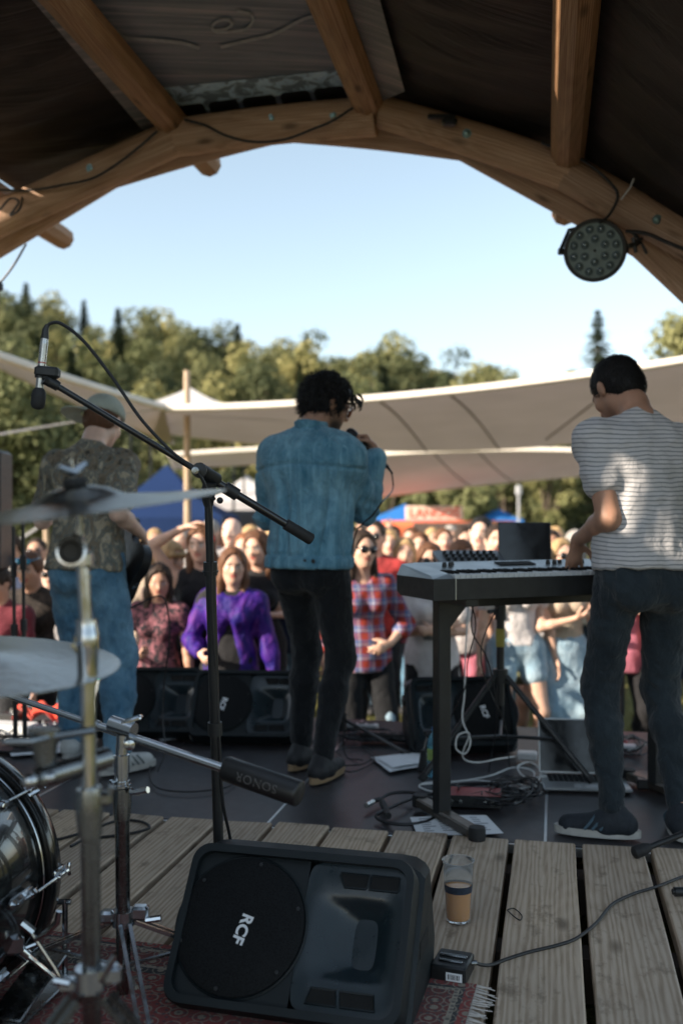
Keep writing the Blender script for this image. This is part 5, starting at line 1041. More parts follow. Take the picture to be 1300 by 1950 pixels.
# prim = dict(t='c'|'e', op='+'|'-', k)
def cap(a, b, ra, rb=None, n=None, s=1.0, k=.02, op='+'): return dict(t='c', a=np.asarray(a, float), b=np.asarray(b, float), ra=ra, rb=ra if rb is None else rb, n=None if n is None else nrm(n), s=s, k=k, op=op)
def ell(c, r, M=None, k=.02, op='+'): return dict(t='e', c=np.asarray(c, float), r=np.asarray(r, float), M=np.eye(3) if M is None else M, k=k, op=op)
def pl(pt, n, k=.004): return dict(t='p', c=np.asarray(pt, float), n=nrm(n), k=k, op='&')
def sdf_mesh(prims, h):
    lo = np.full(3, 1e9); hi = -lo
    def bb(p):
        if p['t'] == 'c': r = max(p['ra'], p['rb']); return np.minimum(p['a'], p['b'])-r, np.maximum(p['a'], p['b'])+r
        r = p['r'].max(); return p['c']-r, p['c']+r
    for p in prims:
        if p['op'] == '+': l, u = bb(p); lo = np.minimum(lo, l); hi = np.maximum(hi, u)
    lo -= 2.5*h; hi += 2.5*h; n = np.ceil((hi-lo)/h).astype(int)+1
    ax = [lo[i]+h*np.arange(n[i]) for i in range(3)]; V = np.full(n, .3, np.float32)
    for p in prims:
        if p['t'] == 'p':
            g = (ax[0]-p['c'][0])[:, None, None]*p['n'][0]+(ax[1]-p['c'][1])[None, :, None]*p['n'][1]+(ax[2]-p['c'][2])[None, None, :]*p['n'][2]; V = np.maximum(V, g.astype(np.float32)); continue
        l, u = bb(p); m = p['k']+3*h; i0 = np.clip(((l-m-lo)/h).astype(int), 0, n-1); i1 = np.clip(((u+m-lo)/h).astype(int)+2, 1, n)
        sl = tuple(slice(i0[i], i1[i]) for i in range(3))
        if any(i1[i]-i0[i] < 1 for i in range(3)): continue
        X, Y, Z = np.meshgrid(ax[0][sl[0]], ax[1][sl[1]], ax[2][sl[2]], indexing='ij', sparse=False)
        if p['t'] == 'c':
            a, b = p['a'], p['b']; d = b-a; L2 = d@d; px, py, pz = X-a[0], Y-a[1], Z-a[2]
            t = np.clip((px*d[0]+py*d[1]+pz*d[2])/L2, 0, 1) if L2 > 1e-12 else np.zeros_like(px)
            px -= t*d[0]; py -= t*d[1]; pz -= t*d[2]; q2 = px*px+py*py+pz*pz
            if p['n'] is not None: o = px*p['n'][0]+py*p['n'][1]+pz*p['n'][2]; q2 = q2+(p['s']**2-1)*o*o
            D = np.sqrt(q2)-(p['ra']+(p['rb']-p['ra'])*t)
        else:
            M = p['M']; x, y, z = X-p['c'][0], Y-p['c'][1], Z-p['c'][2]; q = [x*M[0, i]+y*M[1, i]+z*M[2, i] for i in range(3)]
            k0 = np.sqrt(sum((q[i]/p['r'][i])**2 for i in range(3))); k1 = np.sqrt(sum((q[i]/p['r'][i]**2)**2 for i in range(3)))+1e-9; D = k0*(k0-1)/k1
        v = V[sl]; k = p['k']; D = D.astype(np.float32)
        if p['op'] == '+': hh = np.clip(.5+.5*(v-D)/k, 0, 1); V[sl] = v*(1-hh)+D*hh-k*hh*(1-hh)
        else: D = -D; hh = np.clip(.5-.5*(v-D)/k, 0, 1); V[sl] = v*(1-hh)+D*hh+k*hh*(1-hh)
    ins = V < 0; c = [s-1 for s in V.shape]; S_ = np.zeros(c+[3], np.float32); N_ = np.zeros(c, np.float32)
    for axis in range(3):
        o = [1, 2]; o = [i for i in range(3) if i != axis]
        for da in (0, 1):
            for db_ in (0, 1):
                s0 = [slice(0, c[i]) for i in range(3)]; s0[o[0]] = slice(da, da+c[o[0]]); s0[o[1]] = slice(db_, db_+c[o[1]]); s1 = list(s0); s1[axis] = slice(1, 1+c[axis])
                a = V[tuple(s0)]; b = V[tuple(s1)]; x = (a < 0) != (b < 0); t = np.where(x, a/(a-b+1e-12), 0); N_ += x
                S_[..., axis] += np.where(x, t, 0); S_[..., o[0]] += x*da; S_[..., o[1]] += x*db_
    idx = np.argwhere(N_ > 0); act = N_ > 0; vid = np.full(c, -1, np.int64); vid[act] = np.arange(len(idx))
    verts = lo+h*(idx+S_[act]/N_[act][:, None]); F_ = []
    for axis in range(3):
        o = [(axis+1) % 3, (axis+2) % 3]; s0 = [slice(None)]*3; s1 = [slice(None)]*3; s0[axis] = slice(0, -1); s1[axis] = slice(1, None)
        a = ins[tuple(s0)]; b = ins[tuple(s1)]; e = np.argwhere(a != b)
        e = e[(e[:, o[0]] > 0) & (e[:, o[1]] > 0) & (e[:, o[0]] < c[o[0]]) & (e[:, o[1]] < c[o[1]])]
        if not len(e): continue
        def cell(d0, d1): q = e.copy(); q[:, o[0]] -= d0; q[:, o[1]] -= d1; return vid[q[:, 0], q[:, 1], q[:, 2]]
        q = np.stack([cell(1, 1), cell(0, 1), cell(0, 0), cell(1, 0)], 1); fl = ~a[e[:, 0], e[:, 1], e[:, 2]]; q[fl] = q[fl][:, ::-1]; F_.append(q)
    return verts, np.concatenate(F_)
def vnormals(v, f):
    a = np.cross(v[f[:, 2]]-v[f[:, 0]], v[f[:, 3]]-v[f[:, 1]]); N = np.zeros_like(v)
    for i in range(4): np.add.at(N, f[:, i], a)
    return N/(np.linalg.norm(N, axis=1)[:, None]+1e-12)
def smooth_v(v, f, it=1, w=.5):
    for _ in range(it):
        S_ = np.zeros_like(v); C_ = np.zeros(len(v))
        for i in range(4):
            j = (i+1) % 4; np.add.at(S_, f[:, i], v[f[:, j]]); np.add.at(S_, f[:, j], v[f[:, i]]); np.add.at(C_, f[:, i], 1); np.add.at(C_, f[:, j], 1)
        v = v*(1-w)+S_/C_[:, None]*w
    return v
def nz(p, scale, seed, oct=3):
    rs = np.random.RandomState(seed); out = np.zeros(len(p)); amp = 1.0; q = p/np.asarray(scale)
    for o in range(oct):
        for k in range(4):
            d = rs.normal(size=3); d /= np.linalg.norm(d); ph = rs.uniform(0, 6.28); w = np.sin(q@(rs.normal(size=3)*.7)+ph)
            out += amp*np.sin(q@d*2*math.pi*.7*(2**o)+w*1.5+ph*2)/4
        amp *= .5
    return out
def ridge(p, scale, seed): return 1-2*np.abs(nz(p, scale, seed, 2))
def mk(name, prims, h, m, parent, disp=None, attr=None, sm=1):
    v, f = sdf_mesh(prims, h); v = smooth_v(v, f, sm)
    if disp is not None: N = vnormals(v, f); v = v+N*disp(v, N)[:, None]
    me = bpy.data.meshes.new(name); me.vertices.add(len(v)); me.vertices.foreach_set('co', v.astype(np.float32).ravel())
    me.loops.add(len(f)*4); me.loops.foreach_set('vertex_index', f.ravel().astype(np.int32)); me.polygons.add(len(f)); me.polygons.foreach_set('loop_start', np.arange(0, len(f)*4, 4, dtype=np.int32))
    me.update(calc_edges=True); me.polygons.foreach_set('use_smooth', [True]*len(f)); me.materials.append(m)
    if attr:
        for an, fn in attr.items(): at = me.attributes.new(an, 'FLOAT', 'POINT'); at.data.foreach_set('value', fn(v).astype(np.float32))
    me.validate(); o = bpy.data.objects.new(name, me); col_link(o); o.parent = parent; return o
def ik(a, t, l1, l2, hint):
    a, t, hint = map(lambda q: np.asarray(q, float), (a, t, hint)); d = t-a; L = np.linalg.norm(d); L = min(L, (l1+l2)*.999); dn = nrm(d); t = a+dn*L
    x = (l1*l1-l2*l2+L*L)/(2*L); y = math.sqrt(max(0, l1*l1-x*x)); hp = hint-dn*(hint@dn); return a+dn*x+nrm(hp)*y, t
_sk = {}
def skin(tone):
    if tone in _sk: return _sk[tone]
    c = {0: (.62, .39, .29), 1: (.50, .29, .20), 2: (.38, .21, .14), 3: (.70, .47, .37)}[tone]
    t = NT('skin_%d' % tone); n = t.noise(t.coord((.05,)*3), 4); b = t.ramp(n, [(.3, tuple(x*.88 for x in c)), (.7, tuple(min(1, x*1.08) for x in c))])
    at = lambda nm: (lambda x: (setattr(x, 'attribute_name', nm), x.outputs['Fac'])[1])(t.n('ShaderNodeAttribute'))
    b = t.mix(at('lip'), b, (.42, .13, .11)); b = t.mix(at('stubble'), b, (.05, .035, .028)); b = t.mix(at('brow'), b, (.035, .022, .016)); b = t.mix(at('eyewhite'), b, (.55, .52, .50)); b = t.mix(at('pupil'), b, (.02, .015, .012))
    t.base(b); t.set(rough=.48, spec=.35); t.b.inputs['Subsurface Weight'].default_value = .08; t.b.inputs['Subsurface Radius'].default_value = (.02, .008, .004); t.bump(t.noise(t.coord((.004,)*3), 2), .15, .001); _sk[tone] = t.m; return t.m
def hairm(name, c):
    if name in _mc: return _mc[name]
    t = NT(name); n = t.noise(t.coord((.006, .006, .05)), 4, .7, .8); t.base(t.ramp(n, [(.3, tuple(x*.55 for x in c)), (.7, tuple(min(1, x*1.4) for x in c))])); t.set(rough=.55, spec=.25); t.bump(n, .6, .006); _mc[name] = t.m; return t.m
HB, HD, HBR, HBL, HG, HR = hairm('hair_black', (.012, .011, .011)), hairm('hair_dark', (.035, .022, .015)), hairm('hair_brown', (.12, .055, .028)), hairm('hair_blonde', (.42, .28, .14)), hairm('hair_grey', (.30, .28, .26)), hairm('hair_red', (.22, .09, .04))
def head_prims(C, M, fem=False, k=.018):
    """C: centre of the head, M: columns right/forward/up"""
    q = lambda x, y, z: C+M@A_(x, y, z); w = .95 if fem else 1.0
    P_ = [ell(q(0, -.012, .028), (.077*w, .096, .088), M, .02), ell(q(0, .028, -.02), (.063*w, .066, .075), M, .03), ell(q(0, .045, -.075), (.040*w, .042, .036), M, .035), ell(q(0, .070, -.094), (.020, .017, .016), M, .02),
          cap(q(-.045*w, -.0, -.06), q(.045*w, .0, -.06), .028, .028, k=.03), cap(q(-.035, .080, .024), q(.035, .080, .024), .011, .011, k=.018),
          cap(q(0, .088, .014), q(0, .108, -.026), .0085, .0125, k=.012), cap(q(-.013, .098, -.030), q(.013, .098, -.030), .0075, k=.010),
          ell(q(-.031, .098, .003), (.017, .014, .012), M, .012, '-'), ell(q(.031, .098, .003), (.017, .014, .012), M, .012, '-'), ell(q(-.031, .080, .002), (.0135, .013, .011), M, .004), ell(q(.031, .080, .002), (.0135, .013, .011), M, .004),
          cap(q(-.020, .084, -.054), q(.020, .084, -.054), .0068, k=.006), cap(q(-.017, .083, -.064), q(.017, .083, -.064), .0072, k=.006), ell(q(-.045, .058, -.022), (.022, .022, .022), M, .02), ell(q(.045, .058, -.022), (.022, .022, .022), M, .02)]
    for s in (-1, 1): P_ += [ell(q(s*.083*w, -.008, -.004), (.010, .021, .033), M@rotm((0, 0, 1), s*.35), .010), ell(q(s*.094*w, .0, .0), (.006, .010, .018), M@rotm((0, 0, 1), s*.35), .006, '-')]
    return P_
def face_attrs(C, M, beard=0):
    iv = lambda v: (v-C)@M
    def blob(pts, r, sc=(1, 1, 1)):
        def f(v):
            q = iv(v); o = np.zeros(len(v))
            for p in pts: d = np.sqrt((((q-np.array(p))/np.array(sc))**2).sum(1)); o = np.maximum(o, np.clip((r-d)/(r*.25)+.5, 0, 1))
            return o
        return f
    return {'lip': blob([(-.012, .09, -.056), (0, .092, -.057), (.012, .09, -.056)], .011, (1.2, 2, .9)), 'brow': blob([(s*x, .092, .024) for s in (-1, 1) for x in (.022, .032, .042)], .008, (1.3, 3, .75)),
            'eyewhite': blob([(s*.031, .092, .002) for s in (-1, 1)], .0125, (1.15, 3, .62)), 'pupil': blob([(s*.031, .095, .002) for s in (-1, 1)], .0072, (1, 3, 1)),
            'stubble': (lambda v: beard*np.clip(1-np.abs(((iv(v)-np.array((0, .03, -.075)))/np.array((.085, .085, .05)))**2).sum(1)**.5, 0, .35)/.35*(iv(v)[:, 2] < -.02)) if beard else (lambda v: np.zeros(len(v)))}
def hand_prims(W, d, n, side, curl=.35, spread=.10, scale=1.0, grip=False, thin=1.0):
    """W wrist, d finger direction, n palm normal (palm faces n), side +1 when the thumb lies at +cross(d,n)"""
    d = nrm(d); n = np.asarray(n, float); n = nrm(n-d*(n@d)); s = np.cross(d, n)*side; P_ = []; S_ = scale
    P_.append(cap(W+d*.022*S_, W+d*.075*S_, .026*S_, .036*S_, n, 2.2, k=.012)); P_.append(cap(W-d*.01, W+d*.02*S_, .024*S_, .026*S_, n, 1.5, k=.015))
    Ls = [(.043, .026, .020), (.048, .030, .022), (.045, .028, .021), (.036, .021, .018)]
    for i in range(4):
        off = (.030-.020*i)*S_; b = W+d*(.090-(.006 if i in (0, 2) else 0)-(.014 if i == 3 else 0))*S_+s*off; dd = nrm(d+s*spread*(1.5-i)/1.5); c = curl*(1+.12*i); p_ = b; r = (.0088 if i != 3 else .0076)*S_*thin
        for j, L in enumerate(Ls[i]):
            ang = c*(1 if j else .8) if not grip else (1.25 if j == 0 else 1.35 if j == 1 else .8); axr = np.cross(dd, n); dd = nrm(rotm(axr, ang)@dd); e = p_+dd*L*S_; P_.append(cap(p_, e, r, r*.9, k=.004 if j else .008)); p_ = e; r *= .92; 
    t0 = W+d*.028*S_+s*.024*S_; td = nrm(d*.62+s*.75+n*(.35 if not grip else .9)); t1 = t0+td*.040*S_; P_.append(cap(t0, t1, .0135*S_*thin, .0108*S_*thin, k=.012)); td = nrm(td*.6+d*.7+n*(.35 if not grip else .8)-s*(.5 if grip else 0)); t2 = t1+td*.030*S_; P_.append(cap(t1, t2, .0105*S_*thin, .0095*S_*thin, k=.004)); td = nrm(td+n*.3); P_.append(cap(t2, t2+td*.024*S_, .0095*S_*thin, .008*S_*thin, k=.004))
    return P_
def build_person(label, loc, yaw, H, o):
    """person facing local +Y. o: option dict"""
    root = thing('person', label, 'person', loc, o.get('group'), yaw); s = H/1.75; fem = o.get('fem', False); h = o.get('vox', .012)*1.0
    lean, tilt, tw = o.get('lean', 0), o.get('tilt', 0), o.get('twist', 0); bs = o.get('build', 1.0)
    hip = A_(o.get('hx', 0), o.get('hy', 0), .925-o.get('drop', 0))*s
    TM = rotm((0, 0, 1), tw)@rotm((0, 1, 0), tilt)@rotm((1, 0, 0), -lean); X, Y, Z = TM[:, 0], TM[:, 1], TM[:, 2]
    T = lambda x, y, z: hip+TM@A_(x, y, z)*s
    sw = (.165 if fem else .185)*bs; hd = o.get('head', (0, 0, 0))  # yaw, pitch(down+), roll
    HM = rotm((0, 0, 1), tw+hd[0])@rotm((1, 0, 0), -hd[1]-lean*.4)@rotm((0, 1, 0), hd[2])
    neck0, neck1 = T(0, -.005, .53), T(0, .012+o.get('hfwd', 0)*.5, .60); HC = neck1+TM@A_(0, o.get('hfwd', 0)*.5, 0)*s+HM@A_(0, .012, .085)*s
    sh = {sd_: T(sd_*sw, -.005+o.get('shy', {}).get(sd_, 0), .448+o.get('shz', {}).get(sd_, 0)) for sd_ in (-1, 1)}
    def rel(q): return hip*A_(1, 1, 1)+A_(*q)*s
    arms = {}; defh = {-1: (-.27, .04, -.10), 1: (.27, .04, -.10)}
    for sd_ in (-1, 1):
        a = o.get('arm', {}).get(sd_, {}); tgt = a['fn'](HC, HM, s) if 'fn' in a else rel(a.get('to', defh[sd_])); hint = A_(*a.get('hint', (sd_*.4, -1, -.3))); el, wr = ik(sh[sd_], tgt, .285*s, .255*s, hint); arms[sd_] = (sh[sd_], el, wr, a)
    hipj = {sd_: hip+rotm((0, 0, 1), tw*.4)@A_(sd_*.092*(1.05 if fem else 1), 0, -.01)*s for sd_ in (-1, 1)}; legs = {}
    for sd_ in (-1, 1):
        f = o.get('leg', {}).get(sd_, {}); ft = A_(*f.get('to', (sd_*.12, 0)), f.get('z', .085))*A_(1, 1, 1)*s if len(f.get('to', (0, 0))) == 2 else A_(*f['to'])*s
        kn, an = ik(hipj[sd_], ft, .435*s, .425*s, A_(*f.get('hint', (sd_*.1, 1, 0)))); legs[sd_] = (hipj[sd_], kn, an, f.get('toe', sd_*.25))
    def torso(inf=0.0):
        w = bs; ch = .150*w if not fem else .132*w; wa = .135*w if not fem else .112*w; hp_ = .150*w if not fem else .158*w
        L = [cap(T(-.045, 0, .0), T(.045, 0, .0), hp_*.72*s+inf, None, Y, 1.15, .05), cap(T(0, 0, .02), T(0, .005, .16), hp_*s*.95+inf, wa*s+inf, Y, 1.45, .05), cap(T(0, .005, .16), T(0, .0, .36), wa*s+inf, ch*s+inf, Y, 1.35, .05),
             cap(T(-sw*.52, 0, .385), T(sw*.52, 0, .385), .086*s*w+inf, None, Y, 1.0, .05), cap(T(-sw*.85, 0, .445), T(sw*.85, 0, .445), .055*s+inf*.8, None, k=.04), cap(T(-.035, -.015, .515), T(-sw*.85, -.005, .462), .042*s+inf*.7, .038*s+inf*.7, k=.035), cap(T(.035, -.015, .515), T(sw*.85, -.005, .462), .042*s+inf*.7, .038*s+inf*.7, k=.035), cap(T(0, -.012, .46), neck0, .07*s+inf*.6, .05*s+inf*.3, k=.04)]
        for sd_ in (-1, 1):
            L += [ell(T(sd_*.065, -.06, -.06), A_(.08, .07, .085)*s*bs+inf, TM, .04)]
            if fem: L += [ell(T(sd_*.068, .085, .335), A_(.055, .05, .055)*s+inf, TM, .03)]
            L += [ell(T(sd_*.08, -.055, .40), A_(.07, .045, .09)*s+inf, TM, .04)]
        return L
    def armp(sd_, inf=0.0, upto=2.0, k=.03):
        S0, E, W, _ = arms[sd_]; L = [ell(S0, A_(.054, .054, .054)*s*bs+inf*.9, None, k)]; r = (.050, .042, .040, .024) if not fem else (.042, .035, .034, .021); r = [x*s*(.5+.5*bs)+inf for x in r]
        if upto >= 1: L += [cap(S0, E, r[0], r[1], k=k)]
        else: L += [cap(S0, S0+(E-S0)*upto, r[0], r[0]+(r[1]-r[0])*upto, k=k)]
        if upto > 1:
            M_ = E+(W-E)*min(.3, upto-1); L += [cap(E, M_, r[1]*.95, r[2]*1.02, k=.02)]; e = E+(W-E)*(upto-1); f = (upto-1-.3)/.7; L += [cap(M_, e, r[2]*1.02, r[2]+(r[3]-r[2])*max(0, f), k=.02)]
        return L
    def legp(sd_, inf=0.0, upto=2.0, k=.03, taper=1.0):
        a, kn, an, _ = legs[sd_]; L = []; rt = (.085 if not fem else .088)*bs; R_ = [rt*s+inf, .058*s+inf*taper, .055*s+inf*taper, .036*s+inf*taper]
        if upto <= 1: e = a+(kn-a)*upto; L.append(cap(a, e, R_[0], R_[0]+(R_[1]-R_[0])*upto, k=k)); return L
        L.append(cap(a, kn, R_[0], R_[1], k=k)); d = an-kn; back = nrm(np.cross(np.cross(d, A_(0, 1, 0)), d)); M_ = kn+d*.32-nrm(A_(0, 1, 0))*.012*s
        L += [cap(kn, M_, R_[1]*.95, R_[2], k=k), cap(M_, kn+d*min(1, upto-1), R_[2], R_[2]+(R_[3]-R_[2])*min(1, upto-1), k=k)]; return L
    # ---- body: one continuous mesh
    B_ = torso(-.010)+head_prims_scaled(HC, HM, s, fem)+[cap(neck0, neck1, .056*s, .052*s, k=.03), cap(neck1, HC+HM@A_(0, -.012, -.05)*s, .052*s, .050*s, k=.03)]
    hands = []
    for sd_ in (-1, 1):
        S0, E, W, a = arms[sd_]; B_ += armp(sd_); fd = A_(*a['dir']) if 'dir' in a else W-E; pn = A_(*a.get('palm', (-sd_, .2, 0))); hs = (.92 if fem else 1.0)*s*o.get('hands', 1)
        cr = np.cross(nrm(fd), pn); up_t = A_(*a.get('thumb', (0, 1, .2))); side = 1 if cr@up_t > 0 else -1
        hp2 = hand_prims(W, fd, pn, side, a.get('curl', .35), a.get('spread', .10), hs, a.get('grip', False), o.get('thin', 1.0)); B_ += hp2; arms[sd_] = (S0, E, W, a)
        B_ += legp(sd_, -.006); an, toe = legs[sd_][2], legs[sd_][3]; td = A_(math.sin(toe), math.cos(toe), 0); gz = an[2]-.085*s
        B_ += [cap(an, an*A_(1, 1, 0)+A_(0, 0, gz+.035*s)-td*.03*s, .036*s, .032*s, k=.02), cap(an*A_(1, 1, 0)+A_(0, 0, gz+.03*s), an*A_(1, 1, 0)+A_(0, 0, gz+.022*s)+td*.13*s, .034*s, .026*s, k=.03)]
    body = mk('body', B_, h, skin(o.get('skin', 0)), root, attr=face_attrs_s(HC, HM, s, o.get('beard', 0)), sm=1)
    ctx = dict(root=root, T=T, TM=TM, HC=HC, HM=HM, arms=arms, legs=legs, hip=hip, s=s, torso=torso, armp=armp, legp=legp, neck0=neck0, neck1=neck1, body=body, h=h, sh=sh)
    fold = o.get('fold', .004)
    def dsp(amp, sc=(.09, .09, .14), seed=1): return lambda v, N: amp*nz(v, sc, seed, 3)+amp*.5*ridge(v, (.10, .10, .07), seed+5)
    sd0 = abs(hash(label)) % 1000 if False else sum(map(ord, label)) % 997
    # ---- legwear
    lw = o.get('legs', ('jeans', None, 2.0)); lm = lw[1]
    if lm is not None:
        up_ = lw[2]; inf = lw[3] if len(lw) > 3 else .012
        L = [q for q in torso(.006)[:2]]+[torso(.006)[k_] for k_ in (7, 9 if fem else 9) if k_ < len(torso())]
        L = torso(.009)[:2]+[ell(T(sd_*.065, -.055, -.06), A_(.08, .07, .085)*s*bs+.008, TM, .04) for sd_ in (-1, 1)]
        for sd_ in (-1, 1): L += legp(sd_, inf, up_)
        zt = T(0, 0, o.get('waist', .09)); L += [pl(zt, Z)]
        if up_ > 1:
            for sd_ in (-1, 1): pass
        if lw[0] == 'skirt':
            L += [cap(T(0, 0, .0), T(0, 0, -.30*up_), .15*s, .20*s, Y, 1.25, .05)]; L += [pl(T(0, 0, -.30*up_-.02), -Z)]
        if lw[0] == 'maxi': L += [cap(T(0, 0, .0), hip*A_(1, 1, 0)+A_(0, 0, .20*s), .15*s, .21*s, Y, 1.2, .05), pl(A_(0, 0, .14*s), (0, 0, -1))]
        trousers = mk({'jeans': 'trousers', 'shorts': 'shorts', 'skirt': 'skirt', 'maxi': 'skirt'}[lw[0]], L, h, lm, root, disp=dsp(fold, seed=sd0)); ctx['trousers'] = trousers
    # ---- top
    tp = o.get('top')
    if tp:
        inf = tp.get('inf', .012); L = torso(inf); hem = tp.get('hem', -.02)
        if tp.get('loose'): L.append(cap(T(0, 0, .30), T(0, 0, min(hem, -.02)-.04), (.150*bs)*s+inf, (.155*bs+tp['loose'])*s+inf, Y, 1.35, .05))
        if hem < -.05 : L.append(cap(T(0, 0, .05), T(0, 0, hem-.03), (.155*bs)*s+inf, (.165*bs+tp.get('flare', 0))*s+inf, Y, 1.25, .05))
        sl_ = tp.get('sleeve', .55)
        for sd_ in (-1, 1):
            if sl_ > 0: L += armp(sd_, inf+tp.get('sinf', .006), sl_)
        L.append(ell(T(0, .05, .572), A_(.068, .080, .05 if not tp.get('vneck') else .11)*s, TM, .01, '-'))
        if sl_ <= 0:
            for sd_ in (-1, 1): L.append(ell(sh[sd_]+TM@A_(sd_*.02, 0, .0)*s, A_(.062, .09, .085)*s, TM, .01, '-'))
        L.append(pl(T(0, 0, hem), -Z))
        if sl_ > 0 and sl_ < 2: pass
        ctx['shirt'] = mk(tp.get('name', 'shirt'), L, h, tp['m'], root, disp=dsp(tp.get('fold', fold), seed=sd0+3))
    # ---- shoes
    shm = o.get('shoe', SHOE_DARK)
    if o.get('shoes', True):
        for sd_ in (-1, 1):
            an, toe = legs[sd_][2], legs[sd_][3]; td = A_(math.sin(toe), math.cos(toe), 0); gz = an[2]-.085*s; g0 = an*A_(1, 1, 0)+A_(0, 0, gz)
            L = [cap(g0-td*.045*s+A_(0, 0, .042*s), g0+td*.02*s+A_(0, 0, .045*s), .042*s, .045*s, k=.03), cap(g0+td*.02*s+A_(0, 0, .038*s), g0+td*.15*s+A_(0, 0, .028*s), .044*s, .036*s, k=.03), cap(g0-td*.03*s+A_(0, 0, .05*s), g0-td*.01*s+A_(0, 0, .08*s), .040*s, .042*s, k=.02), pl(g0+A_(0, 0, .004), (0, 0, -1))]
            so = mk('shoe', L, min(h, .010), shm, root); sl2 = MB(); 
            if o.get('vox', .012) < .009:
                pr = []
                for k in range(20):
                    a = 2*math.pi*k/20; y = math.cos(a)*.148+.052; x = math.sin(a)*(.044+.006*max(0, math.cos(a))); q = g0+td*y*s+A_(td[1], -td[0], 0)*x*s; pr.append(Vector(q)+Vector((0, 0, .001)))
                sl2.prism(pr, Vector((0, 0, .026))); me_o = sl2; mesh = bpy.data.meshes.new('sole'); mesh.from_pydata([tuple(v) for v in sl2.v], [], sl2.f); mesh.materials.append(o.get('sole', SOLE_W)); so2 = bpy.data.objects.new('sole', mesh); col_link(so2); so2.parent = so
            ctx.setdefault('shoes', []).append((so, g0, td))
    # ---- hair
    hr = o.get('hair'); q = lambda x, y, z: HC+HM@A_(x, y, z)*s
    if hr:
        kind, hm = hr[0], hr[1]; th = {'short': .010, 'crop': .005, 'long': .014, 'bun': .010, 'curly': .018, 'fringe': .014}[kind]
        L = [ell(q(0, -.016, .030), A_(.079+th, .097+th, .090+th)*s, HM, .02)]
        if kind in ('short', 'curly', 'crop'): L += [ell(q(0, -.05, -.02), A_(.070+th*.6, .058+th*.6, .065)*s, HM, .02)]
        L += [ell(q(0, .088, .002), A_(.066, .080, .086)*s, HM, .008, '-'), ell(q(0, .045, -.12), A_(.12, .11, .085)*s, HM, .015, '-')] 
        if kind in ('short', 'curly', 'crop'):
            for sd_ in (-1, 1): L.append(ell(q(sd_*.095, .01, -.015), A_(.022, .03, .038)*s, HM, .01, '-'))
            L.append(pl(q(0, -.05, -.082), HM@A_(0, .15, -1)))
        if kind in ('long', 'fringe'):
            ln = hr[2] if len(hr) > 2 else .28
            L += [cap(q(0, -.055, .0), T(0, -.075, .50-ln*.45), .075*s, .055*s, X*0+Y, 1.5, .03)]
            for sd_ in (-1, 1):
                L += [cap(q(sd_*.070, -.01, .02), q(sd_*.078, .0, -.09), .026*s, .028*s, k=.02), cap(q(sd_*.078, .0, -.09), T(sd_*.085, .055, .50-ln*.5), .030*s, .020*s, k=.02)]
            if kind == 'fringe': L.append(cap(q(-.05, .088, .048), q(.05, .088, .048), .020*s, k=.02))
        if kind == 'bun': L += [ell(q(0, -.10, .085), A_(.04, .04, .04)*s, HM, .015)]
        amp = {'short': .004, 'crop': .0015, 'long': .005, 'bun': .003, 'curly': .012, 'fringe': .005}[kind]
        ctx['hair'] = mk('hair', L, min(h, .009), hm, root, disp=lambda v, N: amp*nz(v, (.035, .035, .035) if kind == 'curly' else (.03, .03, .10), sd0, 3))
    # ---- glasses
    gl = o.get('glasses')
    if gl:
        gm_, up2 = gl; dz = .075 if up2 else .002; dy = -.005 if up2 else 0; m = MB()
        for sd_ in (-1, 1):
            c_ = Vector(q(sd_*.033, .103+dy, dz)); ax = Vector(HM@A_(sd_*.12, 1, .25 if up2 else 0)); m.lathe([(.0, -.002), (.026*s, -.002), (.026*s, .002), (0, .0035)], c_, ax, 12, cap=False)
        me = bpy.data.meshes.new('sunglasses'); m.tube([Vector(q(-.07, .09+dy, dz+.008)), Vector(q(-.03, .108+dy, dz+.014)), Vector(q(0, .11+dy, dz+.010)), Vector(q(.03, .108+dy, dz+.014)), Vector(q(.07, .09+dy, dz+.008))], .003, 5)
        for sd_ in (-1, 1): m.tube([Vector(q(sd_*.07, .09+dy, dz+.008)), Vector(q(sd_*.086, .0+dy, dz+.012))], .003, 5)
        me.from_pydata([tuple(v) for v in m.v], [], m.f); me.materials.append(gm_); me.polygons.foreach_set('use_smooth', [True]*len(me.polygons)); g = bpy.data.objects.new('sunglasses', me); col_link(g); g.parent = root
    return ctx
def head_prims_scaled(C, M, s, fem):
    L = head_prims(np.zeros(3), np.eye(3), fem)
    for p in L:
        if p['t'] == 'c': p['a'] = C+M@p['a']*s; p['b'] = C+M@p['b']*s; p['ra'] *= s; p['rb'] *= s
        else: p['c'] = C+M@p['c']*s; p['r'] = p['r']*s; p['M'] = M@p['M']
    return L
def face_attrs_s(C, M, s, beard):
    base = face_attrs(np.zeros(3), np.eye(3), beard); return {k: (lambda v, f=f: f(((v-C)@M)/s)) for k, f in base.items()}
def local_obj(name, mb, m, parent, smooth=True):
    """mesh given in the person's own coordinates"""
    me = bpy.data.meshes.new(name); me.from_pydata([tuple(v) for v in mb.v], [], mb.f); me.materials.append(m)
    if smooth: me.polygons.foreach_set('use_smooth', [True]*len(me.polygons)); me.set_sharp_from_angle(angle=R(40))
    o = bpy.data.objects.new(name, me); col_link(o); o.parent = parent; return o
SHOE_DARK = mat('shoe_dark', (.015, .015, .017), .6, 0, .2, .05, .3, .004, .0006); SHOE_W = mat('shoe_white', (.45, .45, .43), .6, 0, .15, .05, .3, .004, .0006); SOLE_W = mat('sole_white', (.42, .41, .38), .7, 0, .1, .05, .3, .004, .0006); SOLE_T = mat('sole_tan', (.30, .20, .11), .7, 0, .2, .05)
SUNG = mat('dark_lens', (.01, .01, .012), .12, 0, .1, .1, 0, coat=.5); BLENS = mat('blue_lens', (.03, .25, .42), .12, .4, .1, .1, 0, coat=.5)
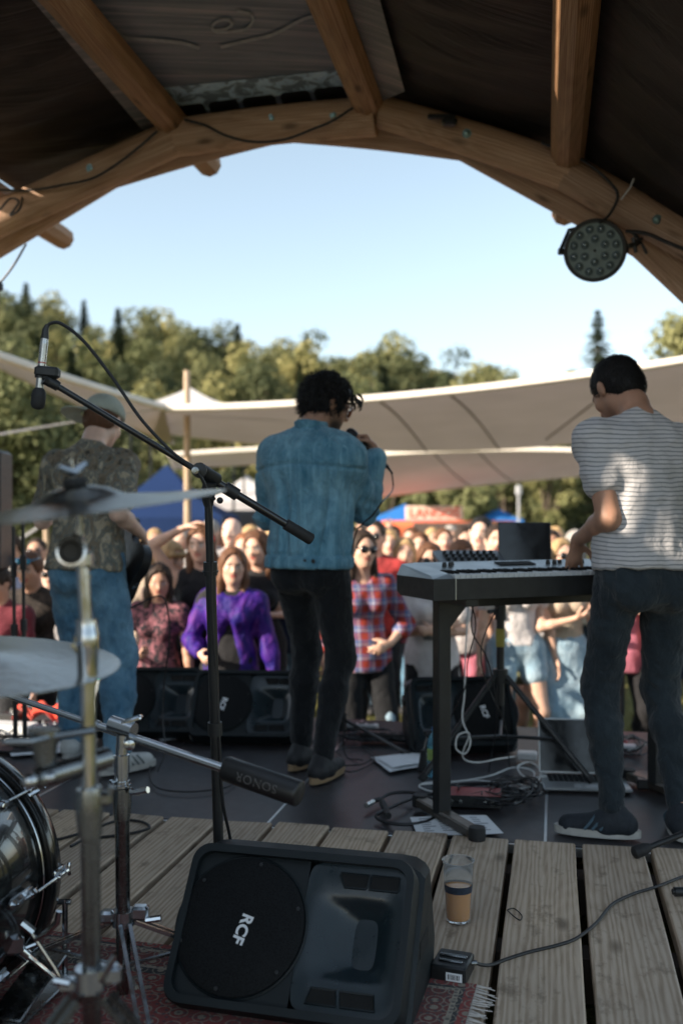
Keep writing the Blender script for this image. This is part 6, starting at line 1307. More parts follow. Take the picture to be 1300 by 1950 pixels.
def denim(name, c, lt, worn=.5, fold=.6, streak=False):
    t = NT(name); n = t.noise(t.coord((.16, .16, .22)), 5, .65, .6); f = t.noise(t.coord((.035, .035, .06)), 4, .6, .8); w = t.noise(t.coord((.0022, .0022, .010)), 2)
    b = t.ramp(n, [(.35, c), (.72, tuple(a*(1-worn)+b_*worn for a, b_ in zip(c, lt)))]); b = t.mix(.35, b, t.ramp(f, [(.35, (.75, .78, .8)), (.66, (1.5, 1.45, 1.4))]), 'MULTIPLY'); b = t.mix(.2, b, t.ramp(w, [(.3, (.6, .6, .6)), (.7, (1.4, 1.4, 1.4))]), 'MULTIPLY')
    if streak: b = t.mix(t.ramp(t.noise(t.coord((.022, .022, .30)), 4, .6, .8), [(.52, (0, 0, 0)), (.72, (.5, .5, .5))]), b, tuple(min(1, x*1.25) for x in lt))  # pale vertical streaks: denim wear plus lit folds painted into the colour
    t.base(b); t.set(rough=.9, spec=.15, sheen=.15); t.bump(t.math('ADD', f, t.math('MULTIPLY', w, .1)), fold, .015); return t.m
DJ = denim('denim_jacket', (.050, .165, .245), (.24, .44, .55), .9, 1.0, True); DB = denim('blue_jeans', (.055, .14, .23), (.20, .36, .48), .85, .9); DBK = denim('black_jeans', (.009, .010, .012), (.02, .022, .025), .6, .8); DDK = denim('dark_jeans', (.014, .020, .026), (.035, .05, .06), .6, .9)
def camo():
    t = NT('camouflage_shirt'); n = t.noise(t.coord((.07, .07, .11)), 6, .72, 1.2); n2 = t.noise(t.coord((.03, .03, .05), loc=(1, 2, 3)), 5, .7, .8)
    b = t.ramp(n, [(.36, (.05, .05, .042)), (.44, (.22, .17, .12)), (.52, (.12, .14, .135)), (.60, (.44, .36, .25)), (.70, (.26, .32, .34))]); b = t.mix(t.ramp(n2, [(.55, (0, 0, 0)), (.64, (.8, .8, .8))]), b, (.30, .25, .17)); b = t.mix(t.ramp(n2, [(.34, (.8, .8, .8)), (.40, (0, 0, 0))]), b, (.014, .013, .012))
    t.base(b); t.set(rough=.85, spec=.2); t.bump(t.noise(t.coord((.05, .05, .09)), 4), .6, .015); return t.m
def stripes():
    t = NT('striped_shirt'); tc = t.n('ShaderNodeTexCoord'); sp = t.n('ShaderNodeSeparateXYZ'); t.l(tc.outputs['Object'], sp.inputs[0]); wob = t.noise(t.coord((.18,)*3), 3)
    z = t.math('ADD', sp.outputs[2], t.math('MULTIPLY', wob, .028)); fr = t.math('FRACT', t.math('DIVIDE', z, .0158)); 
    b = t.ramp(fr, [(0, (.48, .47, .475)), (.58, (.48, .47, .475)), (.72, (.20, .21, .22)), (.88, (.20, .21, .22)), (1, (.48, .47, .475))]); t.base(b); t.set(rough=.9, spec=.15, sheen=.2)
    t.bump(t.noise(t.coord((.07, .07, .06)), 4, .6, 1), .6, .012); return t.m
def plaid():
    t = NT('plaid_shirt'); tc = t.n('ShaderNodeTexCoord'); sp = t.n('ShaderNodeSeparateXYZ'); t.l(tc.outputs['Object'], sp.inputs[0])
    fx = t.math('FRACT', t.math('DIVIDE', sp.outputs[0], .085)); fz = t.math('FRACT', t.math('DIVIDE', sp.outputs[2], .085))
    rx = t.ramp(fx, [(0, (.26, .04, .03)), (.5, (.10, .13, .26)), (.62, (.55, .5, .5)), (.68, (.10, .13, .26))], 'CONSTANT'); rz = t.ramp(fz, [(0, (.26, .04, .03)), (.5, (.10, .13, .26)), (.62, (.55, .5, .5)), (.68, (.10, .13, .26))], 'CONSTANT')
    t.base(t.mix(.5, rx, rz)); t.set(rough=.9, spec=.15); t.bump(t.noise(t.coord((.05,)*3), 4), .5, .01); return t.m
def flower(name, c1, c2, sz=.05):
    t = NT(name); n = t.noise(t.coord((sz,)*3), 4, .7, 1); t.base(t.ramp(n, [(.46, c1), (.56, c2)])); t.set(rough=.85, spec=.2); t.bump(t.noise(t.coord((.06,)*3), 4), .5, .01); return t.m
PURP = NT('purple_satin'); npu = PURP.noise(PURP.coord((.06, .06, .12)), 4, .6, 1); PURP.base(PURP.ramp(npu, [(.4, (.012, .005, .13)), (.55, (.045, .008, .17)), (.7, (.12, .03, .22))])); PURP.set(rough=.62, spec=.25); PURP.bump(npu, .8, .02); PURP = PURP.m
W_TEE = fabric('white_tee', (.60, .57, .57)); BLK_T = fabric('black_top', (.016, .016, .018)); RED_T = fabric('red_shirt', (.36, .04, .04)); GREY_T = fabric('grey_tank', (.26, .25, .25)); BLU_T = fabric('blue_shirt', (.08, .15, .30)); PINK = fabric('pink_top', (.50, .16, .22)); SAND = fabric('sand_shirt', (.42, .34, .26)); OLV = fabric('olive_shorts', (.08, .09, .055)); SKY_J = denim('pale_denim', (.20, .32, .42), (.42, .52, .58), .8); NAVY = fabric('navy_shirt', (.02, .03, .06)); MAR = fabric('maroon_shirt', (.12, .02, .03)); FLW = flower('flower_dress', (.45, .45, .48), (.10, .16, .22)); FLW2 = flower('dark_flower_dress', (.02, .02, .025), (.25, .10, .12), .03); LACE = flower('lace_top', (.02, .018, .017), (.05, .04, .035), .02)
TEST_ONLY = globals().get('TEST_ONLY', False)
# ---------------- the guitarist
def world_at(px, py): f = Fz(px, py); return Vector((f.x, f.y, 0))
g0 = Vector((P(164, 1470, 4.62).x, 4.62, 0))
gt = build_person('guitarist in camouflage shirt, grey cap and blue jeans standing with his back to the camera', g0, R(-14), 1.75, dict(vox=.0085, skin=3, lean=.10, head=(-.0, .42, .0), hfwd=.05, hx=-.0, build=.90,
    arm={1: dict(to=(.235, .10, .13), hint=(.15, -1, -.3), dir=(-.2, .9, -.5), palm=(-.8, .1, -.6), curl=.5, thumb=(0, .3, 1)), -1: dict(to=(-.33, .34, .26), hint=(-.2, -.6, -1), dir=(.2, .6, .6), palm=(.7, .2, .5), curl=.9, thumb=(0, .3, 1))},
    leg={-1: dict(to=(-.13, .10), toe=-.3, hint=(-.15, 1, 0)), 1: dict(to=(.22, -.12), toe=.55, hint=(.15, 1, 0))}, legs=('jeans', DB, 1.96, .020), top=dict(m=camo(), sleeve=.72, hem=-.04, loose=.04, inf=.014, sinf=.012, fold=.006), hair=('crop', HBR), shoe=SHOE_W, sole=SOLE_W, fold=.007, beard=0))
s_ = gt['s']; HC, HM, T = gt['HC'], gt['HM'], gt['T']; q = lambda x, y, z: Vector(HC+HM@A_(x, y, z)*s_)
L = [ell(HC+HM@A_(0, -.010, .045)*s_, (.098, .113, .093), HM, .01), pl(HC+HM@A_(0, 0, .028)*s_, HM@A_(0, .12, -1))]
hat = mk('cap', L, .007, fabric('cap_grey', (.36, .39, .34)), gt['root'])
# the peak of the cap points back over the neck to the left
m = MB(); pk = []
for i in range(13):
    a = R(180+12-44+ (88*i/12)); pk.append((a, .098+.075*math.sin(math.pi*i/12)))
MM = [];
for a, r_ in pk: MM.append((q(math.sin(a)*.100*1.0, math.cos(a)*.112, .030), q(math.sin(a)*r_*1.08-.03*0, math.cos(a)*r_*1.20, .012)))
hm_rot = R(-62)
def rz_(v):
    c0 = Vector(HC); M0 = Matrix(HM.tolist()); l_ = M0.transposed() @ (v-c0); l_ = Matrix.Rotation(R(-48), 3, 'Z') @ l_; return c0+M0 @ l_
vs = []; 
for a_, b_2 in MM: vs += [rz_(a_), rz_(b_2), rz_(b_2)-Vector((0, 0, .004)), rz_(a_)-Vector((0, 0, .004))]
m.add(vs, [(4*i+k, 4*i+4+k, 4*i+4+(k+1) % 4, 4*i+(k+1) % 4) for i in range(12) for k in range(4)]); po = local_obj('peak', m, fabric('cap_grey', (.36, .39, .34)), hat)
for sh_, gg, td in gt['shoes']:
    tdv = Vector(td); side = Vector((td[1], -td[0], 0)); gv = Vector(gg)
    for sg in (-1, 1):
        for k in range(3):
            y = .035+.028*k; pts = [gv+tdv*(y+.018-.010*j)*s_+side*sg*(.0475-.0035*j*j*.5)*s_+Vector((0, 0, .030+.013*j)) for j in range(4)]; m = MB(); m.tube(pts, .0045, 5); local_obj('stripe', m, mat('stripe_grey', (.12, .14, .14), .7), sh_)
# electric guitar
GB = mat('guitar_black', (.010, .010, .011), .4, 0, .2, .1, 0); gtr = thing('electric_guitar', 'black electric guitar hanging at the right hip of the guitarist', 'guitar', P(262, 1090, 4.42))
Rz = Matrix.Rotation(R(-14), 3, 'Z'); base = g0+Rz @ Vector((.11, .17, .93)); gd = (Rz @ Vector((-.55, .62, .50))).normalized(); gu = (Rz @ Vector((.30, .12, .95))); gn = gd.cross(gu).normalized(); gu = gn.cross(gd).normalized()
GM = lambda a, b, c=0: base+gd*a+gu*b+gn*c
out = [(-.20, .02), (-.21, .10), (-.17, .155), (-.10, .16), (-.04, .125), (.0, .12), (.05, .14), (.11, .175), (.145, .16), (.12, .11), (.10, .04), (.10, -.04), (.13, -.10), (.12, -.14), (.06, -.145), (0, -.11), (-.06, -.12), (-.13, -.165), (-.20, -.14), (-.225, -.06)]
sm_ = spline([Vector((a, b, 0)) for a, b in out]+[Vector((out[0][0], out[0][1], 0))], 3)[:-1]
m = MB(); m.prism([GM(v.x, v.y, -.02) for v in sm_], gn*.042); m.build('body', GB, gtr, auto=50)
m = MB(); m.prism([GM(v.x*.5-.01, v.y*.4-.05, .0225) for v in sm_], gn*.002); m.build('pickguard', mat('pick_black', (.02, .02, .02), .3), gtr)
m = MB(); m.box(GM(.36, 0, .022), (.56, .045, .022), Matrix((gd, gu, gn)).transposed(), .008); m.build('neck', WOODP, gtr, auto=30)
m = MB(); m.prism([GM(.64, -.03, .012), GM(.82, -.02, .012), GM(.83, .04, .012), GM(.66, .035, .012)], gn*.014); m.build('headstock', GB, gtr)
for x, y in ((-.14, -.08), (-.10, -.10), (-.06, -.105)): m = MB(); m.lathe([(.012, 0), (.011, .014), (0, .015)], GM(x, y, .022), gn, 12); m.build('knob', CHR, gtr)
m = MB(); m.box(GM(-.215, -.01, -.0), (.008, .02, .02), Matrix((gd, gu, gn)).transposed(), .003); m.lathe([(.008, 0), (.010, .012), (0, .014)], GM(-.215, .02, 0), -gd, 10); m.build('strap_button', CHR, gtr)
sR = Rz @ Vector((gt['sh'][1]))+g0; sL = Rz @ Vector((gt['sh'][-1]))+g0
stp = [GM(-.20, .06, 0)+Vector((.0, -.03, 0)), g0+Rz @ Vector((.19, -.02, 1.12)), g0+Rz @ Vector((.10, -.145, 1.22)), g0+Rz @ Vector((-.02, -.155, 1.34)), g0+Rz @ Vector((-.12, -.09, 1.445)), g0+Rz @ Vector((-.12, .03, 1.45)), g0+Rz @ Vector((-.06, .16, 1.30)), GM(.12, .15, 0)]
cable('black cable hanging from the guitar down to the stage floor', [GM(-.17, -.14, .0), GM(-.19, -.20, .0)+Vector((.05, 0, .03)), P(305, 1135, 4.40), P(322, 1180, 4.42), P(322, 1230, 4.44), P(313, 1300, 4.5), P(310, 1370, 4.5), P(314, 1430, 4.45), Fz(300, 1470, .01)], .0038)
# ---------------- the singer
s0 = Vector((P(590, 1470, 4.45).x, 4.42, 0)); SY = -32
Rzl = np.array(Matrix.Rotation(-R(SY), 3, 'Z')); md_l = nrm(Rzl@A_(.66, .10, -.60)); fd_l = nrm(Rzl@A_(-.52, .30, .62)); pn_l = nrm(Rzl@A_(-.55, -.6, -.45))
pn_l = nrm(pn_l-fd_l*(pn_l@fd_l))
def mouth_wrist(HC, HM, s): return HC+HM@A_(.0, .105, -.060)*s+md_l*.115-fd_l*.075-pn_l*.026
sg = build_person('singer in a blue denim jacket and black jeans holding a microphone to his mouth', s0, R(SY), 1.80, dict(vox=.0085, skin=2, lean=.03, head=(-.72, .34, 0), hfwd=.05, hx=0, build=.98, twist=.10, beard=.95,
    arm={1: dict(fn=mouth_wrist, hint=(-.15, .40, -1), dir=tuple(fd_l), palm=tuple(pn_l), grip=True, thumb=tuple(-md_l)), -1: dict(to=(-.10, .25, .13), hint=(-1, -.6, -.6), curl=.8)},
    leg={-1: dict(to=(-.10, .08), toe=-.05), 1: dict(to=(.095, -.05), toe=-.12)}, legs=('jeans', DBK, 1.93, .006), shz={1: -.025}, top=None, hair=('curly', HB), glasses=(mat('amber_lens', (.25, .07, .02), .15, 0, .1, .1, 0, coat=.4), False), shoe=SHOE_DARK, sole=SOLE_T, fold=.005))
def jacket(cx):
    T, TM, s, arms = cx['T'], cx['TM'], cx['s'], cx['arms']; X, Y, Z = TM[:, 0], TM[:, 1], TM[:, 2]
    L = cx['torso'](.028)+[cap(T(0, 0, .38), T(0, 0, .0), .180*s, .182*s, Y, 1.30, .05), cap(T(-.10, -.0, .42), T(.10, 0, .42), .12*s, None, k=.05)]
    for sd_ in (-1, 1): L += cx['armp'](sd_, .024, 1.90, .035)
    L += [pl(T(0, 0, -.035), -Z), ell(T(0, .05, .60), A_(.062, .075, .09)*s, TM, .01, '-')]
    def disp(v, N):
        l = (v-cx['hip'])@TM/s; fold = .007*nz(v, (.10, .10, .22), 5, 3)+.014*ridge(v, (.11, .11, .7), 9)*np.clip((.42-l[:, 2])*6, 0, 1)*(np.abs(l[:, 0]) < .2)
        dE = sum(np.exp(-((v-arms[sd_][1])**2).sum(1)/.010) for sd_ in (-1, 1)); fold += dE*.008*np.sin(v@A_(.3, .2, 1)*110)
        yoke = -.011*np.exp(-((l[:, 2]-.405+.10*np.abs(l[:, 0]))/.006)**2)*(l[:, 1] < 0.02); band = .006*(l[:, 2] < .015)-.008*np.exp(-((l[:, 2]-.018)/.006)**2); seam = -.007*np.exp(-((np.abs(l[:, 0])-.11-.12*l[:, 2])/.005)**2)*(l[:, 1] < 0)*(l[:, 2] < .39)
        return fold*np.clip((l[:, 2]+.03)*10, .12, 1)+yoke+band+seam
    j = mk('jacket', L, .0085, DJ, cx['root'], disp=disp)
    c1 = [cap(T(.052*math.sin(a), -.012+.062*-math.cos(a)+.02, .535+.0), T(.060*math.sin(a), -.014+.078*-math.cos(a)+.01, .585), .015, .011, k=.02) for a in np.linspace(-1.9, 1.9, 12)]
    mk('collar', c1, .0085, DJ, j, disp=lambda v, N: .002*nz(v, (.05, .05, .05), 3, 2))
    for sd_ in (-1, 1):
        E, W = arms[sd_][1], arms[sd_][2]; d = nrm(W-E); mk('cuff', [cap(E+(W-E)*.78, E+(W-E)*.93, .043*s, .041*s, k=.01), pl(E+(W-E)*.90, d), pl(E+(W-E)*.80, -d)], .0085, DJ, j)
    for x in (.10, .06):
        m = MB(); bq = Vector(T(x, -.155, -.005)); m.lathe([(.009, 0), (.009, .003), (.0, .004)], bq, Vector(-Y), 12); local_obj('button', m, mat('dark_button', (.02, .02, .022), .4), j)
    return j
jk = jacket(sg)
# loose locks of hair
HC, HM, s_ = sg['HC'], sg['HM'], sg['s']; m = MB(); rl = random.Random(4)
for i in range(150):
    a = rl.uniform(-2.4, 2.4); el_ = rl.uniform(.1, 1.35); d = A_(math.sin(a)*math.cos(el_), math.cos(a)*math.cos(el_), math.sin(el_)); b_0 = A_(0, -.012, .03)+d*A_(.09, .108, .10); t1 = np.cross(d, rl.choice([A_(0, 0, 1), A_(1, 0, 0)])); L_ = rl.uniform(.02, .05); up_ = rl.uniform(.004, .018)
    pts = [Vector(HC+HM@(b_0+d*(up_*math.sin(k/5*3.0))+nrm(t1)*L_*k/5)*s_) for k in range(6)]; m.tube(pts, [.002, .0035, .003, .0025, .002, .0006], 4)
for a, z in ((.5, 0), (.9, -.02), (.2, -.012), (-.3, -.02), (1.3, -.01), (.7, -.03), (.35, -.03)):
    pts = [Vector(HC+HM@(A_(math.sin(a)*.09, math.cos(a)*.115, .085+z)+A_(math.sin(a), math.cos(a), 0)*(.035*math.sin(k*.55))+A_(0, 0, .022*math.cos(k*.6)-.02))*s_) for k in range(5)]; m.tube(pts, [.005, .007, .006, .004, .001], 5)
local_obj('locks', m, HB, sg['hair'])
# his microphone and cable
Mw = Matrix.Rotation(R(SY), 3, 'Z'); W_ = Mw @ Vector(sg['arms'][1][2])+s0; HCw = Mw @ Vector(HC)+s0; mouth = Mw @ Vector(HC+HM@A_(.0, .105, -.060)*s_)+s0
hpd = sg['arms'][1][3]; fdir = (Mw @ Vector(hpd['dir'])).normalized(); pnv = (Mw @ Vector(hpd['palm'])).normalized()
grip = W_+fdir*.075+pnv*.026; md = (grip-mouth).normalized()
mh = thing('vocal_microphone', 'black hand microphone held to the mouth of the singer', 'microphone', mouth)
a0 = mouth+md*.022
m = MB(); m.lathe([(.0, -.002), (.014, .002), (.0225, .014), (.0255, .028), (.0250, .042), (.0215, .052), (.0, .052)], a0, md, 20, cap=False); m.build('head', mat('mic_mesh', (.02, .02, .022), .45, .5, .3, .003, .8, .002, .001), mh)
m = MB(); m.lathe([(.0, .05), (.0225, .05), (.0235, .058), (.0205, .064), (.0185, .10), (.0130, .21), (.0, .21)], a0, md, 20, cap=False); m.build('handle', BLKM, mh)
e = a0+md*.205; m = MB(); m.tube([e, e+md*.05], [.0105, .0095], 12); m.tube([e+md*.05, e+md*.075+Vector((.004, 0, -.012))], [.007, .004], 8); m.build('plug', BLKM, mh)
ec = e+md*.07
cable('thin cable hanging from the hand microphone down beside the singer', [e+md*.05, ec+Vector((.004, 0, -.02)), ec+Vector((.006, -.01, -.09)), P(728, 955, 4.06), P(710, 980, 4.1), P(690, 998, 4.15), P(676, 1020, 4.2), P(665, 1090, 4.45), P(662, 1200, 4.6), P(660, 1300, 4.7), Fz(655, 1430, .02), Fz(690, 1448, .008)], .0034)
# ---------------- the keyboard player
k0 = Vector((P(1230, 1600, 3.52).x, 3.58, 0))
kp = build_person('keyboard player in striped shirt and dark jeans, back to the camera and looking down', k0, R(14), 1.80, dict(vox=.0085, skin=2, lean=.12, tilt=.03, head=(.22, .60, .0), hfwd=.05, hx=.01, hy=-.0, build=.96, beard=.3,
    arm={-1: dict(to=(-.15, .20, .10), hint=(-.02, -1, -.3), dir=(.05, .45, -.9), palm=(.2, -.9, -.5), curl=.18, spread=.22, thumb=(1, 0, 0)), 1: dict(to=(.25, .24, .12), hint=(.3, -1, -.3), dir=(-.1, .7, -.6), palm=(0, -.6, -.8), curl=.3, thumb=(-1, 0, 0))},
    leg={-1: dict(to=(-.10, .02), toe=-1.05, hint=(-.05, 1, 0)), 1: dict(to=(.14, -.02), toe=.5, hint=(.1, 1, 0))}, legs=('jeans', DDK, 1.95, .004), top=dict(m=stripes(), sleeve=.52, hem=-.005, loose=.03, inf=.013, sinf=.010, fold=.006), hair=('crop', HB), shoe=mat('navy_knit', (.012, .017, .024), .8, 0, .3, .02, .5, .003, .001), sole=SOLE_W, fold=.008))
for sh_, gg, td in kp['shoes']:
    tdv = Vector(td); side = Vector((td[1], -td[0], 0)); gv = Vector(gg)
    for sg_ in (-1, 1):
        for k in range(3):
            pts = [gv+tdv*(.020+.026*k+.022-.010*j)*1.03+side*sg_*(.0485-.002*j*j)*1.03+Vector((0, 0, .030+.012*j)) for j in range(5)]; m = MB(); m.tube(pts, .0050, 5); local_obj('stripe', m, mat('stripe_blue', (.05, .09, .12), .7), sh_)
# fine strands over the hair of the musicians
def strands(cx, n, L, lift, m_, down=.6, seed=1):
    hr_ = cx['hair']; me = hr_.data; nv_ = len(me.vertices); co = np.empty(nv_*3, np.float32); me.vertices.foreach_get('co', co); co = co.reshape(-1, 3); no = np.empty(nv_*3, np.float32); me.vertices.foreach_get('normal', no); no = no.reshape(-1, 3)
    C = cx['HC']; out_ = ((co-C)*no).sum(1) > 0; ids = np.where(out_)[0]; rs_ = np.random.RandomState(seed); ids = rs_.choice(ids, n); m = MB(); swirl = cx['HM'][:, 2]
    for i in ids:
        p = Vector(co[i]); nn = Vector(no[i]); t = Vector(-swirl)*down+Vector(rs_.normal(size=3))*.45; t = (t-nn*t.dot(nn)); t = t.normalized() if t.length > 1e-4 else nn.orthogonal(); l_ = L*rs_.uniform(.5, 1.2); w = nn.cross(t)*.0011
        a = p-nn*.001; b_1 = p+t*l_*.5+nn*lift*l_*.9; c_1 = p+t*l_+nn*lift*l_*rs_.uniform(.2, 1.6); m.add([a-w, a+w, b_1+w*.8, b_1-w*.8, c_1], [(0, 1, 2, 3), (3, 2, 4)])
    local_obj('strands', m, m_, hr_)
strands(kp, 5200, .014, .35, HB, .8, 2); strands(sg, 5200, .032, .45, HB, .3, 3); strands(gt, 2500, .010, .35, HBR, .8, 4)
# ---------------- the crowd
CR = []; RCW = random.Random(12)
BT = dict(m=BLK_T, sleeve=0, hem=-.06)
def crowd(px, py, D, label, face=None, **o):
    top = P(px, py, D); Hh = top.z-GZ; Hh = max(1.45, min(1.9, Hh/(.985)))
    yaw = math.pi if face is None else math.pi+face   # facing the stage (local +Y looks towards the camera)
    yaw += math.atan2(-top.x, top.y)*-.6
    o.setdefault('vox', .0125 if D < 7 else .014); o.setdefault('group', None); o.setdefault('thin', 1.25)
    if 'legs' not in o: o['legs'] = ('jeans', RCW.choice([DB, DDK, SKY_J, DBK]), 1.95)
    if 'arm' not in o:
        u = RCW.random()
        if u < .16: o['arm'] = dict(cross)
        elif u < .36: o['arm'] = {1: dict(to=(RCW.uniform(-.05, .12), .24, RCW.uniform(.10, .26)), hint=(1, -.3, -.6), dir=(-.6, .5, .3), palm=(0, -.6, .6), curl=.7)}
        elif u < .52: o['arm'] = {-1: dict(to=(RCW.uniform(-.12, .05), .24, RCW.uniform(.10, .30)), hint=(-1, -.3, -.6), dir=(.6, .5, .3), palm=(0, -.6, .6), curl=.7)}
        elif u < .62: o['arm'] = {1: dict(to=(.22, .12, RCW.uniform(.55, .82)), hint=(1, -.2, -.2), dir=(0, .1, 1), palm=(-.3, 1, 0), curl=.25)}
        elif u < .74: o['arm'] = {1: dict(to=(.04, .22, .30), hint=(1, -.2, -.7), dir=(-.4, .5, .7), palm=(-1, 0, 0), curl=.2), -1: dict(to=(-.04, .22, .28), hint=(-1, -.2, -.7), dir=(.4, .5, .7), palm=(1, 0, 0), curl=.2)}
    o.setdefault('head', (RCW.uniform(-.35, .35), RCW.uniform(-.1, .2), RCW.uniform(-.12, .12))); o.setdefault('lean', RCW.uniform(-.03, .08)); o.setdefault('tilt', RCW.uniform(-.05, .05)); o.setdefault('build', RCW.uniform(.93, 1.08))
    o.setdefault('waist', .12)
    CR.append((label, Vector((top.x, top.y, GZ)), yaw, Hh, o))
U = lambda x=-.27, y=.04, z=-.10: (x, y, z)
phone = dict(to=(.06, .30, .20), hint=(1, -.3, -.6), dir=(-.6, .6, .3), palm=(0, -1, .2), curl=.7)
cross = {1: dict(to=(-.02, .22, .24), hint=(1, -.2, -.7), dir=(-1, .2, .1), palm=(0, -1, 0), curl=.5), -1: dict(to=(.02, .25, .20), hint=(-1, -.2, -.7), dir=(1, .2, .1), palm=(0, -1, 0), curl=.5)}
crowd(4, 1078, 6.1, 'person in maroon cut by the left edge behind the loudspeaker stand', fem=True, skin=1, top=dict(m=MAR, sleeve=.5, hem=-.08), hair=('short', HD))
crowd(66, 1052, 6.4, 'woman in a black lace top, blue sunglasses pushed up on her hair', fem=True, skin=1, top=dict(m=LACE, sleeve=.35, hem=-.12, inf=.016), legs=('jeans', BLK_T, 1.9), hair=('bun', HBR), glasses=(BLENS, True), arm={-1: phone}, build=1.05, head=(0, .1, 0))
crowd(72, 1026, 8.0, 'man with dark sunglasses behind the woman in the black lace top', skin=1, top=dict(m=NAVY, sleeve=.5, hem=-.06), hair=('crop', HD), glasses=(SUNG, False))
crowd(104, 1062, 7.0, 'grey haired man in a white shirt half hidden by the guitarist', skin=3, top=dict(m=W_TEE, sleeve=.5, hem=-.06), hair=('crop', HG), glasses=(SUNG, False))
crowd(283, 1030, 7.6, 'blonde woman in a sand coloured shirt right of the guitarist', fem=True, skin=0, top=dict(m=SAND, sleeve=.5, hem=-.06), hair=('long', HBL))
crowd(322, 1034, 6.7, 'blonde woman in a white and blue flowered dress looking aside', fem=True, skin=0, face=.7, top=dict(m=FLW, sleeve=0, hem=-.12), legs=('maxi', FLW, 1.0), hair=('fringe', HBL, .12), head=(.2, .15, 0))
crowd(300, 1075, 6.3, 'woman in a dark flowered dress in front of the blonde women', fem=True, skin=1, top=dict(m=FLW2, sleeve=.3, hem=-.2), legs=('maxi', FLW2, 1.0), hair=('long', HD), head=(.3, .2, 0))
crowd(384, 1004, 6.5, 'tall woman in a black top holding one arm on top of her head', fem=True, skin=0, top=dict(m=BLK_T, sleeve=0, hem=-.06), hair=('long', HBR, .3), legs=('skirt', BLK_T, 1.0), arm={1: dict(to=(.10, .02, .80), hint=(1, .2, .1), dir=(-.8, 0, .3), palm=(-.2, 0, -1), curl=.4), -1: dict(to=(-.26, .12, -.10), hint=(-1, -.6, 0), curl=.3)})
crowd(438, 1046, 6.15, 'smiling woman in a shiny purple shirt over a black top', fem=True, skin=0, top=dict(m=BLK_T, sleeve=.3, hem=-.10), hair=('long', HBR, .22), legs=('skirt', BLK_T, 1.1), arm={1: dict(to=(.16, .20, .12), hint=(.6, -.6, -.4), curl=.4), -1: dict(to=(-.33, .06, -.12), hint=(-.5, -.6, 0), curl=.3)}, head=(.25, .05, 0), extra='purple')
crowd(442, 988, 8.6, 'tall bald man in a grey tank top behind the purple shirt', skin=3, top=dict(m=GREY_T, sleeve=0, hem=-.06), build=1.1, hair=None)
crowd(400, 990, 9.4, 'man in a grey cap far behind the woman with the raised arm', skin=0, top=dict(m=GREY_T, sleeve=.5, hem=-.06), hair=('crop', HG))
crowd(466, 1018, 7.7, 'brown haired woman right of the bald man', fem=True, skin=0, top=dict(m=PINK, sleeve=.4, hem=-.06), hair=('long', HR))
crowd(496, 1012, 7.0, 'woman in a black dress holding a cup beside the denim jacket', fem=True, skin=0, top=dict(m=BLK_T, sleeve=0, hem=-.06), legs=('skirt', BLK_T, 1.0), hair=('long', HBR, .3), arm={-1: dict(to=(-.10, .26, .22), hint=(-1, -.3, -.6), dir=(.7, .5, .2), palm=(.3, -.5, .6), curl=.8), 1: dict(to=(.14, .24, .16), hint=(1, -.3, -.6), dir=(-.8, .4, .2), palm=(0, -.3, .9), curl=.7)}, cup=True)
crowd(522, 1006, 7.9, 'blonde woman just left of the denim jacket', fem=True, skin=0, top=dict(m=SAND, sleeve=.4, hem=-.06), hair=('long', HBL))
crowd(548, 1030, 7.2, 'man in navy behind the legs of the singer', skin=0, top=dict(m=NAVY, sleeve=.5, hem=-.06), hair=('short', HD))
crowd(690, 1014, 6.3, 'woman in a red and blue plaid shirt with round sunglasses', fem=True, skin=0, face=.25, top=dict(m=plaid(), sleeve=1.35, hem=-.09, inf=.016, vneck=True), hair=('long', HD, .2), glasses=(SUNG, False), arm={-1: dict(to=(-.12, .20, .10), hint=(-1, -.5, -.4), dir=(.8, .3, -.3), palm=(0, -1, 0), curl=.5), 1: dict(to=(.24, .05, -.10), hint=(1, -.6, 0))}, leg={-1: dict(to=(-.13, .12), toe=-.2), 1: dict(to=(.09, -.02), toe=.2)}, extra='ripped')
crowd(714, 994, 7.7, 'man with dark hair and sunglasses in a red shirt behind the plaid shirt', skin=0, top=dict(m=RED_T, sleeve=.55, hem=-.06), hair=('short', HD), glasses=(SUNG, False))
crowd(700, 976, 9.4, 'tallest man in the back row beside the elbow of the singer', skin=0, top=dict(m=SAND, sleeve=.5, hem=-.06), hair=('crop', HD), glasses=(SUNG, False))
crowd(736, 1012, 9.0, 'woman in blue between the man in red and the orange truck', fem=True, skin=0, top=dict(m=BLU_T, sleeve=.5, hem=-.06), hair=('long', HBL))
crowd(822, 1036, 6.6, 'woman in a long printed white tee shirt under the keyboard', fem=True, skin=0, top=dict(m=W_TEE, sleeve=.6, hem=-.24, inf=.024, flare=.03, sinf=.02), legs=('shorts', BLK_T, .6), hair=('long', HBR), glasses=(SUNG, False), shoe=SHOE_DARK, extra='print')
crowd(770, 1026, 7.8, 'blonde woman seen above the left end of the keyboard', fem=True, skin=0, top=dict(m=PINK, sleeve=.4, hem=-.06), hair=('long', HBL), legs=('jeans', SKY_J, 1.95), shoe=SHOE_W)
crowd(800, 1016, 8.8, 'brown haired woman in front of the orange truck', fem=True, skin=0, top=dict(m=BLU_T, sleeve=.4, hem=-.06), hair=('long', HBR))
crowd(842, 1008, 9.2, 'man with brown hair under the counter of the truck', skin=0, top=dict(m=SAND, sleeve=.5, hem=-.06), hair=('short', HBR))
crowd(872, 1028, 7.1, 'woman in a white shirt left of the knobs of the controller', fem=True, skin=0, top=dict(m=W_TEE, sleeve=.5, hem=-.06), hair=('short', HBR), legs=('shorts', PINK, .45), head=(.4, .35, 0))
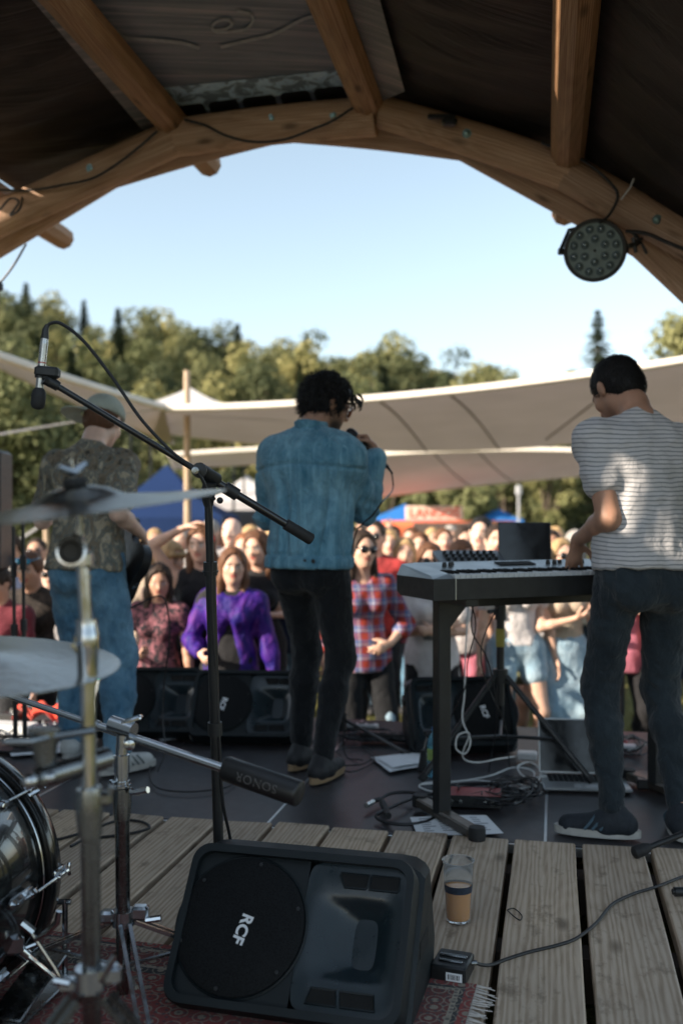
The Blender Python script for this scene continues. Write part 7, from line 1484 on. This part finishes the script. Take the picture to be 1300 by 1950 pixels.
crowd(884, 1004, 8.3, 'man with dark hair behind the controller', skin=0, top=dict(m=NAVY, sleeve=.5, hem=-.06), hair=('short', HD))
crowd(914, 986, 7.7, 'man with black hair standing tall left of the dark laptop', skin=3, top=dict(m=W_TEE, sleeve=.5, hem=-.06), hair=('short', HB), face=-.4)
crowd(937, 1002, 7.3, 'man with short dark hair close to the dark laptop', skin=0, top=dict(m=W_TEE, sleeve=.5, hem=-.06), hair=('short', HD))
crowd(982, 1012, 6.7, 'woman in a white tee and denim shorts behind the tripod', fem=True, skin=0, top=dict(m=W_TEE, sleeve=.5, hem=.02), legs=('shorts', SKY_J, .40, .014), hair=('long', HBR), shoe=SHOE_W, leg={-1: dict(to=(-.18, .0)), 1: dict(to=(.14, .05))})
crowd(1018, 1020, 7.2, 'woman in a white shirt with her arm hanging right of the tripod', fem=True, skin=0, top=dict(m=W_TEE, sleeve=.7, hem=-.05), legs=('shorts', OLV, .6), hair=('long', HD), shoe=SHOE_W)
crowd(1048, 1010, 7.9, 'man in olive shorts holding a cup left of the keyboard player', skin=2, top=dict(m=BLU_T, sleeve=.5, hem=-.06), legs=('shorts', OLV, .75, .02), hair=('short', HD), arm={-1: dict(to=(-.08, .24, .12), hint=(-1, -.3, -.5), dir=(.7, .5, .1), palm=(0, -.5, .6), curl=.7)}, cup=True, shoe=SHOE_W)
crowd(1072, 1028, 6.8, 'blonde woman with sunglasses in a long pale blue skirt beside the keyboard player', fem=True, skin=0, top=dict(m=SAND, sleeve=.3, hem=-.02), legs=('maxi', SKY_J, 1.0), hair=('long', HBL), glasses=(SUNG, False))
crowd(1185, 1030, 6.9, 'person in a pink top seen between the legs of the keyboard player', fem=True, skin=0, top=dict(m=PINK, sleeve=.5, hem=-.16), legs=('jeans', BLK_T, 1.9), hair=('long', HD))
crowd(1290, 1030, 6.8, 'person in dark clothes holding a red cup at the right edge', skin=1, top=dict(m=BLK_T, sleeve=.5, hem=-.08), legs=('jeans', NAVY, 1.95), hair=('short', HD), arm={-1: dict(to=(-.14, .24, .05), hint=(-1, -.3, -.5), dir=(.6, .6, .1), palm=(0, -.5, .6), curl=.7)}, cup='red')
rb = random.Random(77); tops = [(SAND, 'sand'), (W_TEE, 'white'), (NAVY, 'navy'), (RED_T, 'red'), (BLU_T, 'blue'), (GREY_T, 'grey'), (PINK, 'pink'), (BLK_T, 'black')]; hs_ = [(HBL, 'blonde'), (HBR, 'brown'), (HD, 'dark'), (HG, 'grey')]
spots_b = [(265, 1016, 9.6, 'behind the guitarist elbow'), (298, 1008, 10.4, 'under the left end of the blue gazebo'), (345, 1004, 9.8, 'left of the wooden pole'), (362, 1010, 10.6, 'right behind the wooden pole'), (420, 1006, 9.9, 'between the boom stand and the bald man'), (478, 1002, 9.6, 'right of the bald man in the back row'), (507, 998, 10.8, 'close to the jacket in the back row'),
           (752, 1002, 10.8, 'in back row at left end of truck'), (785, 1006, 10.0, 'below the left end of the truck'), (818, 1006, 10.9, 'below the middle of the truck'), (858, 1002, 11.0, 'below the right half of the truck'), (900, 1010, 9.9, 'behind the knobs of the controller'), (950, 998, 9.0, 'left of the laptop lid in the back row'), (1062, 1004, 9.8, 'in the back row right of the laptop'), (1090, 1012, 8.8, 'beside the hip of the keyboard player'), (30, 1020, 9.8, 'at the left edge in the back row')]
for i, (px, py, D, where) in enumerate(spots_b):
    tm, tn = tops[(i*5+2) % 8]; hm_, hn_ = hs_[(i*3+1) % 4]; fm = i % 2 == 0
    crowd(px, py, D, '%s haired %s in a %s shirt %s' % (hn_, 'woman' if fm else 'man', tn, where), fem=fm, skin=(i % 2)*1, vox=.016, top=dict(m=tm, sleeve=.5, hem=-.06), hair=(('long' if fm else 'short'), hm_), head=(rb.uniform(-.4, .4), rb.uniform(-.1, .25), 0), group='people in the back rows of the crowd', face=rb.uniform(-.4, .4))
WRIST = mat('wrist_band', (.25, .55, .40), .6); CUPM = mat('frosted_cup', (.62, .62, .60), .3, 0, .05, .1, 0); CUPR = mat('red_cup', (.60, .04, .03), .4, 0, .05, .1, 0)
for label, loc, yaw, Hh, o in CR:
    cx = build_person(label, loc, yaw, Hh, o); T, TM, s = cx['T'], cx['TM'], cx['s']; ex = o.get('extra')
    if ex == 'purple':
        L = cx['torso'](.022)+[cap(T(0, 0, .30), T(0, 0, -.12), .14*s, .17*s, TM[:, 1], 1.2, .05)]
        for sd_ in (-1, 1): L += cx['armp'](sd_, .020, 1.85)
        L += [ell(T(0, .18, .02), A_(.075, .16, .30)*s, TM, .03, '-'), ell(T(0, .05, .57), A_(.07, .09, .09)*s, TM, .01, '-'), pl(T(0, 0, -.18), -TM[:, 2])]
        mk('open_shirt', L, .0125, PURP, cx['root'], disp=lambda v, N: .010*nz(v, (.09, .09, .16), 4, 3)+.006*ridge(v, (.1, .1, .2), 2))
    if ex == 'ripped':
        kn = cx['legs'][-1][1]; mk('ripped_knee', [ell(kn+A_(0, .045, -.02)*s, A_(.05, .028, .11)*s, None, .01)], .012, SKY_J, cx['trousers'])
    if ex == 'print':
        m = MB(); rw = random.Random(6)
        for i in range(16):
            x = rw.uniform(-.09, .09); z = rw.uniform(.12, .24); y = .155-abs(x)*.35; m.ball(Vector(T(x, y, z)), (.022*s, .006, .012*s), 8, 5)
        local_obj('print', m, mat('grey_print', (.16, .17, .17), .9), cx['shirt'])
    if 'one arm on top' in label:
        q = lambda x, y, z: Vector(cx['HC']+cx['HM']@A_(x, y, z)*s); m = MB()
        for k in range(6): a = k*1.047; m.ball(q(-.085+.012*math.cos(a), .03+.018*math.sin(a), .05+.018*math.cos(a)), .014, 8, 6)
        local_obj('flower', m, mat('red_flower', (.65, .05, .03), .6), cx['root'])
        W, E = cx['arms'][-1][2], cx['arms'][-1][1]; m = MB(); m.tube([Vector(W+(E-W)*.06), Vector(W+(E-W)*.12)], .030*s, 12); local_obj('wrist_band', m, WRIST, cx['root'])
    if o.get('cup'):
        sd_ = -1; S0, E, W, a = cx['arms'][sd_]; fd = nrm(A_(*a['dir'])); pn = nrm(A_(*a['palm'])); c = W+fd*.085*s+pn*.035; rzm = np.array(Matrix.Rotation(yaw, 3, 'Z')); cw_ = Vector(rzm@c)+loc
        cm = thing('plastic_cup', ('red plastic cup held at the right edge of the crowd' if o['cup'] == 'red' else 'frosted plastic cup held by the woman in the black dress' if 'black dress' in label else 'frosted plastic cup held by the man in olive shorts'), 'cup', cw_-Vector((0, 0, .05)))
        m = MB(); m.lathe([(0, 0), (.030, 0), (.040, .12), (.042, .122), (.038, .12), (.028, .005), (0, .005)], cw_-Vector((0, 0, .05)), UZ, 18, cap=False); m.build('wall', CUPR if o['cup'] == 'red' else CUPM, cm)
        m = MB(); m.lathe([(0, .09), (.0365, .09)], cw_-Vector((0, 0, .05)), UZ, 18, cap=False); m.build('drink', BEER, cm)
    if 'black lace top' in label and 'woman in a' in label:
        S0, E, W, a = cx['arms'][-1]; rzm = np.array(Matrix.Rotation(yaw, 3, 'Z')); c = Vector(rzm@(W+nrm(A_(*a['dir']))*.09+A_(0, .03, .02)))+loc; m = MB(); m.box(c, (.14, .012, .072), R(15), .004)
        ph = thing('phone', 'pale phone held by the woman in the black lace top', 'phone', c); m.build('case', mat('phone_pale', (.55, .55, .58), .3), ph); m = MB(); m.box(c+Vector((-.004, .0075, 0)), (.13, .002, .066), R(15)); m.build('screen', HOLE, ph)
